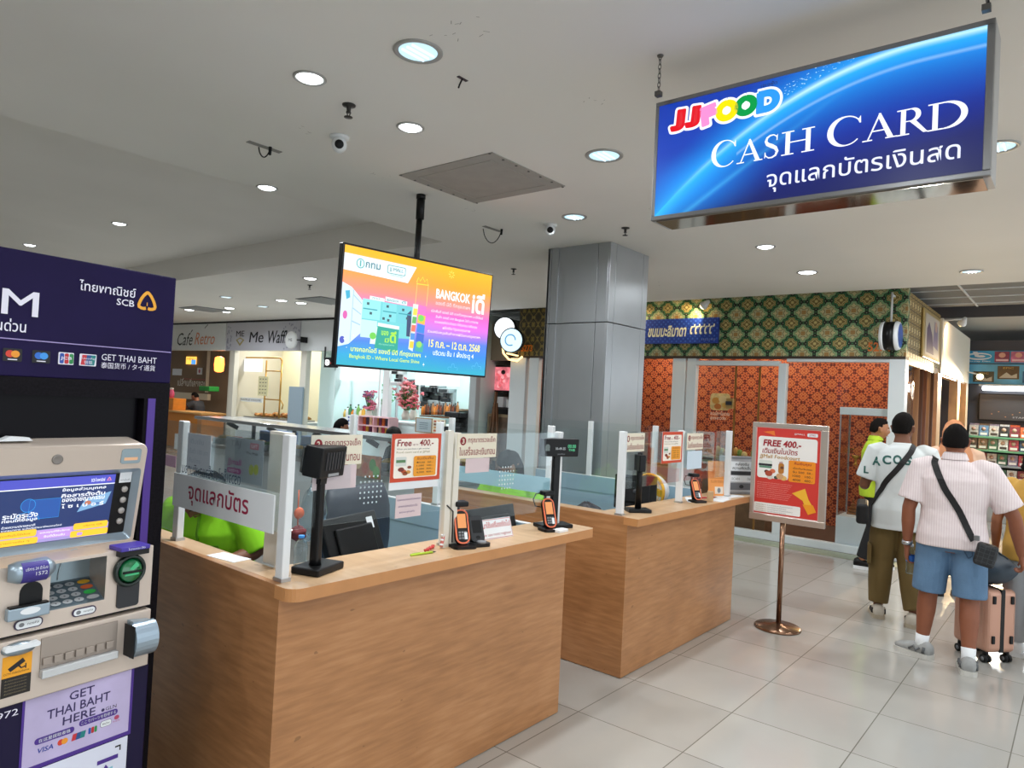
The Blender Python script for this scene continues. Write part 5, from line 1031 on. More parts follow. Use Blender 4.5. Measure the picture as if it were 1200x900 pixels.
wm = M('stand poster white', '#f1eee9', .45); R_(.03, .415, .96, .90, .002, wm, .02); R_(.52, .37, 1.0, .64, .0025, M('poster scarlet', '#d23a32', .4)); R_(.03, .415, .53, .70, .0026, wm, .02)
mr_ = M('stand maroon', '#a01a28', .5); TT('FREE 400.-', .11, .785, .71, .865, mr_, .03, .12); TT('เติมเงินในบัตร', .10, .705, .66, .775, mr_, .01, .12); TT('JJMall Foodcourt', .06, .635, .70, .69, M('stand ochre', '#b8861e', .5), .012, .12)
R_(.05, .53, .27, .62, .003, M('card pale', '#d5dcd2', .4), .012); R_(.05, .555, .27, .58, .0034, INK); R_(.06, .53, .26, .553, .0034, M('card green', '#5b8f72', .4)); R_(.37, .48, .46, .60, .003, M('soup amber', '#b8762e', .5), .015); a.text('ฟรี', *pu(.38, .6), *pu(.44, .62), .0045, mr_)
for u_, v_, r_, c_ in ((.22, .47, .06, '#a8442e'), (.28, .50, .045, '#d8704a'), (.18, .49, .035, '#5a2a22'), (.43, .55, .03, '#6a3a22'), (.40, .45, .06, '#cfa070'), (.46, .43, .05, '#e0b46a'), (.24, .43, .05, '#d8d2c8'), (.34, .43, .035, '#3f4a3a')): p_ = pu(u_, v_); a.ell(*p_, r_*w, r_*.55*h, .0035+.003*r_, M('food '+c_, c_, .5))
or_ = M('stand orange', '#f0901c', .45); R_(.535, .40, .945, .645, .0042, or_, .015); a.text('คืนเงินคุณ', *pu(.62, .59), *pu(.88, .63), .0052, mr_, bold=.01); a.text('เมื่อเติมเงินครบ', *pu(.60, .548), *pu(.90, .572), .0052, INK)
for k, s_ in enumerate(('รับ 500  50.-', '1000   100.-', '4000   400.-')): a.text(s_, *pu(.60, .505-.045*k), *pu(.91, .53-.045*k), .0052, INK)
for k in range(9): TT('เงื่อนไขการรับสิทธิ์ เติมเงินในบัตรศูนย์อาหารครบตามกำหนด', .04, .352-.022*k, .60-.02*k % .1, .366-.022*k, M('stand pale text', '#f0b8ae', .5), 0)
R_(-.0, .015, .74, .125, .003, wm, .01)
for k in range(4): TT('เงื่อนไขเป็นไปตามที่บริษัทกำหนด', .03, .095-.024*k, .20, .107-.024*k, M('stand tan text', '#a88f6a', .5), 0); TT('ระยะเวลาโปรโมชั่น ตั้งแต่วันนี้เป็นต้นไป', .22, .095-.024*k, .62-.1*(k % 2), .107-.024*k, GREY, 0)
a.poly([pu(.60, .27), pu(.80, .34), pu(.86, .22), pu(.98, .09), pu(.86, .05), pu(.77, .20)], .0042, YELLOW); a.poly([pu(.77, .16), pu(.93, .165), pu(.98, .09), pu(.86, .05)], .005, M('tube orange', '#ee9a1c', .5))
a.build('poster', t)
# ================================================================== PATTERNED SHOP (right rear)
FX0 = 9.1; FAC = frame((FX0, 0, 0), (0, -1, 0))
FRM = M('white window frame', '#dce4e8', .35)
mb = MB(PAT_GREEN); mb.box(FX0, 1.63, 2.36, FX0+.1, 6.6, 3.16); struct('wall_shop', mb)
mb = MB(PAT_UNLIT); mb.box(FX0, 6.6, 2.36, FX0+.1, 7.39, 3.14); struct('wall_shop_left', mb)  # left stretch of the same fascia, its lack of light painted in
mb = MB(M('dark soffit', '#3b3026', .6)); mb.box(FX0-.02, 1.63, 2.33, FX0+.12, 7.39, 2.36); struct('trim_2', mb)
mb = MB(PAT_RED); mb.box(10.9, 1.7, 0, 10.95, 7.4, 2.9); mb.box(9.2, 7.4, 0, 10.95, 7.45, 2.9); struct('wall_inner', mb)
mb = MB(M('shop ceiling', '#d9d2c4', .8)); mb.box(9.2, 1.7, 2.9, 10.95, 7.45, 2.95); struct('ceiling_shop', mb)
mb = MB(M('shop floor wood', '#4a382c', .5, var=.2, vscale=8)); mb.box(9.14, 1.7, 0, 10.95, 7.45, .03); struct('floor_shop', mb)
def framebox(name, y0, y1, z0, z1, x0=FX0-.01, x1=FX0+.09):
    mb = MB(FRM); mb.box(x0, y0, z0, x1, y1, z1, bev=.006); struct(name, mb)
framebox('trim_3', 4.358, 4.554, 0, 2.33); framebox('trim_4', 4.20, 4.333, 0, 2.33); framebox('trim_5', 2.974, 3.071, .09, 2.27); framebox('trim_6', 3.071, 4.2, 2.235, 2.30)
framebox('trim_7', 1.628, 1.80, 0, 2.33, FX0-.01, FX0+.16); framebox('trim_8', 1.80, 4.2, 0, .09); framebox('trim_9', 1.80, 2.974, 2.29, 2.33); framebox('trim_10', 4.554, 6.9, 0, .09)
framebox('trim_11', 7.207, 7.538, 0, 2.33); framebox('trim_12', 6.94, 7.135, 0, 2.33)
for n_, (y0, y1, z1) in enumerate(((1.80, 2.974, 2.29), (3.071, 4.2, 2.235), (4.554, 6.9, 2.33))):
    mb = MB(GLASSD); mb.box(FX0+.03, y0, .09, FX0+.036, y1, z1); struct('window_%d' % (n_+1), mb)
def shoplamp(name, label, x, y, z, w, col, sx=.3, sy=.3, cat='ceiling light', group=None):
    t = thing(name, label, cat, (x, y, z), 0, group); a = MB(M('shop lamp '+str(col), '#fff6e8', emit=4)); a.box(x-sx/2, y-sy/2, z-.03, x+sx/2, y+sy/2, z-.01); a.build('diffuser', t)
    a = MB(WHITE); a.box(x-sx/2-.02, y-sy/2-.02, z-.012, x+sx/2+.02, y+sy/2+.02, z); a.build('housing', t)
    ld = bpy.data.lights.new('lamp', 'AREA'); ld.shape = 'RECTANGLE'; ld.size = sx; ld.size_y = sy; ld.energy = w; ld.color = col
    lo = bpy.data.objects.new('lamp', ld); COL.objects.link(lo); lo.parent = t; lo.location = (0, 0, -.04)
for y_, w_ in ((2.4, 13), (3.7, 15), (5.4, 20)): shoplamp('shop_light', 'warm flat ceiling lamp inside the red patterned shop', 10.2, y_, 2.9, w_, (1, .80, .58), group='warm lamps inside the patterned shop')
# brown sliding-door rods, lock plate, sticker
for px, lb in ((862, 'thin brass door edge behind the food sticker of the patterned shop'), (890, 'thin brass door edge in the middle of the patterned shop window')):
    X_, Z_ = onf(px, 450, FAC, -.06); a = MB(M('brass edge', '#a8783c', .4, .5), FAC); a.box(X_-.012, .09, -.07, X_+.012, 2.23, -.055); a.build('door_edge', None, lb, 'door edge')
X_, Z_ = onf(856, 473, FAC); t = thing('door_lock', 'brass lock plate beside the food sticker on the glass door', 'lock', (FX0, -X_, Z_)); a = MB(M('lock brass', '#b8985e', .35, .6), FAC); a.box(X_-.05, Z_-.07, -.03, X_+.05, Z_+.07, .03, bev=.006); a.build('plate', t); a = MB(DARK, FAC); a.box(X_-.05, Z_-.02, .03, X_+.03, Z_+.03, .045); a.build('handle', t)
X_, Z_ = onf(842, 472, FAC); t = thing('window_sticker', 'food photo sticker with writing on the glass door of the patterned shop', 'sticker', (FX0, -X_, Z_))
a = MB(M('dish photo', '#d8b878', .5, var=.3, vscale=22), FAC); a.prism(rr(X_-.13, Z_-.10, X_+.15, Z_+.13, .05), -.028, -.026)
for k, (u_, v_, r_, c_) in enumerate(((-.05, .03, .055, '#c88a3a'), (.05, .05, .06, '#e0c48a'), (.09, -.03, .05, '#d8a850'), (-.02, -.05, .05, '#b86a2a'))): a.ell(X_+u_, Z_+v_, r_, r_*.8, -.0255+.0004*k, M('dish '+c_, c_, .5))
a.build('photo', t); a = MB(M('sticker cream', '#d9c9b4', .6), FAC); a.text('ขนมไทยโบราณ', X_-.12, Z_-.17, X_+.15, Z_-.115, -.026, bold=.01); a.text('สูตรชาววัง', X_-.12, Z_-.24, X_+.10, Z_-.185, -.026, bold=.01); a.build('lettering', t)
# blue name board and numbers on the fascia
t = thing('name_board', 'blue name board with white Thai writing on the green patterned fascia', 'sign', (FX0-.05, 4.46, 2.53))
m, nt, b_ = nm('board blue', .4); v, x, y, z = coords(nt); f = (y*90).cos()*(z*90).cos(); nt.links.new(mix(nt, f.gt(.45), '#1f3d9c', '#3a63c4'), b_.inputs['Base Color'])
a = MB(m, FAC); a.box(-5.03, 2.535, .01, -3.885, 2.885, .05); a.build('board', t)
a = MB(M('board cream letters', '#eef0d8', .4), FAC); a.text('ขนมมะลิมาดา', -4.95, 2.63, -4.36, 2.79, .052, bold=.03, slant=.12); a.text('๙๙๙๙๙', -4.30, 2.66, -3.95, 2.80, .052, bold=.03, slant=.12); a.text('0 9 5 2 1 4 5 8', -4.12, 2.575, -3.92, 2.60, .052, M('board pale', '#9fb4e8', .5)); a.build('lettering', t)
for s_, px0, px1, py, lb in (('5274', 1017, 1044, 412, 'orange shop number 5274 on the green patterned fascia'), ('5273', 611, 624, 412, 'orange shop number 5273 on the unlit patterned fascia left of the column')):
    X0_, Z_ = onf(px0, py, FAC); X1_, _ = onf(px1, py, FAC); a = MB(M('orange numerals', '#ec7f22', .4), FAC); vs, fs, a0, b0_, a1, b1_ = text_mesh(s_, .02)
    a.text(s_, X0_, Z_, X1_, Z_+.11, .012, bold=.02); a.text(s_, X0_, Z_, X1_, Z_+.11, .004, bold=.02); a.build('shop_number', None, lb, 'shop number')
# clip-on spot lamps on the fascia
def cliplamp(loc, aim, label, w, col=(1, .74, .42), bulb='#ffd890', arm=None, cone=110):
    arm = Vector(arm) if arm else None
    loc = Vector(loc); d = (Vector(aim)-loc).normalized(); t = thing('spot_lamp', label, 'spot lamp', loc)
    a = MB(WHITE); a.tube([loc-d*.10, loc-d*.06, loc, loc+d*.02], [.02, .035, .055, .058], n=20); a.tube([loc-d*.08, arm if arm else loc-d*.08+Vector((.08, 0, .06))], .012, n=8); a.build('shade', t)
    a = MB(M('warm bulb', bulb, emit=14)); c = loc+d*.018; q = d.to_track_quat('Z', 'Y').to_matrix().to_4x4(); a.lathe([(.05, 0), (.04, .02), (.001, .03)], mx=Matrix.Translation(c) @ q, n=20); a.build('bulb', t)
    lamp(t, *(loc+d*.07), .1, w, col, R(cone), aim)
cliplamp((8.93, 4.05, 3.04), (9.12, 4.6, 2.7), 'white clip-on spot lamp above the blue name board', 12, arm=(9.11, 4.05, 3.1))
cliplamp((8.93, 5.35, 3.04), (9.12, 4.9, 2.6), 'white clip-on spot lamp left of the blue name board', 10, arm=(9.11, 5.35, 3.1))
# round drum sign on a white rod
t = thing('drum_sign', 'round black and white drum sign on a rod beside the shop number 5274', 'sign', (8.98, 1.77, 2.58)); Xd = T3(8.96, 1.77, 2.585) @ RX(R(90))
a = MB(BLACK, Xd); a.lathe([(.165, -.055), (.165, .055)], n=40); dm = a.build('drum', t)
a = MB(M('rim glow white', '#f1f6fb', .3), Xd); a.lathe([(.165, .055), (.168, .065), (.158, .095), (.14, .10)], n=40); a.lathe([(.165, -.055), (.168, -.065), (.158, -.095), (.14, -.10)], n=40); a.build('rims', dm)
a = MB(M('drum face blue', '#3b62b8', .3, var=.35, vscale=14), Xd); a.ell(0, 0, .14, .14, .1012); a.build('face', dm)
a = MB(WHITE); a.cyl((8.96, 1.77, 2.74), (8.96, 1.77, 3.09), .012); a.box(8.96, 1.76, 3.05, 9.1, 1.78, 3.07); a.build('rod', t)
# items inside the shop window
a = MB(M('dark jar glass', '#3a3430', .12, coat=.6)); a.lathe([(.0, .78), (.12, .78), (.15, .85), (.15, 1.05), (.10, 1.12), (.10, 1.16)], mx=T3(9.62, 4.78, 0)); a.lathe([(.11, 1.16), (.12, 1.17), (.12, 1.21), (.02, 1.24)], BLACK, T3(9.62, 4.78, 0))
def jar(x, y, z, r, h, body, lid, label, grp=None):
    t = thing('sweet_jar', label, 'jar', (x, y, z), 0, grp); a = MB(body); a.lathe([(.001, 0), (r*.9, 0), (r, h*.1), (r, h*.7), (r*.75, h*.82), (r*.75, h*.86)], mx=T3(x, y, z)); a.build('glass_body', t)
    a = MB(lid); a.lathe([(r*.8, h*.86), (r*.82, h*.87), (r*.82, h*.97), (r*.1, h)], mx=T3(x, y, z)); a.build('lid', t)
def cab(name, label, x0, y0, z0, x1, y1, z1, m_, cat='cabinet', shelves=2):
    t = thing(name, label, cat, ((x0+x1)/2, (y0+y1)/2, z0)); a = MB(m_); a.box(x0, y0, z0, x1, y1, z1, bev=.005); a.build('body', t)
    a = MB(BROWNW); a.box(x0-.02, y0-.02, z1, x1+.02, y1+.02, z1+.03, bev=.004); a.build('top', t); return t
cab('display_table', 'low wooden display table behind the left patterned shop window', 9.35, 4.62, .03, 9.9, 6.6, .78, M('table cream', '#b8a48a', .5), 'table')
jar(9.62, 4.80, .81, .13, .36, M('dark jar glass', '#3a3430', .12, coat=.6), BLACK, 'dark glass sweet jar with black lid behind the left shop window')
jar(9.58, 5.12, .81, .10, .26, M('amber jar', '#7a4a24', .15, coat=.6), M('jar lid wood', '#b07a48', .5), 'amber sweet jar left of the dark jar in the shop window'); jar(9.62, 5.42, .81, .10, .30, M('honey jar', '#a8702c', .15, coat=.6), M('jar lid gold', '#c8a050', .4), 'honey coloured sweet jar on the shop display table')
a = MB(M('black drape', '#1c1716', .8)); crumple(a, 9.75, 5.62, 1.5, .10, .16, .40, 4, .15); a.build('hanging_cloth', None, 'black cloth hanging inside the shop beside the steel column', 'cloth')
cab('sweets_counter', 'brown sweets counter inside the patterned shop behind the second counter', 9.35, 3.25, .03, 9.8, 4.15, .95, M('counter brown', '#7a5a3c', .5, var=.2, vscale=9), 'counter')
rnd = random.Random(8)
for k in range(9):
    c_ = ['#c89a4a', '#a86a32', '#8a9a4a', '#c8b47a', '#6a8a3a'][k % 5]; a = MB(M('sweet pack '+c_, c_, .4)); crumple(a, 9.45+.06*(k % 3), 3.35+.085*k, 1.03+.0, .045, .04, .05+.02*(k % 3), k, .12, 8); a.build('sweet_pack', None, 'wrapped Thai sweet pack on the brown counter inside the patterned shop', 'sweet pack', 'sweet packs on the brown shop counter')
# glass showcase
t = thing('glass_showcase', 'tall glass showcase with white base and lintel beside the shop corner column', 'showcase', (9.45, 2.07, .03))
a = MB(FRM); a.box(9.20, 1.82, .03, 9.66, 2.34, .42, bev=.005); a.build('base', t)
a = MB(FRM); a.box(9.20, 1.82, 1.655, 9.66, 2.345, 1.745, bev=.004); a.build('top_rail', t)
for (x_, y_) in ((9.205, 2.325), (9.645, 2.325), (9.645, 1.825)): a = MB(ALU); a.box(x_, y_, .42, x_+.015, y_+.015, 1.655); a.build('corner_post', t)
a = MB(GLASSD); a.box(9.20, 1.84, .42, 9.204, 2.325, 1.655); a.box(9.22, 2.332, .42, 9.645, 2.336, 1.655); a.box(9.21, 1.84, 1.03, 9.645, 2.325, 1.038); a.build('glass_sides', t)
def tier(x, y, z, s_, label, c_='#b4692e'):
    t = thing('tiered_box', label, 'tiered box', (x, y, z)); a = MB(M('tier '+c_, c_, .4))
    for k in range(4): w_ = s_*(1-.2*k); a.box(x-w_, y-w_, z+.035*k, x+w_, y+w_, z+.035*k+.026, bev=.004)
    a.lathe([(s_*.2, .14), (s_*.1, .18), (.002, .2)], mx=T3(x, y, z), n=14); a.build('tiers', t)
tier(9.42, 2.02, .42, .11, 'orange brown stepped sweets box on the showcase base'); tier(9.5, 2.22, .42, .06, 'small stepped sweets box at the left of the showcase base', '#8f5a2c')
for k in range(3): a = MB(GOLD); a.lathe([(.03, 0), (.012, .02), (.012, .07), (.04, .09), (.045, .12)], mx=T3(9.4, 1.95+.12*k, 1.04), n=18); a.build('gold_goblet', None, 'small gold goblet on the middle shelf of the glass showcase', 'goblet', 'gold goblets in the showcase')
# side of the shop running away from the corner
SY = 1.63
mb = MB(PAT_GOLD); mb.box(FX0+.1, SY, 2.36, 11.4, SY+.08, 3.12); struct('wall_side', mb)
SF = frame((0, SY, 0), (1, 0, 0))
t = thing('picture_panel', 'framed royal purple and cream picture panel on the gold side fascia', 'picture', (10.6, SY, 2.45))
a = MB(M('panel frame gold', '#c8ae72', .35, .4), SF); a.box(9.95, 2.42, .005, 11.2, 3.04, .035, bev=.01); a.build('frame', t)
a = MB(M('panel cream', '#cdbfae', .5), SF); a.rect(10.05, 2.47, 11.1, 2.99, .036); a.poly([(10.15, 2.5), (10.7, 2.5), (10.55, 2.75), (10.3, 2.9), (10.15, 2.8)], .0365, M('panel plum', '#5d4664', .5)); a.poly([(10.6, 2.62), (11.0, 2.58), (10.95, 2.9), (10.7, 2.95)], .037, M('panel lilac', '#8d7a94', .5)); a.ell(10.82, 2.88, .09, .07, .0375, M('panel skin', '#c8a08a', .5)); a.build('picture', t)
mb = MB(M('cream fascia', '#e9dfce', .6)); mb.box(11.4, SY-.03, 2.30, 14.4, SY+.08, 3.08); struct('wall_side_far', mb)
mb = MB(M('pale side wood', '#d9b48a', .5, var=.12, vscale=5)); mb.box(FX0+.15, SY, 2.28, 14.4, SY+.1, 2.36); mb.box(11.25, SY-.02, 0, 11.55, SY+.1, 2.3); mb.box(13.2, SY-.02, 0, 13.45, SY+.1, 2.3); mb.box(14.2, SY-.02, 0, 14.45, SY+.12, 2.3); struct('trim_13', mb)
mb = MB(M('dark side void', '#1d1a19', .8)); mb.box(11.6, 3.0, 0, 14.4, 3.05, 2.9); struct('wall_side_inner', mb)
t = thing('side_curtain', 'brown and tan striped folding curtain on the side of the patterned shop', 'curtain', (10.4, SY, 0))
for k in range(11): a = MB(M('curtain %d' % (k % 3), ('#5f3b26', '#a87850', '#7b4a30')[k % 3], .6)); x_ = 9.75+k*.13; a.tube([(x_, SY+.05+.02*(-1)**k, .05), (x_, SY+.05+.02*(-1)**k, 2.28)], .05, n=10, flat=.5); a.build('fold', t)
a = MB(GLASSD); a.box(9.27, SY+.02, .05, 9.7, SY+.026, 2.28); a.build('side_glass', None, 'narrow glass side pane next to the corner column', 'glass pane')
a = MB(M('medallion', '#a87c62', .4)); a.lathe([(.11, 0), (.12, .01), (.09, .015), (.08, .006), (.05, .012)], mx=SF @ T3(9.5, 1.98, .0), n=28); a.build('round_medallion', None, 'round brown emblem on the side glass under the warm lamp', 'emblem')
t = thing('side_poster', 'pink and yellow picture hanging in the dark opening of the side shop', 'picture', (12.6, 2.9, 1.3)); a = MB(M('pink print', '#c97f7a', .5, var=.3, vscale=6)); a.box(12.1, 2.96, 1.75, 13.0, 2.99, 2.2); a.build('upper_print', t); a = MB(YELLOW); a.box(12.3, 2.96, 1.25, 12.9, 2.99, 1.65); a.build('lower_print', t)
cliplamp((11.5, 1.38, 3.02), (11.9, 1.62, 2.7), 'warm glowing spot lamp where gold and cream side fascias meet', 22, arm=(11.45, 1.65, 3.05)); cliplamp((14.2, 1.42, 2.42), (8.2, .8, 0), 'warm glowing spot lamp at the far end of the side fascia', 1100, arm=(14.2, 1.62, 2.5), cone=62)
cliplamp((9.6, 1.75, 2.24), (9.9, 1.7, 1.2), 'small warm lamp under the side soffit behind the corner column', 3)

# ================================================================== FILM SHOP (far right)
MX = 15.0; MF = frame((MX, 0, 0), (0, -1, 0))
mb = MB(M('film shop wall', '#4b4a50', .7)); mb.box(MX, -5, 0, MX+.1, 2.4, 3.1); struct('wall_film', mb)
t = thing('film_banner', 'blue banner with a white disc logo along the top of the film shop', 'banner', (MX, -.6, 2.66)); a = MB(M('banner blue', '#2a9fd0', .4), MF); a.box(-1.78, 2.70, .0, 3.0, 2.92, .03); a.build('board', t)
a = MB(PAPER, MF); cxl, czl = -1.52, 2.82
a.stroke([(cxl+.18*math.cos(R(q)), czl+.052*math.sin(R(q))) for q in range(-200, 150, 12)], [.012+.02*abs(math.sin(R(q*.5))) for q in range(-200, 150, 12)], .032); a.ell(cxl+.02, czl, .07, .022, .032); a.poly([(cxl-.10, czl+.085), (cxl-.03, czl+.085), (cxl-.0, czl+.0), (cxl-.06, czl-.01)], .0325); a.text('Blu-ray Disc', cxl-.18, 2.715, cxl+.17, 2.745, .032, bold=.02); a.build('logo', t)
rnd = random.Random(21); PC = ['#8f2f52', '#c46a8a', '#7a2a3f', '#d890a8', '#a33f5e', '#b85a78']
for k in range(7):
    a = MB(M('film art '+PC[k % 6], PC[k % 6], .4, var=.35, vscale=9), MF); x_ = -1.29+k*.235; a.box(x_, 2.715, .031, x_+.215, 2.905, .045); a.rect(x_+.02, 2.735, x_+.2, 2.77, .0455, M('art light', '#e6c4c8', .5)); a.ell(x_+.11, 2.84, .05, .045, .0455, M('art skin', '#d9a38c', .5)); a.build('film_poster', None, 'pink film poster in the top row of the film shop banner', 'poster', 'pink posters along the film shop banner')
t = thing('sky_banner', 'pale blue banner behind the dark film posters above the tube light', 'banner', (MX, -.6, 2.32)); a = MB(M('banner sky', '#5fb4dc', .4, var=.3, vscale=3), MF); a.box(-1.78, 2.33, .0, 3.0, 2.68, .02); a.build('board', t)
for k, (c_, z0, z1, lb) in enumerate((('#3a3a26', 2.36, 2.55, 'dark green'), ('#5a4420', 2.42, 2.65, 'brown'), ('#2f5f8f', 2.36, 2.56, 'blue mountain'), ('#b3a78f', 2.36, 2.62, 'cream'), ('#6a3a2a', 2.38, 2.64, 'rust'), ('#2c4a3a', 2.36, 2.6, 'green'))):
    x_ = -1.60+k*.36; a = MB(M('film art '+c_, c_, .4, var=.4, vscale=7), MF); a.box(x_, z0, .021, x_+.31, z1, .035); a.poly([(x_+.03, z0+.03), (x_+.13, z0+.12), (x_+.2, z0+.06), (x_+.28, z0+.1), (x_+.28, z0+.02), (x_+.03, z0+.02)], .036, M('art light2', '#cfc8b4', .5)); a.text('EPIC', x_+.08, z1-.05, x_+.23, z1-.02, .036, M('art gold', '#d8b45a', .5)); a.build('film_poster', None, lb+' film poster on the pale blue banner of the film shop', 'poster')
t = thing('tube_light', 'long white tube light box above the dark screen of the film shop', 'tube light', (MX-.1, -.2, 2.2)); a = MB(M('tube glow', '#f2fbff', emit=5), MF); a.box(-1.45, 2.21, .06, 2.6, 2.29, .13, bev=.02); a.build('tube', t); a = MB(WHITE, MF); a.box(-1.5, 2.29, .0, 2.65, 2.32, .14); a.build('reflector', t)
ld = bpy.data.lights.new('lamp', 'AREA'); ld.shape = 'RECTANGLE'; ld.size = .3; ld.size_y = 4; ld.energy = 55; ld.color = (.9, .97, 1); lo = bpy.data.objects.new('lamp', ld); COL.objects.link(lo); lo.parent = t; lo.location = Vector((MX-.35, -.6, 2.2))-Vector(t.location); lo.rotation_euler = (0, R(25), 0)
t = thing('wall_screen', 'large dark wall screen under the tube light in the film shop', 'screen', (MX-.05, .5, 1.68)); a = MB(BLACK, MF); a.box(-1.5, 1.68, .02, .35, 2.16, .07, bev=.006); a.build('housing', t); a = MB(M('dark picture', '#3a302c', emit=.5), MF); a.rect(-1.48, 1.70, .33, 2.14, .0705); a.text('STARLIGHT', -1.0, 1.74, -.6, 1.765, .071, M('faint white', '#d0c8c0', emit=.6)); 
for k in range(14): a.ell(-1.3+k*.1, 1.80+.05*math.sin(k*2.1), .012, .008, .071, M('faint amber', '#c88a4a', emit=.6), n=8)
a.build('picture', t)
for k, z_ in enumerate((1.40, 1.17, .92, .66, .4)):
    a = MB(M('shelf mint' if k in (0, 1) else 'shelf steel', '#7fc79a' if k in (0, 1) else '#a9b4b8', .4), MF); a.box(-1.62, z_-.03, .0, 2.8, z_, .22+.10*k); a.build('film_shelf', None, ('top mint shelf', 'second mint shelf', 'middle steel shelf', 'fourth steel shelf', 'lowest steel shelf')[k]+' of the film shop disc rack', 'shelf')
CC = ['#7d2f38', '#39495f', '#b8b2a8', '#d0603a', '#3f6a52', '#8a7f92', '#24262c', '#c9a24a', '#5a87a8', '#e4ded4', '#a83c4c', '#6d5a48']
protos = []
for c_ in CC:
    me_ = MB(M('case '+c_, c_, .35, var=.45, vscale=25)); me_.box(-.007, -.068, 0, .007, .068, .19); me_.box(-.0078, -.05, .02, -.007, .05, .06, M('case title '+c_, '#e8e2d8' if c_ not in ('#e4ded4', '#b8b2a8') else '#40342e', .5)); me_.lathe([(.035, 0), (.001, .0006)], M('case face', '#c79a80', .5), T3(-.0072, .005, .125) @ RY(R(-90)), n=14)
    protos.append(me_)
first = {}
def case(k, x, y, z, tilt):
    ci = k % len(CC)
    if ci not in first: o = protos[ci].build('disc_case', None, org=False); first[ci] = o
    else: o = first[ci].copy(); COL.objects.link(o)
    o.location = (x, y, z); o.rotation_euler = (0, R(tilt), 0)
    tag(o, 'film disc case standing on the racks of the film shop', 'disc case', 'disc cases on the film shop racks')
k = 0
for ri, z_ in enumerate((1.40, 1.17, .92, .66, .4)):
    for ci in range(17):
        k += rnd.choice((1, 2, 3, 5)); case(k, MX-.13-.10*ri, 1.55-ci*.148, z_+.002, 12)
        if ri == 0: k += 1; case(k+2, MX-.04, 1.55-ci*.148, z_+.20-.17+.002+.17*0, 4)
mb = MB(M('film counter front', '#c9d2d6', .5)); mb.box(MX-.9, -4, 0, MX-.62, 1.5, .38); mb.build('low_plinth', None, 'pale low plinth under the film shop racks', 'plinth')

# ================================================================== FAR CAFES (facing the hall)
Q = (8.645, 11.683, 0); CF = frame(Q, (.0796, -.9968, 0))
def cbox(name, x0, z0, o0, x1, z1, o1, m_, **k): mb = MB(m_, CF); mb.box(x0, z0, o0, x1, z1, o1); return struct(name, mb, **k)
cbox('trim_14', -8, 3.06, -.2, 3.55, 3.1, .04, BLACKM)
cbox('wall_cafe', -12, 0, -2.6, -3.6, 3.1, -2.5, M('cafe brown', '#86705a', .7)); cbox('wall_waffle', -3.7, 0, -1.5, -1.0, 3.1, -1.4, M('waffle cream', '#efe9c8', .7)); cbox('wall_blank', -1.0, 0, -.5, -.05, 2.45, -.4, M('pale cyan wall', '#d4ecec', .6)); cbox('wall_juice', -.1, 0, -1.9, 3.55, 3.1, -1.8, M('juice wall', '#d6ecec', .6))
cbox('wall_cafe_side', -3.72, 0, -2.5, -3.66, 3.1, 0, M('cafe side', '#cfc8b8', .7)); cbox('wall_juice_side', -.1, 0, -1.8, -.05, 3.1, -.0, M('juice wall', '#d6ecec', .6)); cbox('wall_juice_end', 3.49, 0, -1.8, 3.55, 3.1, 0, M('juice wall', '#d6ecec', .6)); cbox('ceiling_cafe', -12, 2.95, -2.6, 3.55, 3.0, -.15, M('cafe ceiling', '#e6e6e0', .8))
cbox('trim_15', -3.68, 0, -.12, -3.52, 2.45, 0, M('pillar cream', '#dcd8cc', .6)); cbox('trim_16', -1.16, 0, -.12, -.98, 2.45, 0, M('pillar cream', '#dcd8cc', .6)); cbox('trim_17', 1.30, 0, -.1, 1.46, 2.4, 0, WHITE); cbox('trim_18', 3.42, 0, -.1, 3.56, 2.4, 0.02, M('pillar grey', '#b4bcc0', .6))
def shopsign(name, label, x0, x1, z0, z1, m_): 
    t = thing(name, label, 'shop sign', CF @ Vector(((x0+x1)/2, z0, 0))); a = MB(m_, CF); a.box(x0, z0, -.1, x1, z1, .03, bev=.004); a.build('board', t); return t
t = shopsign('cafe_sign', 'pale grey cafe sign with dark and orange italic lettering', -6.6, -3.89, 2.42, 3.06, M('sign pearl', '#dfe3e2', .3))
a = MB(M('cafe ink', '#26302a', .5), CF); a.text('Cafe', -5.96, 2.54, -5.27, 2.85, .034, slant=.25); a.poly([(-5.35, 2.86), (-5.28, 2.93), (-5.26, 2.91), (-5.33, 2.85)], .034); a.text('Retro', -5.15, 2.56, -4.33, 2.85, .034, M('cafe orange', '#d8855a', .5), slant=.25); a.stroke([(-4.75, 2.95), (-4.62, 3.04)], .02, .034); a.build('lettering', t)
t = shopsign('waffle_sign', 'silver waffle sign with black brush lettering and a diamond badge', -3.85, -1.19, 2.42, 3.06, M('sign silver', '#c9c9d2', .3, .2))
a = MB(INK, CF); a.text('ME', -3.46, 2.74, -3.15, 2.87, .034, bold=.02); a.text('Me', -2.96, 2.60, -2.45, 2.84, .034, bold=.015, slant=.15); a.text('Waffle', -2.32, 2.58, -1.50, 2.86, .034, bold=.01, slant=.15); a.poly([(-3.46, 2.66), (-3.3, 2.72), (-3.14, 2.66), (-3.3, 2.52)], .034, M('badge gold', '#b8a86a', .4, .4)); a.poly([(-3.40, 2.66), (-3.3, 2.69), (-3.2, 2.66), (-3.3, 2.58)], .035, M('sign silver', '#c9c9d2', .3, .2))
a.build('lettering', t); a = MB(INK, CF); rnd = random.Random(4)
for k in range(46): x_ = rnd.choice((rnd.uniform(-3.82, -3.55), rnd.uniform(-1.75, -1.22))); a.ell(x_, rnd.uniform(2.46, 3.0), .022, .022, .0335, M('sign grey motif', '#9fa2b2', .4), n=8)
a.build('motif', t)
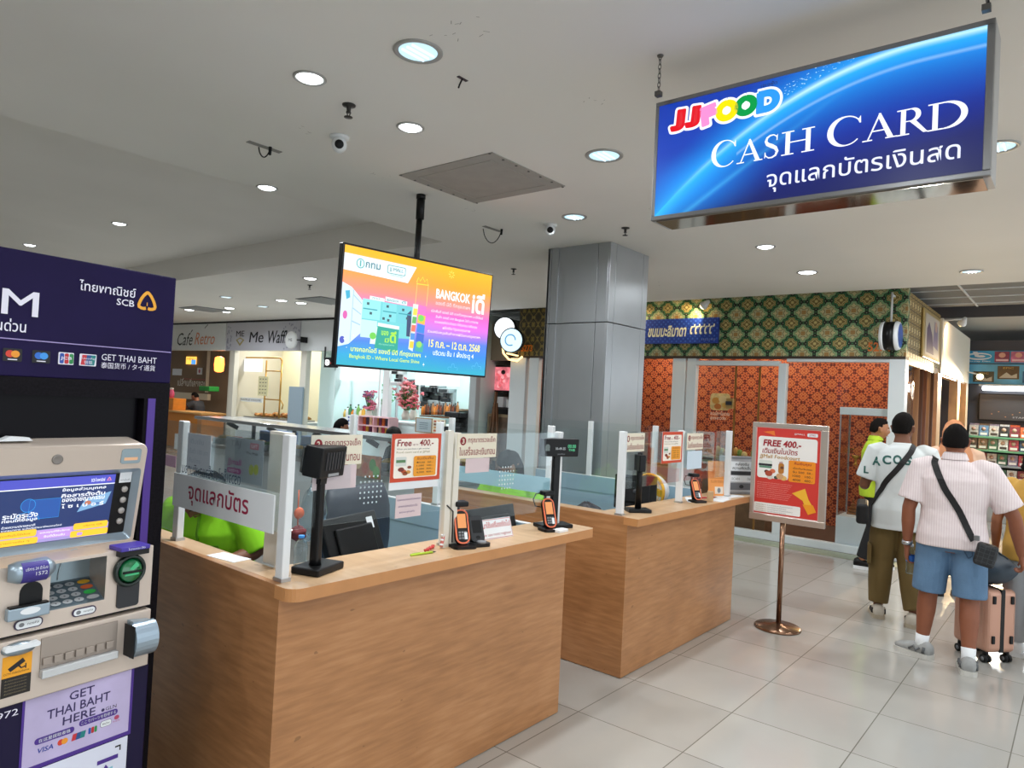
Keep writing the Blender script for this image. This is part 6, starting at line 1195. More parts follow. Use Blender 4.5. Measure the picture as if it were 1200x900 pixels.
t = thing('round_sign', 'small round white hanging sign in front of the waffle sign', 'sign', CF @ Vector((-1.22, 2.5, .2))); a = MB(WHITE, CF @ T3(-1.22, 2.63, .22)); a.lathe([(.17, -.03), (.18, -.02), (.18, .02), (.17, .03)], n=32); a.text('ME', -.06, -.03, .06, .03, .031, INK); a.build('disc', t); a = MB(BLACK, CF); a.box(-1.06, 2.62, .20, -.94, 2.64, .23); a.box(-.96, 2.58, .03, -.94, 2.70, .2); a.build('bracket', t)
t = shopsign('blank_sign', 'plain white sign board left of the hanging television', -1.17, 3.55, 2.42, 3.06, M('sign plain', '#dde1e4', .4))
# lights inside
for x_, w_, o_ in ((-5.6, 22, -1.2), (-4.4, 18, -1.2)): p_ = CF @ Vector((x_, 2.94, o_)); shoplamp('shop_light', 'square ceiling lamp inside the brown cafe', p_.x, p_.y, 2.94, w_, (1, .9, .75), group='lamps inside the brown cafe')
for x_, w_ in ((-2.9, 13), (-1.8, 13)): p_ = CF @ Vector((x_, 2.94, -.7)); shoplamp('shop_light', 'square ceiling lamp inside the waffle shop', p_.x, p_.y, 2.94, w_, (1, 1, .93), group='lamps inside the waffle shop')
for x_, w_ in ((.6, 20), (2.0, 20), (3.1, 16)): p_ = CF @ Vector((x_, 2.94, -.7)); shoplamp('shop_light', 'square ceiling lamp inside the pale juice bar', p_.x, p_.y, 2.94, w_, (.86, 1, 1), group='lamps inside the juice bar')
def cp(px, py, off=0.0): return onf(px, py, CF, off)
def cpanel(name, label, px0, py0, px1, py1, off, m_, cat, th_=.02, draw=None):
    x0, z1 = cp(px0, py0, off); x1, z0 = cp(px1, py1, off); t = thing(name, label, cat, CF @ Vector(((x0+x1)/2, z0, off))); a = MB(m_, CF); a.box(x0, z0, off, x1, z1, off+th_); a.build('board', t)
    if draw: a = MB(INK, CF); draw(a, x0, z0, x1-x0, z1-z0, off+th_+.002); a.build('print', t)
    return t
# brown cafe
cpanel('lit_menu', 'small glowing yellow and blue menu sign in the brown cafe', 219, 418, 230, 427, -2.48, M('lit menu', '#f0b24a', emit=1.5), 'sign', draw=lambda a, x, y, w, h, z: (a.rect(x+.55*w, y, x+w, y+h*.6, z, M('lit menu blue', '#4a8fd0', emit=1.2)), a.text('MENU', x+.1*w, y+.55*h, x+.9*w, y+.85*h, z+.001, DRED)))
X_, Z_ = cp(257, 427, -.8); p_ = CF @ Vector((X_, Z_, -.8)); t = thing('lantern', 'glowing orange hanging lantern in the brown cafe', 'lantern', p_); a = MB(M('lantern glow', '#ff8a3a', emit=3.5)); a.lathe([(.05, -.2), (.11, -.17), (.125, 0), (.11, .17), (.05, .2)], mx=Matrix.Translation(p_), n=20); a.build('shade', t); a = MB(BLACK); a.cyl(p_+Vector((0, 0, .2)), (p_.x, p_.y, 2.95), .006); a.build('cord', t)
cpanel('wall_notice', 'white paper notice on the brown cafe wall at far left', 203, 432, 213, 440, -2.48, PAPER, 'notice'); cpanel('wall_notice', 'small white notice with a red figure on the brown cafe wall', 232, 431, 237, 439, -2.48, PAPER, 'notice', draw=lambda a, x, y, w, h, z: a.ell(x+.5*w, y+.5*h, .2*w, .3*h, z, M('notice rose', '#c0607a', .5)))
t = thing('wall_lettering', 'white Thai lettering on the brown cafe wall above the seated man', 'lettering', CF @ Vector((-5.2, 1.5, -2.49))); a = MB(M('chalk white', '#efe9dc', .6), CF); x0, z0 = cp(208, 452, -2.49); x1, z1 = cp(242, 446, -2.49); a.text('เปลี่ยนที่เคยชอบ', x0, z0, x1, z1+.05, -2.488, bold=.01); x0, z0 = cp(215, 447, -2.49); x1, z1 = cp(241, 441, -2.49); a.rect(x0, z0+.10, x1, z1-.12, -2.4875, M('wall pinkish', '#a8645a', .6)); a.build('lettering', t)
cbox('trim_19', *cp(244, 460, -2.4), -2.4, *cp(247, 405, -2.4), -2.3, M('cafe post pale', '#d0c8b8', .6)); cbox('trim_20', *cp(203, 466, -2.2), -2.2, *cp(247, 462, -2.2), -2.1, M('cafe rail pale', '#d8ccb4', .6))
x0, z1 = cp(245, 452, -1.6); x1, z0 = cp(257, 458, -1.6); a = MB(GREEN, CF); a.box(x0, 1.415, -1.6, x1, 1.55, -1.3, bev=.02); a.build('green_crate', None, 'green box on the dark rack behind the seated man', 'box')
t = thing('dark_rack', 'dark metal rack behind the seated man in the cafe', 'rack', CF @ Vector((-4.4, 0, -1.5)))
for k in range(5): a = MB(BLACK, CF); a.box(-4.85, .385+.25*k, -1.7, -4.05, .415+.25*k, -1.25); a.build('shelf', t)
for x_ in (-4.86, -4.06): a = MB(BLACK, CF); a.box(x_, 0, -1.7, x_+.04, 1.4, -1.25); a.build('upright', t)
t = thing('service_desk', 'orange service desk in front of the seated man', 'desk', CF @ Vector((-5.7, 0, -.5))); a = MB(M('desk orange', '#d98a34', .5), CF); a.box(-6.5, 0, -.75, -4.95, .86, -.15, bev=.01); a.build('front', t); a = MB(M('desk top tan', '#e0b070', .5), CF); a.box(-6.55, .86, -.8, -4.9, .9, -.1); a.build('top', t)
x0, z1 = cp(196, 466, -.4); x1, z0 = cp(209, 480, -.4); a = MB(M('carton orange', '#e6963c', .5, var=.1), CF); a.box(x0-.2, .9, -.6, x1, z1, -.25, bev=.01); a.build('orange_carton', None, 'orange carton standing on the cafe desk', 'carton')
a = MB(M('pink tub', '#e86a9a', .4)); p_ = CF @ Vector((x0+.15, z1, -.42)); a.lathe([(.001, 0), (.07, 0), (.08, .12), (.05, .2), (.05, .22)], mx=Matrix.Translation(p_), n=18); a.lathe([(.055, .22), (.055, .26), (.01, .27)], PAPER, Matrix.Translation(p_), n=18); a.build('pink_jar', None, 'pink jar on the orange carton in the cafe', 'jar')
# waffle stand
t = thing('waffle_cart', 'gold metal waffle cart frame with white banner', 'cart', CF @ Vector((-2.5, .93, -.5)))
def gx(px): return cp(px, 450, -.4)[0]
zt_ = cp(290, 419, -.4)[1]; zb_ = .93
for px in (271, 311, 329): a = MB(GOLD, CF); a.cyl((gx(px), zb_, -.4), (gx(px), zt_-.06, -.4), .018, n=10); a.build('upright', t)
a = MB(GOLD, CF); a.tube([(gx(271), zt_-.06, -.4), (gx(272), zt_, -.4), (gx(327), zt_, -.4), (gx(329), zt_-.06, -.4)], .018, n=8); a.tube([(gx(311), zt_-.3, -.4), (gx(329), zt_-.3, -.4)], .014, n=8); a.cyl((gx(285), zb_, -.75), (gx(285), 3.0, -.75), .016, n=10); z_ = cp(300, 467, -.4)[1]; a.tube([(gx(311), z_, -.4), (gx(330), z_, -.4), (gx(333), z_-.1, -.4), (gx(332), z_-.2, -.4)], .014, n=8); a.build('rails', t)
x0, z1 = cp(271, 420, -.36); x1, z0 = cp(307, 436, -.36); a = MB(M('banner lit white', '#f7fafa', emit=.9), CF); a.box(x0, z0, -.37, x1, z1, -.35); a.build('banner', t)
cpanel('menu_card', 'pale yellow menu card with rows of icons hanging on the gold cart', 304, 441, 314, 464, -.33, M('menu butter', '#e6dfb4', .5), 'menu', draw=lambda a, x, y, w, h, z: [a.ell(x+w*(.22+.28*i), y+h*(.14+.18*j), .075*w, .022*h, z, INK, n=10) for i in range(3) for j in range(5)])
x0, z1 = cp(278, 464, -.33); x1, z0 = cp(308, 472, -.33)
cpanel('name_rail', 'white rail with small black letters over the pastries', 278, 465, 308, 472, -.33, PAPER, 'rail', draw=lambda a, x, y, w, h, z: a.text('WAFFLE HOUSE', x+.12*w, y+.3*h, x+.95*w, y+.7*h, z))
X_, Z_ = cp(273, 463, -.3); a = MB(M('waffle icon', '#d89a3a', .5), CF @ T3(X_, Z_, -.31) @ RZ(R(20)));
a.lathe([(.11, 0), (.12, .012), (.11, .025)], n=10)
for k in (-.05, 0, .05): a.box(-.1, k-.006, .025, .1, k+.006, .032, M('waffle icon dark', '#a86a1e', .5)); a.box(k-.006, -.1, .025, k+.006, .1, .032, M('waffle icon dark', '#a86a1e', .5))
a.build('waffle_emblem', None, 'round waffle emblem left of the white name rail', 'emblem')
t = thing('waffle_counter', 'white waffle shop counter under the pastries', 'counter', CF @ Vector((-2.4, 0, -.4))); a = MB(PAPER, CF); a.box(-3.5, 0, -.85, -1.2, .86, -.1, bev=.01); a.build('base', t); a = MB(WHITE, CF); a.box(-3.55, .86, -.9, -1.18, .90, -.05, bev=.008); a.build('top', t)
a = MB(M('tray steel', '#8d8f90', .3, .8), CF); a.box(-3.35, .90, -.75, -1.5, .925, -.2, bev=.006); a.build('pastry_tray', None, 'long steel tray under the pastries', 'tray')
pm = [M('pastry gold', '#c98f4a', .55, var=.2, vscale=20), M('pastry brown', '#a8692e', .55, var=.2, vscale=20)]; pp = []
for j in range(2):
    a = MB(pm[j]); a.tube([(-.085, 0, .03), (-.06, .02, .04), (-.02, .035, .05), (.02, .035, .05), (.06, .02, .04), (.085, 0, .03)], [.012, .028, .038, .038, .028, .012], n=10); pp.append(a)
pf = {}
rnd = random.Random(2)
for k in range(30):
    if k % 2 not in pf: o = pf[k % 2] = pp[k % 2].build('croissant', None, org=False)
    else: o = pf[k % 2].copy(); COL.objects.link(o)
    q = k % 15; o.location = CF @ Vector((-3.2+q*.115, .922+(.05 if k > 20 else 0), -.62+.16*(k//15)+rnd.uniform(-.03, .03))); o.rotation_euler = (0, 0, rnd.uniform(0, 6.28)); tag(o, 'golden croissant in the heap on the waffle shop tray', 'croissant', 'croissants on the waffle shop tray')
# pale wall, grey panel post, red sign
x0, z1 = cp(343, 453); x1, z0 = cp(356, 505); a = MB(M('grey blue board', '#8fa0ac', .4), CF); a.box(x0, 0, .05, x1, z1, .09); a.build('standing_board', None, 'grey blue standing board between waffle shop and pale wall', 'board')
cpanel('led_sign', 'black LED sign with white and red characters left of the television', 381, 419, 396, 431, .06, BLACK, 'sign', draw=lambda a, x, y, w, h, z: (a.text('อ', x+.08*w, y+.2*h, x+.42*w, y+.8*h, z, M('led white', '#f4f4f4', emit=1.5), bold=.05), a.text('ดี', x+.5*w, y+.15*h, x+.95*w, y+.9*h, z, M('led red', '#ff4a2a', emit=1.8), bold=.05)))
cpanel('wall_plaque', 'small brown plaque on the pale wall', 395, 437, 402, 455, -.36, M('plaque tan', '#b09a6a', .5), 'plaque'); cpanel('door_notice', 'blue vertical writing on the pale wall edge', 398, 458, 403, 478, -.36, M('pale cyan wall', '#d4ecec', .6), 'notice', draw=lambda a, x, y, w, h, z: [a.text(c_, x+.1*w, y+h*(.72-.3*i), x+.8*w, y+h*(.95-.3*i), z, M('notice blue', '#3a62b8', .5)) for i, c_ in enumerate('กขค')])
_x, _z = cp(388, 420, .06); a = MB(DARK, CF); a.box(_x-.2, _z-.02, .055, _x-.17, 2.5, .075); a.box(_x+.1, _z-.02, .055, _x+.13, 2.5, .075); a.build('hanger', [o for o in bpy.data.objects if o.name == 'led_sign'][0])
# juice bar
for px0, py0, px1, py1, lb in ((406, 430, 444, 447, 'left'), (494, 436, 538, 453, 'right')): cpanel('lit_header', '%s glowing white header board of the pale juice bar' % lb, px0, 414, px1, py1, -.2, M('header glow', '#f8fdfd', emit=1.15), 'sign', .13)
cbox('trim_21', *cp(444, 520, -.15), -.15, *cp(447, 430, -.15), -.1, WHITE); cbox('trim_22', *cp(463, 520, -.15), -.15, *cp(469, 430, -.15), -.1, M('pillar grey', '#b4bcc0', .6)); cbox('trim_23', *cp(489, 520, -.15), -.15, *cp(494, 430, -.15), -.1, WHITE)
def bar(name, label, px0, px1, py, off0, off1, m_, z0=0, cat='counter'):
    x0, z1 = cp(px0, py, off1); x1, _ = cp(px1, py, off1); t = thing(name, label, cat, CF @ Vector(((x0+x1)/2, 0, off0))); a = MB(m_, CF); a.box(x0, z0, off0, x1, z1-.03, off1, bev=.006); a.build('body', t); a = MB(WHITE, CF); a.box(x0-.02, z1-.03, off0, x1+.02, z1, off1+.03); a.build('top', t); return x0, x1, z1
bx0, bx1, bz1 = bar('juice_counter', 'white juice bar counter below the glowing headers', 402, 550, 489, -.7, -.1, M('juice front', '#dfeef0', .5))
tm = [('#3f7f5a', 'green'), ('#e6c05a', 'yellow'), ('#f1f4f4', 'white'), ('#d8842f', 'orange'), ('#2f4f8f', 'blue'), ('#7a4a2a', 'brown')]
def cbottle(px, py, off, h, r, c_, label, grp):
    X_, Z_ = cp(px, py, off); p_ = CF @ Vector((X_, Z_, off)); t = thing('bottle', label, 'bottle', p_, 0, grp); a = MB(M('drink '+c_, c_, .25, coat=.4)); a.lathe([(.001, 0), (r, 0), (r, h*.6), (r*.4, h*.8), (r*.4, h*.9)], mx=Matrix.Translation(p_), n=12); a.build('glass_body', t); a = MB(M('cap dark', '#33302e', .4)); a.lathe([(r*.45, h*.9), (r*.45, h), (.002, h)], mx=Matrix.Translation(p_), n=10); a.build('cap', t)
def cshelf(px0, px1, py, off0, off1, m_, label):
    x0, z0 = cp(px0, py, off1); x1, _ = cp(px1, py, off1); a = MB(m_, CF); a.box(x0, z0-.025, off0, x1, z0, off1); a.build('bar_shelf', None, label, 'shelf')
cshelf(492, 540, 486.5, -1.8, -.9, BROWNW, 'lower dark shelf with small bottles in the juice bar'); cshelf(492, 538, 477, -1.8, -1.0, BROWNW, 'upper dark shelf with machines in the juice bar')
for k in range(18): cbottle(495+k*2.4, 486.3, -1.0, .20+.03*(k % 3), .032, ['#d8842f', '#c06a2a', '#5a2f1a', '#7a3a22', '#3a2a22', '#a86a3a'][k % 6], 'small syrup bottle in the row on the dark juice bar shelf', 'syrup bottles on the dark juice bar shelf')
def machine(px, py, off, w_, h_, label, c1='#a8aeb2', c2='#2a2c30'):
    X_, Z_ = cp(px, py, off); p_ = CF @ Vector((X_, Z_, off)); t = thing('bar_machine', label, 'machine', p_); a = MB(M('appliance '+c1, c1, .35, .4), CF @ T3(X_, Z_, off)); a.box(-w_/2, 0, -.15, w_/2, h_*.25, .12, bev=.01); a.box(-w_/2, 0, -.15, w_/2, h_, -.04, bev=.01); a.box(-w_/2, h_*.75, -.15, w_/2, h_, .10, bev=.01); a.build('body', t); a = MB(M('appliance '+c2, c2, .35), CF @ T3(X_, Z_, off)); a.box(-w_*.35, h_*.78, .10, w_*.35, h_*.95, .115); a.cyl((0, h_*.5, .03), (0, h_*.75, .03), w_*.15, n=12); a.box(-w_*.3, h_*.25, -.04, w_*.3, h_*.45, .04); a.build('fittings', t)
machine(500, 476.5, -1.15, .35, .40, 'dark coffee machine on the upper juice bar shelf', '#4a4d50'); machine(511, 476.5, -1.15, .26, .5, 'steel grinder beside the dark coffee machine'); machine(522, 476.5, -1.15, .30, .36, 'steel espresso machine on the upper juice bar shelf'); machine(484, 476, -1.0, .34, .55, 'grey drinks machine behind the pink flowers', '#8f989c'); machine(416, 470, -1.2, .40, .45, 'green topped drinks machine at the left of the juice bar', '#6f8f86'); machine(466, 452, .05, .18, .28, 'white wall telephone unit on the pillar of the juice bar', '#e6ecee')
X_, Z_ = cp(441.5, 482, -.9); p_ = CF @ Vector((X_, bz1-.33, -.9)); a = MB(STEEL); a.lathe([(.001, 0), (.18, 0), (.19, .5), (.17, .62), (.06, .72), (.02, .78)], mx=Matrix.Translation(p_), n=22); a.build('steel_urn', None, 'tall steel drinks urn between the juice bar pillars', 'urn')
cpanel('wicker_board', 'tan framed board behind the drinks machine at the left of the juice bar', 406, 447, 428, 473, -1.4, M('wicker tan', '#a8905a', .7, var=.25, vscale=20), 'board')
for k in range(8): cbottle(404+k*3.1, 488.7, -.3, .16+.05*(k % 3), .04, ['#e6c05a', '#f1f4f4', '#3f7f5a', '#d8842f', '#cfe0e8', '#7fae5a', '#f4e8c8', '#e8b04a'][k], ['yellow', 'white', 'green', 'orange', 'pale blue', 'light green', 'cream', 'amber'][k]+' bottle in the front row at the left end of the juice bar', None)
def flower(px, py, off, s_, label, c1, c2, n_, seed):
    X_, Z_ = cp(px, py, off); p_ = CF @ Vector((X_, Z_, off)); t = thing('flower_arrangement', label, 'flowers', p_); rnd = random.Random(seed)
    a = MB(M('flower vase', '#d8d2c8', .4)); a.lathe([(.001, 0), (.06, 0), (.08, .08), (.05, .16), (.06, .18)], mx=Matrix.Translation(p_), n=16); a.build('vase', t)
    b1 = MB(M('stem green', '#4a7a3a', .6)); b2 = MB(M('petal '+c1, c1, .5)); m2 = M('petal '+c2, c2, .5)
    for k in range(n_):
        d = Vector((rnd.gauss(0, .16), rnd.gauss(0, .16), rnd.uniform(.1, 1)))*s_; e = p_+Vector((0, 0, .16))+d; b1.tube([p_+Vector((0, 0, .15)), e], .006, n=5)
        for j in range(5): q = 2*math.pi*j/5; c = e+Vector((.03*math.cos(q), .03*math.sin(q), rnd.uniform(-.015, .015))); b2.lathe([(.002, -.02), (.026, 0), (.002, .02)], m2 if k % 3 == 0 else None, Matrix.Translation(c), n=8)
    b1.build('stems', t); b2.build('blossoms', t)
flower(475, 492, -.05, .62, 'tall pink flower arrangement on the juice bar counter', '#ee7f8a', '#f6b0b4', 70, 3); flower(484, 492, .0, .3, 'low pink flower arrangement right of the tall one', '#e86a7a', '#f4c0b8', 24, 6); flower(432, 492, -.05, .4, 'pink and purple flower arrangement at the juice bar left', '#d8708a', '#8a4a7a', 30, 8); flower(453, 486, -.4, .42, 'green leafy plant beside the juice bar pillar', '#3f8a4a', '#5aa85a', 34, 9)
cpanel('menu_sheet', 'white sheet of blue icons on the front of the juice bar', 407, 486, 425, 501, .0, PAPER, 'menu', draw=lambda a, x, y, w, h, z: [a.ell(x+w*(.15+.175*i), y+h*(.2+.3*j), .06*w, .1*h, z, M('icon blue', '#5a6ea8', .5), n=8) for i in range(5) for j in range(3)])
cpanel('framed_menu', 'grey framed menu on the right of the juice bar front', 488, 489, 507, 508, .05, M('frame tan', '#a8845a', .5), 'menu', draw=lambda a, x, y, w, h, z: (a.rect(x+.06*w, y+.06*h, x+.94*w, y+.94*h, z, M('menu steel', '#aebcc4', .5)), [a.rect(x+.25*w, y+h*(.25+.13*k), x+.75*w, y+h*(.29+.13*k), z+.001, M('menu ink', '#5a6a74', .5)) for k in range(4)]))
cpanel('photo_menu', 'cream menu of small food photos right of the framed menu', 508, 491, 522, 508, .05, CREAM, 'menu', draw=lambda a, x, y, w, h, z: [a.rect(x+w*(.1+.3*i), y+h*(.08+.23*j), x+w*(.3+.3*i), y+h*(.22+.23*j), z, M('photo tint %d' % ((i+j) % 3), ('#c86a4a', '#d8a06a', '#8a5a4a')[(i+j) % 3], .5)) for i in range(3) for j in range(4)])
X_, Z_ = cp(534, 504, .0); machine(534, 506, .1, .38, .34, 'black till machine at the right end of the juice bar', '#2c2f33'); 
t = thing('packed_shelf', 'pink edged shelf of snack packets at the left of the juice bar front', 'shelf', CF @ Vector((1.0, .7, .1))); x0, z1 = cp(428, 488, .12); x1, z0 = cp(462, 512, .12); a = MB(M('shelf pink', '#e6b8c0', .5), CF); [a.box(x0, z0+(z1-z0)*k/2, .05, x1, z0+(z1-z0)*k/2+.02, .3) for k in range(3)]; [a.box(x0+(x1-x0)*k/2, z0, .05, x0+(x1-x0)*k/2+.02, z1, .3) for k in range(3)]; a.build('shelf_frame', t)
rnd = random.Random(13)
for k in range(18): 
    c_ = ['#c83a5a', '#e8b03a', '#6a2a5a', '#d86a2a', '#3a3050', '#f0d0a0'][k % 6]; x_ = x0+.06+(x1-x0-.12)*(k % 9)/8; zz = z0+.02+(z1-z0)/2*(k//9); a = MB(M('packet '+c_, c_, .4, var=.3, vscale=30), CF); a.box(x_-.035, zz, .12, x_+.035, zz+.14+.03*rnd.random(), .2, bev=.012); a.build('snack_packet', None, 'small snack packet on the pink edged shelf of the juice bar', 'snack packet', 'snack packets on the pink edged shelf')

# ================================================================== DARK SHOP (between television and column)
mb = MB(M('dark shop wall', '#17181b', .7)); mb.box(10.2, 7.45, 0, 10.25, 8.22, 3.1); struct('wall_dark', mb)
mb = MB(M('dark shop fascia', '#8c8070', .6)); mb.box(9.3, 7.75, 2.3, 9.4, 8.18, 2.95); struct('wall_dark_fascia', mb)
def fp(px, py, off=0.0): return onf(px, py, FAC, off)
t = thing('menu_screen', 'lit screen with a pink food picture in the dark shop', 'screen', (9.5, 7.7, 1.75)); x0, z1 = fp(577, 430, -.35); x1, z0 = fp(602, 458, -.35); a = MB(BLACK, FAC); a.box(x0-.03, z0-.03, -.40, x1+.14, z1+.03, -.36); a.build('housing', t); a = MB(M('pink food picture', '#e0707a', emit=.9, var=.5, vscale=9), FAC); a.rect(x0, z0, x1, z1, -.355)
for k in range(14): rnd.seed(k); a.ell(x0+(x1-x0)*rnd.uniform(.15, .85), z0+(z1-z0)*rnd.uniform(.1, .8), .035, .03, -.354+.0002*k, M('pink lump %d' % (k % 2), ('#f0a0a4', '#d85a62')[k % 2], emit=.9), n=10)
a.ell((x0+x1)/2, z1-.09, .05, .04, -.35, M('dark lump', '#2a1a1e', .5)); a.build('picture', t)
t = thing('dark_cabinet', 'black cabinet under the pink picture screen in the dark shop', 'cabinet', (9.5, 7.9, 0)); a = MB(M('black cabinet', '#141416', .4)); a.box(9.37, 7.55, 0, 9.85, 8.12, 1.45, bev=.01); a.build('body', t); a = MB(M('cabinet edge', '#3a3a3d', .4)); a.box(9.36, 7.55, 1.45, 9.86, 8.13, 1.48); a.build('top', t); a = MB(M('cabinet light panel', '#b8b098', .5)); a.box(9.34, 7.60, .9, 9.345, 7.70, 1.4); a.build('side_panel', t)
a = MB(PAPER); a.box(9.38, 7.9, 1.48, 9.6, 8.1, 1.66, bev=.01); a.box(9.36, 7.72, 1.48, 9.55, 7.82, 1.62, bev=.01); a.build('white_printer', None, 'white printer on the black cabinet in the dark shop', 'printer')
t = thing('easel', 'wooden easel leaning a framed picture before the black cabinet', 'easel', (9.15, 7.95, 0)); E0 = Vector((9.12, 7.9, 0))
for dy in (-.22, .22): a = MB(BROWNW); a.bar(E0+Vector((0, dy, 0)), E0+Vector((.06, dy*.12, 1.55)), .035, .025); a.build('front_leg', t)
a = MB(BROWNW); a.bar(E0+Vector((.2, 0, 0)), E0+Vector((.07, 0, 1.5)), .035, .025); a.build('rear_leg', t)
a = MB(BROWNW); a.bar(E0+Vector((.0, 0, .5)), E0+Vector((.06, 0, 1.75)), .05, .03); a.box(E0.x-.05, E0.y-.2, .9, E0.x+.02, E0.y+.2, .93); a.build('mast', t)
t = thing('framed_picture', 'brown framed picture standing behind the easel', 'picture', (9.25, 7.98, .55)); a = MB(M('frame dull', '#8c7a5e', .5)); a.box(9.24, 7.60, .55, 9.27, 8.12, 1.36); a.build('frame', t); a = MB(M('picture brown', '#5d4a3a', .6, var=.4, vscale=8)); a.box(9.236, 7.64, .6, 9.24, 8.08, 1.31); a.build('picture', t)
for px, py, r_, lb, c_ in ((592, 385, .20, 'glowing white round sign above the dark shop', '#f6fbff'), (600, 399, .21, 'pale blue round sign with dark rim in front of the white one', '#bfe0f0')):
    X_, Z_ = fp(px, py, .2 if r_ > .2 else .05); t = thing('round_sign', lb, 'sign', (9.0, -X_, Z_)); Xs = FAC @ T3(X_, Z_, .2 if r_ > .2 else .05) @ RY(R(18)); a = MB(M('round glow '+c_, c_, emit=1.3), Xs); a.lathe([(r_*.93, .03), (r_*.8, .06), (.001, .075)], n=32)
    if r_ > .2: a.stroke([(.09*math.cos(R(q)), .09*math.sin(R(q))) for q in range(0, 320, 20)], .02, .078, M('round blue', '#4a8fc8', emit=.8))
    a.build('face', t); a = MB(DARK, Xs); a.lathe([(r_*.93, -.05), (r_, -.04), (r_, .03), (r_*.93, .035)], n=32); a.build('rim', t)
t = thing('neon_outline', 'warm neon cup outline beside the round signs', 'neon sign', (9.05, 7.7, 2.3)); pts = [fp(588, 400, .1), fp(590, 414, .1), (fp(596, 421, .1)), fp(606, 423, .1), fp(612, 418, .1)]; a = MB(M('neon warm', '#ffd08a', emit=2.2), FAC); a.tube([(q[0], q[1], .1) for q in pts], .018, n=8); p2 = [fp(594, 414, .1), fp(607, 417, .1)]; a.tube([(q[0], q[1], .1) for q in p2], .014, n=8); p3 = [fp(598, 404, .1), fp(598, 412, .1)]; a.tube([(q[0], q[1], .1) for q in p3], .03, n=8); a.build('tubes', t); a = MB(DARK, FAC); a.cyl((p3[0][0], p3[0][1], .1), (p3[0][0], p3[0][1], -.22), .012, n=8); a.build('fixing_rod', t)

# ================================================================== FOOD STALL ISLAND behind the left counter
SX = 4.45; STF = frame((SX, 0, 0), (0, -1, 0))
t = thing('food_stall', 'long steel and white food stall island behind the left counter', 'food stall', (4.8, 6.2, 0))
a = MB(M('stall white', '#c9d2d6', .45)); a.box(SX+.05, 4.35, 0, SX+.75, 8.9, .84); a.build('body', t)
a = MB(STEEL); a.box(SX, 4.3, .84, SX+.8, 8.95, .88, bev=.005); a.build('worktop', t)
a = MB(M('rail bright', '#c9ced2', .2, .9)); a.box(SX-.02, 4.3, 1.185, SX+.42, 8.95, 1.21, bev=.004); a.box(SX-.03, 4.3, 1.175, SX+.0, 8.95, 1.215, bev=.004); a.build('guard_top', t)
for y_ in (4.6, 5.5, 6.4, 7.3, 8.2): a = MB(DARK); a.bar((SX+.02, y_, 1.17), (SX+.16, y_, 1.10), .05, .02); a.box(SX+.36, y_-.015, .88, SX+.4, y_+.015, 1.185); a.build('bracket', t)
a = MB(GLASS); a.box(SX, 4.32, .90, SX+.005, 8.93, 1.175); a.build('guard_glass', t)
rnd = random.Random(17)
for k in range(16):
    y_ = 4.55+k*.27; a = MB(M('pan steel', '#b3b8ba', .3, .8)); a.box(SX+.10, y_-.1, .88, SX+.34, y_+.1, .95, bev=.01); c_ = ['#a86a32', '#7a8a3a', '#c8442e', '#d8b45a', '#6a4a2a', '#5f8f4a'][k % 6]; b1 = MB(M('dish food '+c_, c_, .6, var=.3, vscale=30)); crumple(b1, SX+.22, y_, .955, .10, .085, .03, k, .15, 8)
    tt = thing('food_pan', ['brown stew', 'green curry', 'red curry', 'yellow noodles', 'dark roast', 'green vegetables'][k % 6]+' pan on the steel worktop of the food stall', 'food pan', (SX+.22, y_, .88), 0, 'food pans on the stall island')
    a.build('pan', tt); b1.build('food', tt)
def spanel(name, label, px0, py0, px1, py1, off, m_, cat, draw=None):
    x0, z1 = onf(px0, py0, STF, off); x1, z0 = onf(px1, py1, STF, off); t = thing(name, label, cat, STF @ Vector(((x0+x1)/2, z0, off))); a = MB(m_, STF); a.box(x0, z0, off, x1, z1, off+.012); a.build('board', t)
    if draw: a = MB(INK, STF); draw(a, x0, z0, x1-x0, z1-z0, off+.0135); a.build('print', t)
spanel('food_photo_board', 'long food photo board with salad and green leaf on the stall front', 392, 528, 446, 562, .02, M('photo warm', '#b8784a', .5, var=.4, vscale=14), 'board', lambda a, x, y, w, h, z: [a.ell(x+w*u_, y+h*v_, .05, .06, z+.0003*i, M('salad '+c_, c_, .5)) for i, (u_, v_, c_) in enumerate(((.1, .4, '#c8462e'), (.25, .6, '#d8924a'), (.4, .35, '#7fa83a'), (.55, .6, '#e0c08a'), (.7, .4, '#b85a2e'), (.85, .6, '#4f9a3a'), (.93, .3, '#6ab04a')))])
spanel('pink_notice', 'pink printed notice on the stall front at far left', 193, 532, 206, 548, .0, M('notice magenta', '#b88aa8', .5), 'notice'); spanel('white_notice', 'white notice on the stall front left of the strip sign', 206, 508, 216, 528, .0, PAPER, 'notice')
a = MB(M('carton red yellow', '#d8a83a', .5)); a.box(SX+.45, 4.55, .88, SX+.7, 4.8, 1.02, bev=.004); a.box(SX+.449, 4.6, .90, SX+.45, 4.75, 1.0, RED); a.build('snack_carton', None, 'yellow and red carton on the stall worktop behind the office chair', 'carton')
for k, (c_, z_) in enumerate((('#2f6fb8', 0), ('#3a7fc8', 0))): p_ = onz(203+k*40, 505, 1.0) if 0 else Vector((SX+.55, 7.9-.9*k, .88)); a = MB(M('crate '+c_, c_, .5)); a.box(p_.x-.15, p_.y-.2, .88, p_.x+.15, p_.y+.2, 1.08, bev=.01); a.build('blue_crate', None, ('blue crate on the far left of the stall worktop', 'second blue crate on the stall worktop')[k], 'crate')
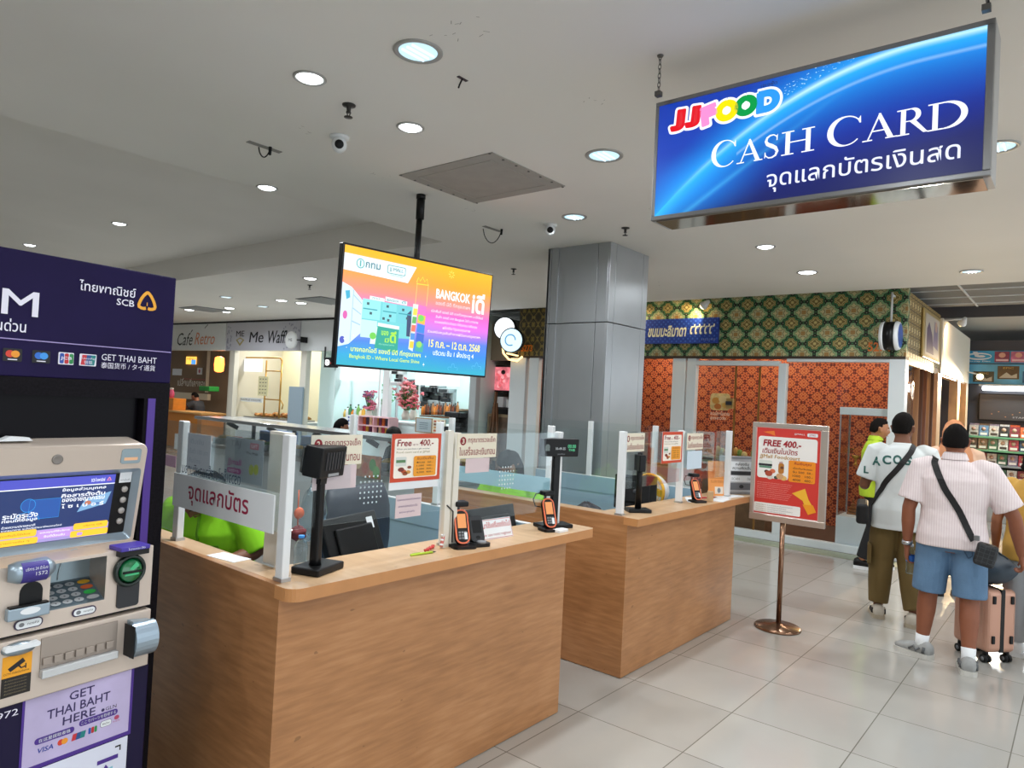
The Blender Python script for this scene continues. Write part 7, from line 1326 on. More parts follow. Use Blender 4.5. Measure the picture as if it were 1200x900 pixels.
# ================================================================== PEOPLE
def remesh(mb, name, parent, vox, mat, it=3, label=None):
    inv = WM[parent.name].inverted(); me = bpy.data.meshes.new('tmp'); me.from_pydata([inv @ q for q in mb.v], [], mb.f); o = bpy.data.objects.new('tmp', me); COL.objects.link(o)
    md = o.modifiers.new('r', 'REMESH'); md.mode = 'VOXEL'; md.voxel_size = vox; md.use_smooth_shade = True
    sm = o.modifiers.new('s', 'SMOOTH'); sm.factor = .5; sm.iterations = it
    bpy.context.view_layer.update(); dg = bpy.context.evaluated_depsgraph_get(); m2 = bpy.data.meshes.new_from_object(o.evaluated_get(dg))
    bpy.data.objects.remove(o); bpy.data.meshes.remove(me); m2.materials.clear(); m2.materials.append(mat); m2.name = name
    m2.polygons.foreach_set('use_smooth', [True]*len(m2.polygons)); m2.update()
    r = bpy.data.objects.new(name, m2); COL.objects.link(r); r.parent = parent; WM[r.name] = WM[parent.name].copy(); tag(r, label); return r
def limb(mb, pts, rad, n=14, flat=1.0, cut=False):
    """closed limb with rounded ends through the joints, radii eased between them"""
    P = [Vector(p) for p in pts]; ps = []; rs = []
    d0 = (P[0]-P[1]).normalized(); ps += [P[0]+d0*rad[0]*.9, P[0]+d0*rad[0]*.6]; rs += [rad[0]*.25, rad[0]*.75]
    for i in range(len(P)-1):
        for k in range(4): f = k/4; ps.append(P[i].lerp(P[i+1], f)); rs.append(rad[i]+(rad[i+1]-rad[i])*f)
    d1 = (P[-1]-P[-2]).normalized()
    if cut: ps += [P[-1], P[-1]+d1*.002]; rs += [rad[-1], rad[-1]*.97]
    else: ps += [P[-1], P[-1]+d1*rad[-1]*.6, P[-1]+d1*rad[-1]*.9]; rs += [rad[-1], rad[-1]*.75, rad[-1]*.25]
    mb.tube(ps, rs, n=n, flat=flat)
def trings(mb, rows, TM, n=28, e=.8):
    rs = []
    for z, rx, ry, y in rows:
        r = []
        for k in range(n):
            q = 2*math.pi*k/n; c, s_ = math.cos(q), math.sin(q)
            r.append(TM @ Vector((rx*math.copysign(abs(c)**e, c), y+ry*math.copysign(abs(s_)**e, s_), z)))
        rs.append(r)
    mb.rings(rs)
def head_mesh(mb, HM, s_=1.0):
    nu, nv = 36, 26; rs = []
    for j in range(nv+1):
        v_ = math.pi*j/nv; row = []
        for i_ in range(nu):
            q = 2*math.pi*i_/nu; x, y, z = math.sin(v_)*math.cos(q), math.sin(v_)*math.sin(q), math.cos(v_)
            px, py, pz = x*.076, y*.094, z*.118
            if z < 0: px *= 1-.28*z*z-.1*abs(z); py *= (1-.05*abs(z)) if y > 0 else 1-.38*z*z
            if y > .2:
                g = lambda cx, cz, sx, sz: math.exp(-((x-cx)/sx)**2-((z-cz)/sz)**2)
                py += .022*g(0, -.18, .13, .20)+.008*g(0, .05, .10, .2)+.006*g(0, .24, .5, .09)-.010*g(.36, .08, .18, .11)-.010*g(-.36, .08, .18, .11)
                py += .007*g(0, -.50, .22, .07)+.006*g(0, -.60, .2, .06)-.005*g(0, -.555, .25, .03)+.010*g(0, -.85, .3, .16)
            row.append(HM @ (Vector((px, py, pz))*s_))
        rs.append(row)
    mb.rings(rs)
    for sx in (-1, 1): limb(mb, [HM @ (Vector((sx*.074, -.012, .018))*s_), HM @ (Vector((sx*.083, -.016, .022))*s_), HM @ (Vector((sx*.078, -.006, -.022))*s_)], [.012*s_, .016*s_, .010*s_], 10)
def hair_mesh(mb, HM, s_, style):
    nu, nv = 40, 28; rs = []
    for j in range(nv+1):
        v_ = math.pi*j/nv; row = []
        for i_ in range(nu):
            q = 2*math.pi*i_/nu; x, y, z = math.sin(v_)*math.cos(q), math.sin(v_)*math.sin(q), math.cos(v_)
            line = .42+.25*max(0, y) if y > .25 else (.30-.85*(.25-y) if y > -.5 else -.34)    # hairline height
            if style == 'long': line = .42 if y > .25 else -1.2
            k = 1.0 if z > line else 0.0
            k = min(1, max(0, (z-line)/.10+.5))
            th = {'short': .010, 'fade': .010, 'bob': .018, 'long': .02, 'scarf': .026}.get(style, .012)
            if style == 'fade': th = .004+.012*max(0, min(1, (z-.05)/.5))
            gl = 1+(th*k-.012*(1-k))/.09; w = .003*math.sin(17*q+5*v_)*k
            row.append(HM @ (Vector((x*(.076*gl+w), y*(.094*gl+w)-.004, z*(.118*gl+w)))*s_))
        rs.append(row)
    mb.rings(rs)
def hand_mesh(mb, wr, fd, pn, thumb, s_=1.0, curl=35):
    """wr wrist; fd finger direction; pn palm normal; thumb: side direction of the thumb"""
    wr = Vector(wr); fd = Vector(fd).normalized(); pn = Vector(pn); pn = (pn-fd*pn.dot(fd)).normalized(); sd = fd.cross(pn)
    if sd.dot(Vector(thumb)) < 0: sd = -sd
    rs = []
    for f, w_, t_ in ((-.02, .024, .02), (.02, .032, .018), (.055, .041, .016), (.085, .040, .013), (.092, .030, .008)):
        rs.append([wr+fd*f*s_+sd*(w_*s_*math.cos(2*math.pi*k/14))+pn*(t_*s_*math.sin(2*math.pi*k/14)) for k in range(14)])
    mb.rings(rs)
    for i_, (off, L, r_) in enumerate(((.030, .070, .0088), (.010, .080, .009), (-.011, .074, .0088), (-.030, .058, .0078))):
        p_ = wr+(fd*.082+sd*off)*s_; d = fd; pts = [p_-fd*.01, p_]; a_ = 0
        for seg, c_ in ((.45, curl*.6), (.30, curl), (.25, curl*.8)):
            a_ += R(c_); d = fd*math.cos(a_)+pn*math.sin(a_); pts.append(pts[-1]+d*L*seg*s_)
        limb(mb, pts, [r_*s_, r_*s_, r_*.97*s_, r_*.9*s_, r_*.78*s_], 8)
    t0 = wr+(fd*.028+sd*.028)*s_; t1 = t0+(fd*.6+sd*.7+pn*.35).normalized()*.036*s_; t2 = t1+(fd*.9+sd*.15+pn*.4).normalized()*.032*s_; t3 = t2+(fd*.9-sd*.1+pn*.45).normalized()*.024*s_
    limb(mb, [t0, t1, t2, t3], [.013*s_, .011*s_, .010*s_, .008*s_], 8)
def shoe(root, ank, head, L, up_m, sole_m, accent=None, high=.075):
    """ank: ankle point (z is ankle height); head: heading of the toe in the body's frame"""
    X = WM[root.name] @ Matrix.Translation(Vector((ank[0], ank[1], 0))) @ RZ(head); mb = MB(up_m, X)
    prof = [(-.29, .022, .060), (-.26, .040, high+.012), (-.15, .045, high+.03), (-.02, .047, high+.022), (.15, .048, .085), (.32, .051, .070), (.50, .053, .060), (.62, .046, .050), (.70, .022, .036)]; rs = []
    for f, w_, h_ in prof:
        rs.append([(w_*math.copysign(abs(math.cos(q))**.8, math.cos(q)), f*L, .012+h_*(.5+.5*math.sin(q))) for q in [2*math.pi*k/18 for k in range(18)]])
    mb.rings(rs); s_ = mb.build('shoe', root)
    pl = [(w_*1.10*sg, f*L*1.02) for sg in (1,) for f, w_, h_ in prof]+[(-w_*1.10, f*L*1.02) for f, w_, h_ in reversed(prof)]
    mb = MB(sole_m, X); mb.prism(pl, 0, .032); mb.build('sole', s_)
    if accent is not None:
        mb = MB(accent, X)
        for sg in (-1, 1):
            mb.tube([(sg*.045, -.06*L, .07), (sg*.050, .04*L, .045), (sg*.050, .10*L, .072), (sg*.052, .22*L, .045)], .008, n=6); mb.tube([(sg*.043, -.17*L, .08), (sg*.045, -.14*L, .04)], .011, n=6)
        for k in range(4): mb.tube([(-.03, (.10+.07*k)*L, .088-.007*k), (0, (.10+.07*k)*L, .102-.009*k), (.03, (.10+.07*k)*L, .088-.007*k)], .006, n=6)
        mb.build('trim_strips', s_)
SKIN = {}
def skin(c): return M('skin '+c, c, .55, var=.08, vscale=12)
def cloth(name, c, bump=.35, bscale=9, rough=.85): return M(name, c, rough, bump=bump, bscale=bscale)
def person(label, loc, heading, H=1.66, g=1.0, sk='#8a5a3f', hair=('short', '#15110f'), lean=0.0, twist=0.0, hyaw=0.0, hpitch=0.0, sit=None, arms=None, legs=None,
           shirt=None, pants=None, shoes=None, hands=(1, 1), face=False, group=None, vox=.0075, hfwd=0.0, lower=True):
    k = H/1.70; root = thing('person', label, 'person', loc, R(heading-90), group); W_ = WM[root.name]
    S = Matrix.Scale(k, 4); pz = .90 if sit is None else sit/k+.09
    TM = W_ @ S @ T3(0, 0, pz) @ RX(-lean) @ RZ(twist) @ T3(0, 0, -.90)
    sc = lambda p: W_ @ (S @ Vector(p))
    arms = arms or {}; legs = legs or {}
    SH = {}; EL = {}; WR = {}; HP = {}; KN = {}; AN = {}
    for sd, sx in (('L', -1), ('R', 1)):
        SH[sd] = TM @ Vector((sx*.185*(.6+.4*g), 0, 1.395)); a_ = arms.get(sd, dict(el=(sx*.25*g, -.03, 1.10), wr=(sx*.27*g, .05, .86)))
        EL[sd] = sc(a_['el']) if not a_.get('rel') else TM @ Vector(a_['el']); WR[sd] = sc(a_['wr']) if not a_.get('rel') else TM @ Vector(a_['wr'])
        HP[sd] = TM @ Vector((sx*.092*g, 0, .89)); l_ = legs.get(sd, dict(kn=(sx*.10, .02, .49), an=(sx*.105, -.02, .085)))
        KN[sd] = sc(l_['kn']); AN[sd] = sc(l_['an'])
    trows = [(.80, .10*g, .08*g, 0), (.84, .155*g, .105*g, -.005), (.92, .172*g, .12*g, -.01), (1.02, .158*g, .115*g, 0), (1.10, .155*g, .115*g, .005), (1.22, .168*g, .12*g, .0), (1.32, .178*g, .115*g, -.005), (1.39, .165*g, .095, -.01), (1.43, .115, .075, -.012), (1.465, .066, .062, -.005), (1.52, .055, .06, .008), (1.58, .052, .056, .016)]
    NM = TM @ T3(0, .015+hfwd, 1.59) @ RZ(R(hyaw)) @ RX(R(-hpitch)) @ T3(0, .012, 0)
    hs = 1.0; HM = TM @ T3(0, .015, 1.50) @ RX(R(-hpitch)) @ RZ(R(hyaw)) @ T3(0, .012+hfwd, .088)
    b = MB(); trings(b, trows, TM); head_mesh(b, HM, hs)
    if hpitch > 25: limb(b, [TM @ Vector((0, 0, 1.46)), HM @ Vector((0, -.01, -.06))], [.056*k, .054*k])
    for sd in ('L', 'R'):
        e_, w_, s_ = EL[sd], WR[sd], SH[sd]; mid = e_.lerp(w_, .35)
        limb(b, [s_, s_.lerp(e_, .4), e_, mid, w_], [.056*g*k, .050*g*k, .040*g*k, .041*g*k, .027*k])
        a_ = arms.get(sd, {}); fd = (w_-e_).normalized()
        if 'fd' in a_: fd = (W_.to_3x3() @ Vector(a_['fd'])).normalized()
        pn = W_.to_3x3() @ Vector(a_.get('pn', ((1 if sd == 'L' else -1), .1, 0))); th = W_.to_3x3() @ Vector(a_.get('th', (0, 1, .2)))
        hand_mesh(b, w_+fd*.018*k, fd, pn, th, .98*k, a_.get('curl', 30))
        if lower:
            h_, kn, an = HP[sd], KN[sd], AN[sd]
            limb(b, [h_, h_.lerp(kn, .5), kn, kn.lerp(an, .3), an], [.088*g*k, .078*g*k, .056*g*k, .056*g*k, .036*k])
            l_ = legs.get(sd, {}); hd = R(l_.get('foot', 0)); f = W_.to_3x3() @ Vector((-math.sin(hd), math.cos(hd), 0)); foot_z = .035*k
            p0 = an.copy(); p0.z = an.z-.045*k; limb(b, [an-Vector((0, 0, .02)), p0-f*.02*k, p0+f*.10*k, p0+f*.15*k], [.038*k, .034*k, .028*k, .018*k])
    body = remesh(b, 'body', root, vox, skin(sk))
    hm = MB(M('hair '+hair[1], hair[1], .85, bump=.5, bscale=160, spec=.15)); hair_mesh(hm, HM, hs, hair[0])
    if hair[0] == 'long':
        limb(hm, [HM @ Vector((0, -.075, .0)), HM @ Vector((0, -.10, -.12)), TM @ Vector((0, -.11, 1.30))], [.07*k, .075*k, .06*k], 14, 1.3)
        for sx in (-1, 1): limb(hm, [HM @ Vector((sx*.065, -.02, .02)), HM @ Vector((sx*.075, .0, -.12)), TM @ Vector((sx*.10, .06, 1.36))], [.03*k, .034*k, .02*k], 10)
    if hair[0] == 'bob': limb(hm, [HM @ Vector((-.05, -.06, -.03)), HM @ Vector((0, -.085, -.06)), HM @ Vector((.05, -.06, -.03))], [.045*k, .05*k, .045*k])
    hm.build('hair', root)
    if face:
        for sx in (-1, 1):
            e = MB(M('eye white', '#e6e0da', .3)); X = HM @ T3(sx*.0285, .077, .010); e.lathe([(.001, -.008), (.010, -.004), (.011, 0), (.001, .010)], mx=X @ RX(R(-90)), n=12); e.ell(0, 0, .005, .005, .0095, INK, X @ RX(R(-90)), 10); e.build('eye', root)
            e = MB(M('hair '+hair[1], hair[1], .6)); e.tube([HM @ Vector((sx*.014, .091, .027)), HM @ Vector((sx*.032, .088, .033)), HM @ Vector((sx*.05, .073, .026))], [.002, .004, .002], n=6); e.build('eyebrow', root)
        e = MB(M('lips', '#8f4f44', .5)); e.tube([HM @ Vector((-.022, .079, -.064)), HM @ Vector((0, .092, -.062)), HM @ Vector((.022, .079, -.064))], [.001, .0045, .001], n=8); e.build('lips', root)
    out = dict(root=root, TM=TM, HM=HM, SH=SH, EL=EL, WR=WR, HP=HP, KN=KN, AN=AN, k=k, W=W_)
    if shirt:
        s = MB(); L_ = shirt.get('loose', .02); hem = shirt.get('hem', .80); rows = []
        for z, rx, ry, y in trows:
            if z < hem or z > 1.45: continue
            if z < .97: rx, ry = max(rx, .174*g), max(ry, .123*g)
            rows.append((z, rx+L_*(1 if z < 1.36 else .5), ry+L_*(1 if z < 1.36 else .5), y))
        rows = [(hem, .172*g+L_*1.25, .12*g+L_*1.2, 0)]+[r_ for r_ in rows if r_[0] > hem+.03]+[(1.455, .078, .072, -.008), (1.475, .066, .066, -.004)]
        trings(s, rows, TM)
        fr = shirt.get('sleeve', .62)
        for sd in ('L', 'R'):
            s_, e_ = SH[sd], EL[sd]; q0 = TM @ Vector((0, 0, 1.36)); st0 = s_.lerp(q0, .25)
            end = s_.lerp(e_, fr) if fr <= 1 else None
            pts = [st0, s_, s_.lerp(e_, min(fr, 1)*.6), s_.lerp(e_, min(fr, 1))]; rad = [.075*g*k, (.062*g+L_*.6)*k, (.062*g+L_*.8)*k, (.060*g+L_*1.0)*k]
            if fr > 1: pts += [e_.lerp(WR[sd], .9)]; rad[-1] = (.05*g+L_*.5)*k; rad += [.042*k]
            limb(s, pts, rad, 18, cut=True)
        so = remesh(s, 'shirt', root, vox*1.1, shirt['mat'], 2)
        out['shirt'] = so
        if shirt.get('collar'):
            c = MB(shirt['mat']); rs = [[TM @ Vector((r_*math.cos(2*math.pi*j/24), r_*math.sin(2*math.pi*j/24)*.95-.004, z)) for j in range(24)] for r_, z in ((.068, 1.455), (.070, 1.50), (.064, 1.515), (.074, 1.50), (.088, 1.463))]; c.rings(rs, closed_ends=False); c.build('collar', root)
        if shirt.get('placket'):
            c = MB(shirt['placket']); c.tube([TM @ Vector((0, .075, 1.45)), TM @ Vector((.0, .118+L_, 1.33)), TM @ Vector((0, .122+L_, 1.22))], .012, n=6, flat=.4); c.build('placket', root)
    if pants and lower:
        p = MB(); L_ = pants.get('loose', .02)
        trings(p, [(.81, .12*g+L_*.5, .10*g+L_*.5, 0), (.86, .16*g+min(L_, .02), .115*g+min(L_, .02), -.01), (.93, .172*g+min(L_*.8, .014), .122*g+min(L_*.8, .014), -.01), (.985, .163*g+.004, .117*g+.004, 0)], TM)
        for sd in ('L', 'R'):
            h_, kn, an = HP[sd], KN[sd], AN[sd]
            if pants['len'] == 'long': pts = [h_, h_.lerp(kn, .5), kn, kn.lerp(an, .5), kn.lerp(an, .90)]; rad = [(.088*g+min(L_, .008))*k, (.082*g+L_)*k, (.066*g+L_)*k, (.058*g+L_)*k, (.052*g+L_*.8)*k]
            else: pts = [h_, h_.lerp(kn, .5), h_.lerp(kn, pants['len'])]; rad = [(.092*g+L_)*k, (.086*g+L_*1.1)*k, (.078*g+L_*1.5)*k]
            limb(p, pts, rad, 20, cut=True)
        out['pants'] = remesh(p, 'trousers' if pants['len'] == 'long' else 'shorts', root, vox*1.1, pants['mat'], 2)
    if shoes and lower:
        for sd in ('L', 'R'):
            l_ = legs.get(sd, {}); an = W_.inverted() @ AN[sd]; shoe(root, an, R(l_.get('foot', 0)), .27*k, shoes[0], shoes[1], shoes[2] if len(shoes) > 2 else None)
            if len(shoes) > 3:
                c = MB(shoes[3]); q = AN[sd]; d = (KN[sd]-q).normalized(); c.tube([q-d*.03*k, q+d*.03*k, q+d*.085*k], [.045*k, .043*k, .046*k], n=18); c.build('sock', root)
    return out
def bvh(o, W_):
    me = o.data; return BVHTree.FromPolygons([W_ @ v_.co for v_ in me.vertices], [tuple(p.vertices) for p in me.polygons])
def ribbon(mb, tree, pts, w, lift, mat=None):
    """strap lying on a surface: sampled along the points, each sample pushed to the surface"""
    P = [Vector(p) for p in pts]; S_ = []
    for i_ in range(len(P)-1):
        for k in range(10): S_.append(P[i_].lerp(P[i_+1], k/10))
    S_.append(P[-1]); C_ = []; N_ = []
    for q in S_:
        c, n_, _, d = tree.find_nearest(q)
        if d is not None and d < .16: C_.append(c+n_*lift); N_.append(n_)
        else: C_.append(q); N_.append((q-S_[0]).normalized() if False else Vector((-.7, -.7, 0)))
    for _ in range(2): C_ = [C_[0]]+[(C_[i_-1]+C_[i_]*2+C_[i_+1])/4 for i_ in range(1, len(C_)-1)]+[C_[-1]]
    v_ = []; n = len(C_)
    for i_ in range(n):
        t_ = (C_[min(i_+1, n-1)]-C_[max(i_-1, 0)]).normalized(); s_ = t_.cross(N_[i_]).normalized()*w/2; v_ += [C_[i_]-s_, C_[i_]+s_, C_[i_]+s_+N_[i_]*.004, C_[i_]-s_+N_[i_]*.004]
    f = []
    for i_ in range(n-1):
        for j in range(4): f.append((4*i_+j, 4*i_+(j+1) % 4, 4*i_+4+(j+1) % 4, 4*i_+4+j))
    f += [(3, 2, 1, 0), (4*n-4, 4*n-3, 4*n-2, 4*n-1)]; mb.add(v_, f, mat)
def letters(mb, tree, s, F, box, mat, bold=.03, lift=.0035, depth=.4):
    vs, fs, a0, b0, a1, b1 = text_mesh(s, bold); x0, y0, x1, y1 = box; o = []; n_ = -F.col[2].xyz
    for a_, c_ in vs:
        p = F @ Vector((x0+(a_-a0)/(a1-a0)*(x1-x0), y0+(c_-b0)/(b1-b0)*(y1-y0), depth)); h = tree.ray_cast(p, n_)
        o.append((h[0]+h[1]*lift) if h[0] is not None else p+n_*depth)
    mb.add(o, fs, mat)

# ---- man in white tee and olive cargo trousers
TEE = cloth('white tee', '#dfe6e6', .5, 7); OLIVE = cloth('olive cotton', '#6f5c33', .5, 9)
m1 = person('man in white lettered tee and olive cargo trousers with black bag, seen from behind', (6.46, 1.16, 0), 12, 1.67, 1.0, '#7b4f38', ('fade', '#14110f'), hyaw=-22,
    arms=dict(L=dict(el=(-.27, .0, 1.09), wr=(-.25, .24, 1.12), fd=(.4, 1, .2), pn=(1, 0, 0)), R=dict(el=(.27, .04, 1.10), wr=(.20, .26, 1.10), fd=(-.3, 1, .2))),
    legs=dict(L=dict(kn=(-.12, .06, .49), an=(-.13, .04, .085), foot=6), R=dict(kn=(.09, .03, .48), an=(.13, -.10, .085), foot=-28)),
    shirt=dict(mat=TEE, loose=.030, hem=.76, sleeve=.78), pants=dict(mat=OLIVE, loose=.030, len='long'), shoes=(M('shoe cream', '#cfc8ba', .6), M('sole cream', '#b8ad98', .6), M('shoe stripe dark', '#2c2c2c', .6)))
tr = bvh(m1['shirt'], m1['W']); TM = m1['TM']; W_ = m1['W']
BF = TM @ frame((0, 0, 0), (1, 0, 0), (0, 0, 1))      # seen from behind: x right, y up, normal -Y (towards the back)
a = MB(M('tee green letters', '#1f5f58', .6))
for ch, x, z in (('A', -.215, 1.275), ('C', -.14, 1.292), ('O', -.065, 1.30), ('S', .01, 1.298), ('T', .08, 1.28)): letters(a, tr, ch, BF, (x, z, x+.062, z+.072), None, .035)
a.build('shirt_lettering', m1['root']); a = MB(M('tee green letters', '#1f5f58', .6)); letters(a, tr, 'E', BF, (.205, 1.20, .255, 1.265), None, .03); letters(a, tr, 'L', BF, (-.275, 1.20, -.24, 1.26), None, .03)
a.build('sleeve_lettering', m1['root'])
t = thing('crossbody_bag', 'black cross-body bag at the left hip of the man in white tee', 'bag', TM @ Vector((-.25, -.02, .86)))
a = MB(BLACKM); ribbon(a, tr, [TM @ Vector((.09, .03, 1.47)), TM @ Vector((.06, -.12, 1.40)), TM @ Vector((-.04, -.18, 1.25)), TM @ Vector((-.17, -.16, 1.09)), TM @ Vector((-.24, -.08, .99)), TM @ Vector((-.27, -.02, .95))], .042, .004); a.build('strap', t)
a = MB(M('black nylon', '#16181b', .6, bump=.3, bscale=30), TM @ T3(-.275, -.02, .80) @ RX(R(8))); a.box(-.045, -.11, -.01, .045, .12, .16, bev=.025, seg=3); a.build('pouch', t); a = MB(DARK, TM @ T3(-.275, -.02, .80) @ RX(R(8))); a.box(-.048, -.08, .05, -.044, .09, .06); a.build('zip', t)
# cargo pocket
a = MB(OLIVE, W_ @ S_ if False else W_); a.box(-.222, -.07, .44, -.19, .10, .60, bev=.012); a.build('cargo_pocket', m1['root'])

# ---- man in pale striped shirt and denim shorts
m, nt, b_ = nm('striped shirt', .85); v, x, y, z = coords(nt); st_ = ((x*430).cos()).gt(.35); nt.links.new(mix(nt, st_*.4, '#e8dcdc', '#c9b0b6'), b_.inputs['Base Color'])
nz = nt.nodes.new('ShaderNodeTexNoise'); nz.inputs['Scale'].default_value = 7; bp = nt.nodes.new('ShaderNodeBump'); bp.inputs['Strength'].default_value = .5; bp.inputs['Distance'].default_value = .04; nt.links.new(v, nz.inputs['Vector']); nt.links.new(nz.outputs['Fac'], bp.inputs['Height']); nt.links.new(bp.outputs['Normal'], b_.inputs['Normal'])
STRIPE = m; DENIM = M('denim', '#5d7d9d', .85, bump=.3, bscale=120, var=.18, vscale=5)
NBG = M('shoe grey', '#9a9c9b', .6, var=.1, vscale=30); SOLEG = M('sole grey', '#c9c8c2', .6)
m2 = person('man in pale striped shirt and denim shorts holding a bottle, seen from behind', (5.64, .69, 0), 6, 1.61, 1.12, '#8a5238', ('short', '#120f0e'),
    arms=dict(L=dict(el=(-.275, -.03, 1.08), wr=(-.28, .02, .80), pn=(1, .2, 0), curl=45, th=(0, 1, 0)), R=dict(el=(.365, .02, 1.08), wr=(.41, .10, .83), pn=(-1, .1, 0), curl=50)),
    legs=dict(L=dict(kn=(-.135, .02, .47), an=(-.165, .03, .085), foot=62), R=dict(kn=(.12, -.03, .47), an=(.125, -.13, .085), foot=4)),
    shirt=dict(mat=STRIPE, loose=.028, hem=.84, sleeve=.80, collar=True), pants=dict(mat=DENIM, loose=.014, len=.93), shoes=(NBG, SOLEG, M('shoe dark grey', '#5d6062', .6), PAPER))
tr = bvh(m2['shirt'], m2['W']); TM = m2['TM']; W_ = m2['W']
a = MB(M('denim seam', '#3f5874', .85)); dt = bvh(m2['pants'], W_)
BF = TM @ frame((0, 0, 0), (1, 0, 0), (0, 0, 1))
for sx in (-1, 1):
    x = sx*.105
    for (p0, p1) in (((x-.05, .905), (x+.05, .905)), ((x-.05, .905), (x-.045, .82)), ((x+.05, .905), (x+.045, .82)), ((x-.045, .82), (x, .79)), ((x, .79), (x+.045, .82))):
        ribbon(a, dt, [TM @ Vector((p0[0], -.20, p0[1])), TM @ Vector((p1[0], -.20, p1[1]))], .006, .001)
a.build('pocket_seams', m2['root'])
t = thing('crossbody_bag', 'black quilted cross-body bag at the right hip of the man in striped shirt', 'bag', TM @ Vector((.17, -.20, .80)))
a = MB(BLACKM); ribbon(a, tr, [TM @ Vector((-.13, .03, 1.46)), TM @ Vector((-.12, -.12, 1.42)), TM @ Vector((-.05, -.20, 1.25)), TM @ Vector((.08, -.21, 1.05)), TM @ Vector((.15, -.21, .92))], .04, .004); a.build('strap', t)
QB = M('quilted black', '#1d1f22', .45, bump=.6, bscale=45); a = MB(QB, TM @ T3(.185, -.215, .765) @ RY(R(12))); a.box(-.062, -.045, 0, .062, .04, .155, bev=.022, seg=3); a.build('pouch', t); a = MB(M('bag check', '#3a3f44', .4), TM @ T3(.185, -.215, .765) @ RY(R(12)))
for k in range(4): a.box(-.055, -.0465, .03+.03*k, .055, -.0445, .034+.03*k); a.box(-.045+.03*k, -.0465, .02, -.041+.03*k, -.0445, .14)
a.build('check_pattern', t); a = MB(M('strap buckle', '#8b8d90', .3, .8), TM); a.box(.13, -.222, .93, .165, -.205, .965, bev=.004); a.build('buckle', t)
q = m2['WR']['L']; e_ = m2['EL']['L']; d = (q-e_).normalized()
a = MB(M('watch steel', '#b9bcbf', .25, .9)); a.tube([q-d*.035, q-d*.022, q-d*.009], [.034, .035, .034], n=20); a.build('watch', m2['root'])
hb = W_ @ (Matrix.Scale(m2['k'], 4) @ Vector((-.255, .075, .58)))
bottle('water_bottle', 'clear water bottle with blue label in the left hand of the man in denim shorts', hb.x, hb.y, hb.z, .21, .031, '#e8eef2', M('bottle blue label', '#2f6fc8', .4))

# ---- suitcase and soft bag
q_ = onz(1160, 772, 0); SC_ = Vector((q_.x+.02, q_.y+.045, 0))
t = thing('suitcase', 'rose gold hard-shell suitcase on wheels beside the man in denim shorts', 'suitcase', SC_, R(-42)); X = WM[t.name]
RG = M('rose gold shell', '#c99a84', .35, .25); a = MB(RG, X); a.box(-.115, -.155, .075, .115, .155, .505, bev=.035, seg=4); sh = a.build('shell', t)
a = MB(RG, X)
for k in range(5): a.box(-.117, -.12+.054*k, .12, .117, -.107+.054*k, .465, bev=.003)
a.build('ribs', sh)
a = MB(BLACKM, X); a.box(-.016, -.1575, .08, .016, .1575, .507, bev=.004); a.build('zip_band', sh)
for sx in (-1, 1):
    for z_ in (.14, .41): a = MB(BLACK, X); a.box(sx*.07-.012, -.165, z_, sx*.07+.012, -.153, z_+.055, bev=.005); a.build('side_foot', sh)
for sx in (-1, 1):
    for sy in (-1, 1):
        a = MB(BLACK, X @ T3(sx*.08, sy*.11, 0)); a.cyl((0, 0, .05), (0, 0, .085), .018, n=12); a.box(-.012, -.018, .03, .012, .018, .06, bev=.006)
        for dx in (-.016, .016): a.cyl((dx-.009, 0, .027), (dx+.009, 0, .027), .027, n=20); a.cyl((dx-.0095, 0, .027), (dx+.0095, 0, .027), .014, GREY, n=14)
        a.build('wheel', t)
a = MB(M('handle tube', '#9ea1a4', .3, .8), X)
for sx in (-1, 1): a.cyl((sx*.07, .12, .5), (sx*.07, .12, .80), .008, n=8)
a.build('pull_tubes', t)
t = thing('soft_bag', 'dark slate soft travel bag lying on the rose gold suitcase', 'bag', SC_+Vector((0, 0, .508)), R(-42)); X = WM[t.name]
SB = M('slate nylon', '#3d4a56', .55, bump=.4, bscale=14); a = MB(SB, X); rs = []
for k in range(14):
    f = k/13; y_ = -.19+.44*f; r_ = .145*(math.sin(math.pi*(.06+.88*f))**.45); 
    rs.append([(r_*1.05*math.cos(q)*(1+.05*math.sin(3*q+4*f)), y_-.03*math.sin(q), .002+max(0, .115+.12*math.sin(q)*(r_/.145)*(1+.06*math.sin(5*q+7*f)))) for q in [2*math.pi*j/24 for j in range(24)]])
a.rings(rs); bg = a.build('bag_body', t)
a = MB(M('slate trim', '#2a343d', .5), X); a.tube([(.02, -.16, .21), (.03, -.05, .245), (.02, .1, .25), (.0, .2, .22)], .007, n=6); a.tube([(-.11, -.08, .16), (-.09, -.09, .24), (-.05, .0, .30), (-.09, .1, .24), (-.11, .1, .16)], .012, n=8); a.tube([(.10, -.14, .13), (.13, 0, .16), (.11, .16, .15)], .006, n=6); a.build('handle_and_zip', t)

# ---- person at the right edge
YEL = cloth('amber tee', '#cfa24c', .4, 8); GRT = cloth('light grey trousers', '#aab0b6', .4, 8)
m4 = person('short person in amber tee and light grey trousers at the right edge of the picture', (6.16, .27, 0), -8, 1.47, .98, '#9a6548', ('bob', '#13100f'),
    shirt=dict(mat=YEL, loose=.03, hem=.80, sleeve=.7), pants=dict(mat=GRT, loose=.035, len='long'), shoes=(PAPER, PAPER), vox=.009,
    legs=dict(L=dict(kn=(-.10, .05, .49), an=(-.10, .08, .085), foot=10), R=dict(kn=(.1, .0, .48), an=(.12, -.06, .085), foot=0)))
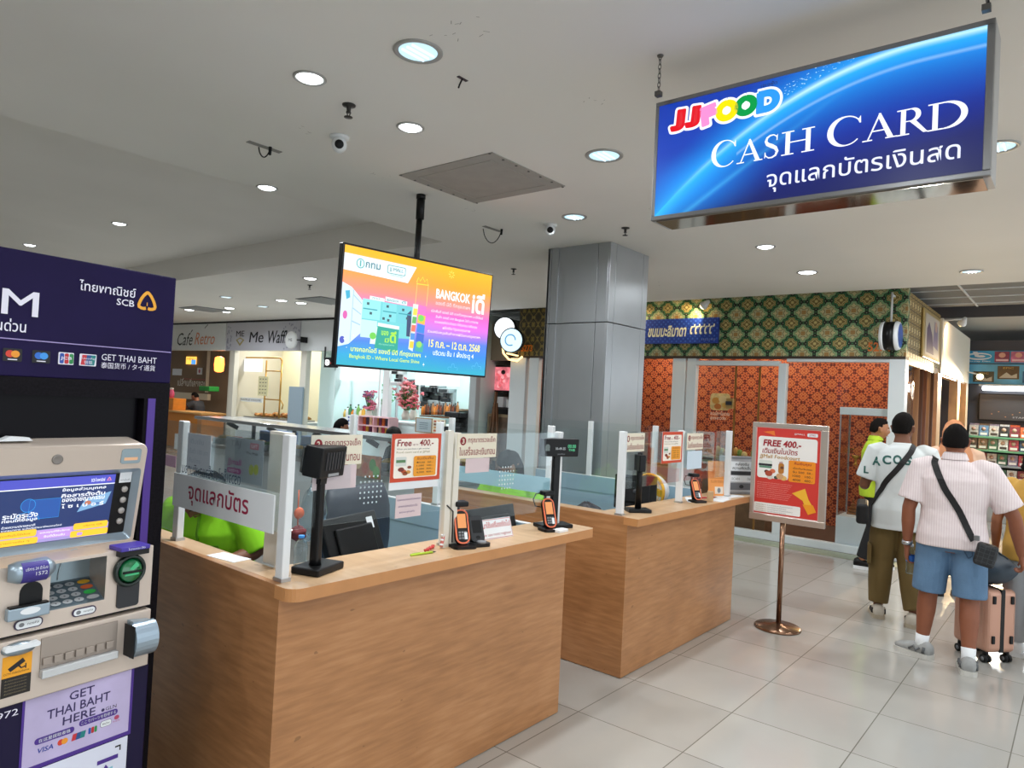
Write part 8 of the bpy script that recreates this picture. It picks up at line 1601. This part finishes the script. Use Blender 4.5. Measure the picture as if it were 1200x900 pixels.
# ---- man in lime shirt by the corner column
p5 = onx(1027, 500, 8.45)
m5 = person('man in lime shirt turned sideways in front of the shop corner column', (8.45, p5.y, 0), -78, 1.62, .98, '#b07a58', ('short', '#15110f'), hyaw=8, face=True, hpitch=6,
    arms=dict(L=dict(el=(-.23, .02, 1.12), wr=(-.12, .24, 1.1), fd=(.6, .8, .3)), R=dict(el=(.24, -.02, 1.1), wr=(.2, .2, 1.0), fd=(-.2, 1, .1))),
    legs=dict(L=dict(kn=(-.1, .08, .49), an=(-.1, .05, .085), foot=0), R=dict(kn=(.1, .02, .48), an=(.1, -.1, .085), foot=0)),
    shirt=dict(mat=cloth('lime cotton', '#b4d232', .4, 8), loose=.025, hem=.82, sleeve=.7, collar=True), pants=dict(mat=cloth('black trousers', '#1c1d20', .4, 8), loose=.02, len='long'), shoes=(BLACK, PAPER), vox=.0085)
# ---- person with peach head scarf, behind the striped shirt
p6 = onx(1119, 500, 7.8); PEA = cloth('peach cloth', '#dcb79c', .6, 6)
m6 = person('person in peach head scarf and robe standing beyond the man in striped shirt', (7.8, p6.y, 0), 20, 1.62, .92, '#a9765a', ('scarf', '#cf8f66'),
    shirt=dict(mat=PEA, loose=.05, hem=.80, sleeve=1.2), pants=dict(mat=PEA, loose=.04, len='long'), shoes=(BROWNW, BLACK), vox=.010)
a = MB(cloth('scarf cloth', '#cf8f66', .5, 9)); limb(a, [m6['HM'] @ Vector((0, -.02, .03)), m6['HM'] @ Vector((0, -.03, -.06)), m6['TM'] @ Vector((0, -.03, 1.40)), m6['TM'] @ Vector((0, -.03, 1.28))], [.100, .104, .145, .18], 22); a.build('scarf_drape', m6['root'])
# ---- cashier in lime polo, left counter
LIME = cloth('lime polo', '#93dc1e', .45, 8); p7 = onx(262, 640, 1.98)
m7 = person('seated cashier in bright lime polo behind the white strip sign of the left counter', (1.98, p7.y, 0), 212, 1.58, 1.08, '#8a5a44', ('long', '#0f0d0d'), lean=R(20), hpitch=40, hfwd=.035, sit=.47,
    arms=dict(L=dict(el=(-.30, .16, .86), wr=(-.16, .38, .80), fd=(.6, .8, 0), pn=(0, 0, -1)), R=dict(el=(.30, .16, .86), wr=(.16, .38, .80), fd=(-.6, .8, 0), pn=(0, 0, -1))),
    legs=dict(L=dict(kn=(-.14, .36, .50), an=(-.14, .30, .085)), R=dict(kn=(.14, .36, .50), an=(.14, .30, .085))), face=True,
    shirt=dict(mat=LIME, loose=.03, hem=.84, sleeve=.98, collar=True, placket=M('lime seam', '#6aa812', .8)), pants=dict(mat=cloth('navy trousers', '#23283a', .4, 8), loose=.02, len='long'), shoes=(BLACK, BLACK), vox=.008)
tr = bvh(m7['shirt'], m7['W']); a = MB(M('lime seam', '#6aa812', .8)); TM = m7['TM']
for p0, p1 in (((-.13, 1.27), (-.04, 1.27)), ((-.13, 1.27), (-.13, 1.17)), ((-.04, 1.27), (-.04, 1.17)), ((-.13, 1.17), (-.04, 1.17))): ribbon(a, tr, [TM @ Vector((p0[0], .2, p0[1])), TM @ Vector((p1[0], .2, p1[1]))], .005, .0015)
a.build('chest_pocket', m7['root']); a = MB(M('gold stitch', '#c8a22e', .6)); letters(a, tr, 'JJ', TM @ frame((0, 0, 0), (-1, 0, 0), (0, 0, 1)), (.065, 1.20, .095, 1.235), None, .0, .003); a.build('badge_stitching', m7['root'])
t = thing('stool', 'plain stool under the cashier of the left counter', 'stool', (1.98, p7.y, 0)); a = MB(BLACK); a.lathe([(.17, .40), (.18, .42), (.18, .45), (.16, .47)], mx=T3(1.98, p7.y, 0)); a.build('seat', t)
for k in range(4): q = R(45+90*k); a = MB(GREY); a.bar((1.98+.12*math.cos(q), p7.y+.12*math.sin(q), .41), (1.98+.17*math.cos(q), p7.y+.17*math.sin(q), 0), .025, .025); a.build('leg', t)
# ---- second cashier
p8 = onx(606, 545, 4.35)
m8 = person('seated cashier with dark hair behind the pale blue strip of the second counter', (4.35, p8.y, 0), 196, 1.56, 1.0, '#9a6a50', ('long', '#100e0e'), lean=R(10), hpitch=28, hfwd=.02, sit=.46, face=True,
    arms=dict(L=dict(el=(-.28, .12, .86), wr=(-.16, .34, .80), fd=(.6, .8, 0), pn=(0, 0, -1)), R=dict(el=(.28, .12, .86), wr=(.16, .34, .80), fd=(-.6, .8, 0), pn=(0, 0, -1))),
    legs=dict(L=dict(kn=(-.14, .36, .50), an=(-.14, .30, .085)), R=dict(kn=(.14, .36, .50), an=(.14, .30, .085))),
    shirt=dict(mat=LIME, loose=.03, hem=.84, sleeve=.75, collar=True), pants=dict(mat=cloth('navy trousers', '#23283a', .4, 8), loose=.02, len='long'), shoes=(BLACK, BLACK), vox=.009)
t = thing('stool', 'plain stool under the cashier of the second counter', 'stool', (4.35, p8.y, 0)); a = MB(BLACK); a.lathe([(.17, .40), (.18, .42), (.18, .45), (.16, .46)], mx=T3(4.35, p8.y, 0)); a.build('seat', t)
for k in range(4): q = R(45+90*k); a = MB(GREY); a.bar((4.35+.12*math.cos(q), p8.y+.12*math.sin(q), .41), (4.35+.17*math.cos(q), p8.y+.17*math.sin(q), 0), .025, .025); a.build('leg', t)
# ---- man seated in the brown cafe
X_, Z_ = cp(234, 470, -1.15); pc = CF @ Vector((X_, 0, -1.15))
m9 = person('man in dark grey tee seated at the orange desk in the brown cafe', (pc.x, pc.y, 0), 122, 1.68, 1.05, '#a9745a', ('short', '#14110f'), lean=R(8), hpitch=16, sit=.50, face=True,
    arms=dict(L=dict(el=(-.27, .22, .98), wr=(-.14, .46, .95), fd=(.3, 1, 0), pn=(0, 0, -1)), R=dict(el=(.27, .22, .98), wr=(.12, .46, .95), fd=(-.3, 1, 0), pn=(0, 0, -1))),
    legs=dict(L=dict(kn=(-.14, .38, .50), an=(-.14, .34, .085)), R=dict(kn=(.14, .38, .50), an=(.14, .34, .085))),
    shirt=dict(mat=cloth('charcoal tee', '#3b4049', .4, 8), loose=.03, hem=.86, sleeve=.8), pants=dict(mat=cloth('navy trousers', '#23283a', .4, 8), loose=.02, len='long'), shoes=(BLACK, BLACK), vox=.010)
t = thing('stool', 'stool under the man in dark grey tee', 'stool', (pc.x, pc.y, 0)); a = MB(BLACK); a.box(pc.x-.18, pc.y-.18, .46, pc.x+.18, pc.y+.18, .50, bev=.01); a.build('seat', t)
for sx in (-1, 1):
    for sy in (-1, 1): a = MB(GREY); a.box(pc.x+sx*.15-.015, pc.y+sy*.15-.015, 0, pc.x+sx*.15+.015, pc.y+sy*.15+.015, .46); a.build('leg', t)
# ---- two people behind the stall
for px, py, lb, hr, col, hd_, sk_ in ((397, 490, 'woman with dark hair seen just above the stall rail left of the black display', ('bob', '#100d0d'), '#d8dcdc', -30, '#9a6a50'), (466, 499, 'person in black cap and black top behind the orange poster', ('short', '#111111'), '#18191c', 160, '#8a5a44')):
    q = onx(px, py, 5.75); st = q.z-.86
    mm_ = person(lb, (5.75, q.y, 0), hd_, 1.60, 1.0, sk_, hr, hpitch=12, sit=st, shirt=dict(mat=cloth('top '+col, col, .4, 8), loose=.025, hem=.84, sleeve=.8), vox=.010, face=True,
        arms=dict(L=dict(el=(-.24, .08, st+.16), wr=(-.16, .30, st+.12), fd=(.3, 1, 0), pn=(0, 0, -1)), R=dict(el=(.24, .08, st+.16), wr=(.16, .30, st+.12), fd=(-.3, 1, 0), pn=(0, 0, -1))),
        legs=dict(L=dict(kn=(-.14, .38, st), an=(-.14, .30, .085)), R=dict(kn=(.14, .38, st), an=(.14, .30, .085))), pants=dict(mat=cloth('black trousers', '#1c1d20', .4, 8), loose=.02, len='long'), shoes=(BLACK, BLACK))
    if 'cap' in lb:
        a = MB(BLACKM, mm_['HM']); a.lathe([(.088, .03), (.090, .06), (.075, .10), (.04, .125), (.002, .132)], mx=Matrix.Diagonal((.92, 1.12, 1, 1)), n=24); a.prism([(-.06, .07), (.06, .07), (.055, .14), (.03, .165), (-.03, .165), (-.055, .14)], .035, .042); a.build('cap', mm_['root'])
    t = thing('stool', 'tall stool under the '+('person in black cap' if 'cap' in lb else 'woman behind the stall rail'), 'stool', (5.75, q.y, 0)); a = MB(BLACK); a.lathe([(.16, st-.05), (.17, st-.03), (.17, st)], mx=T3(5.75, q.y, 0)); a.build('seat', t); a = MB(GREY); a.cyl((5.75, q.y, 0), (5.75, q.y, st-.04), .03); a.lathe([(.18, 0), (.17, .02), (.03, .03)], mx=T3(5.75, q.y, 0)); a.build('pedestal', t)
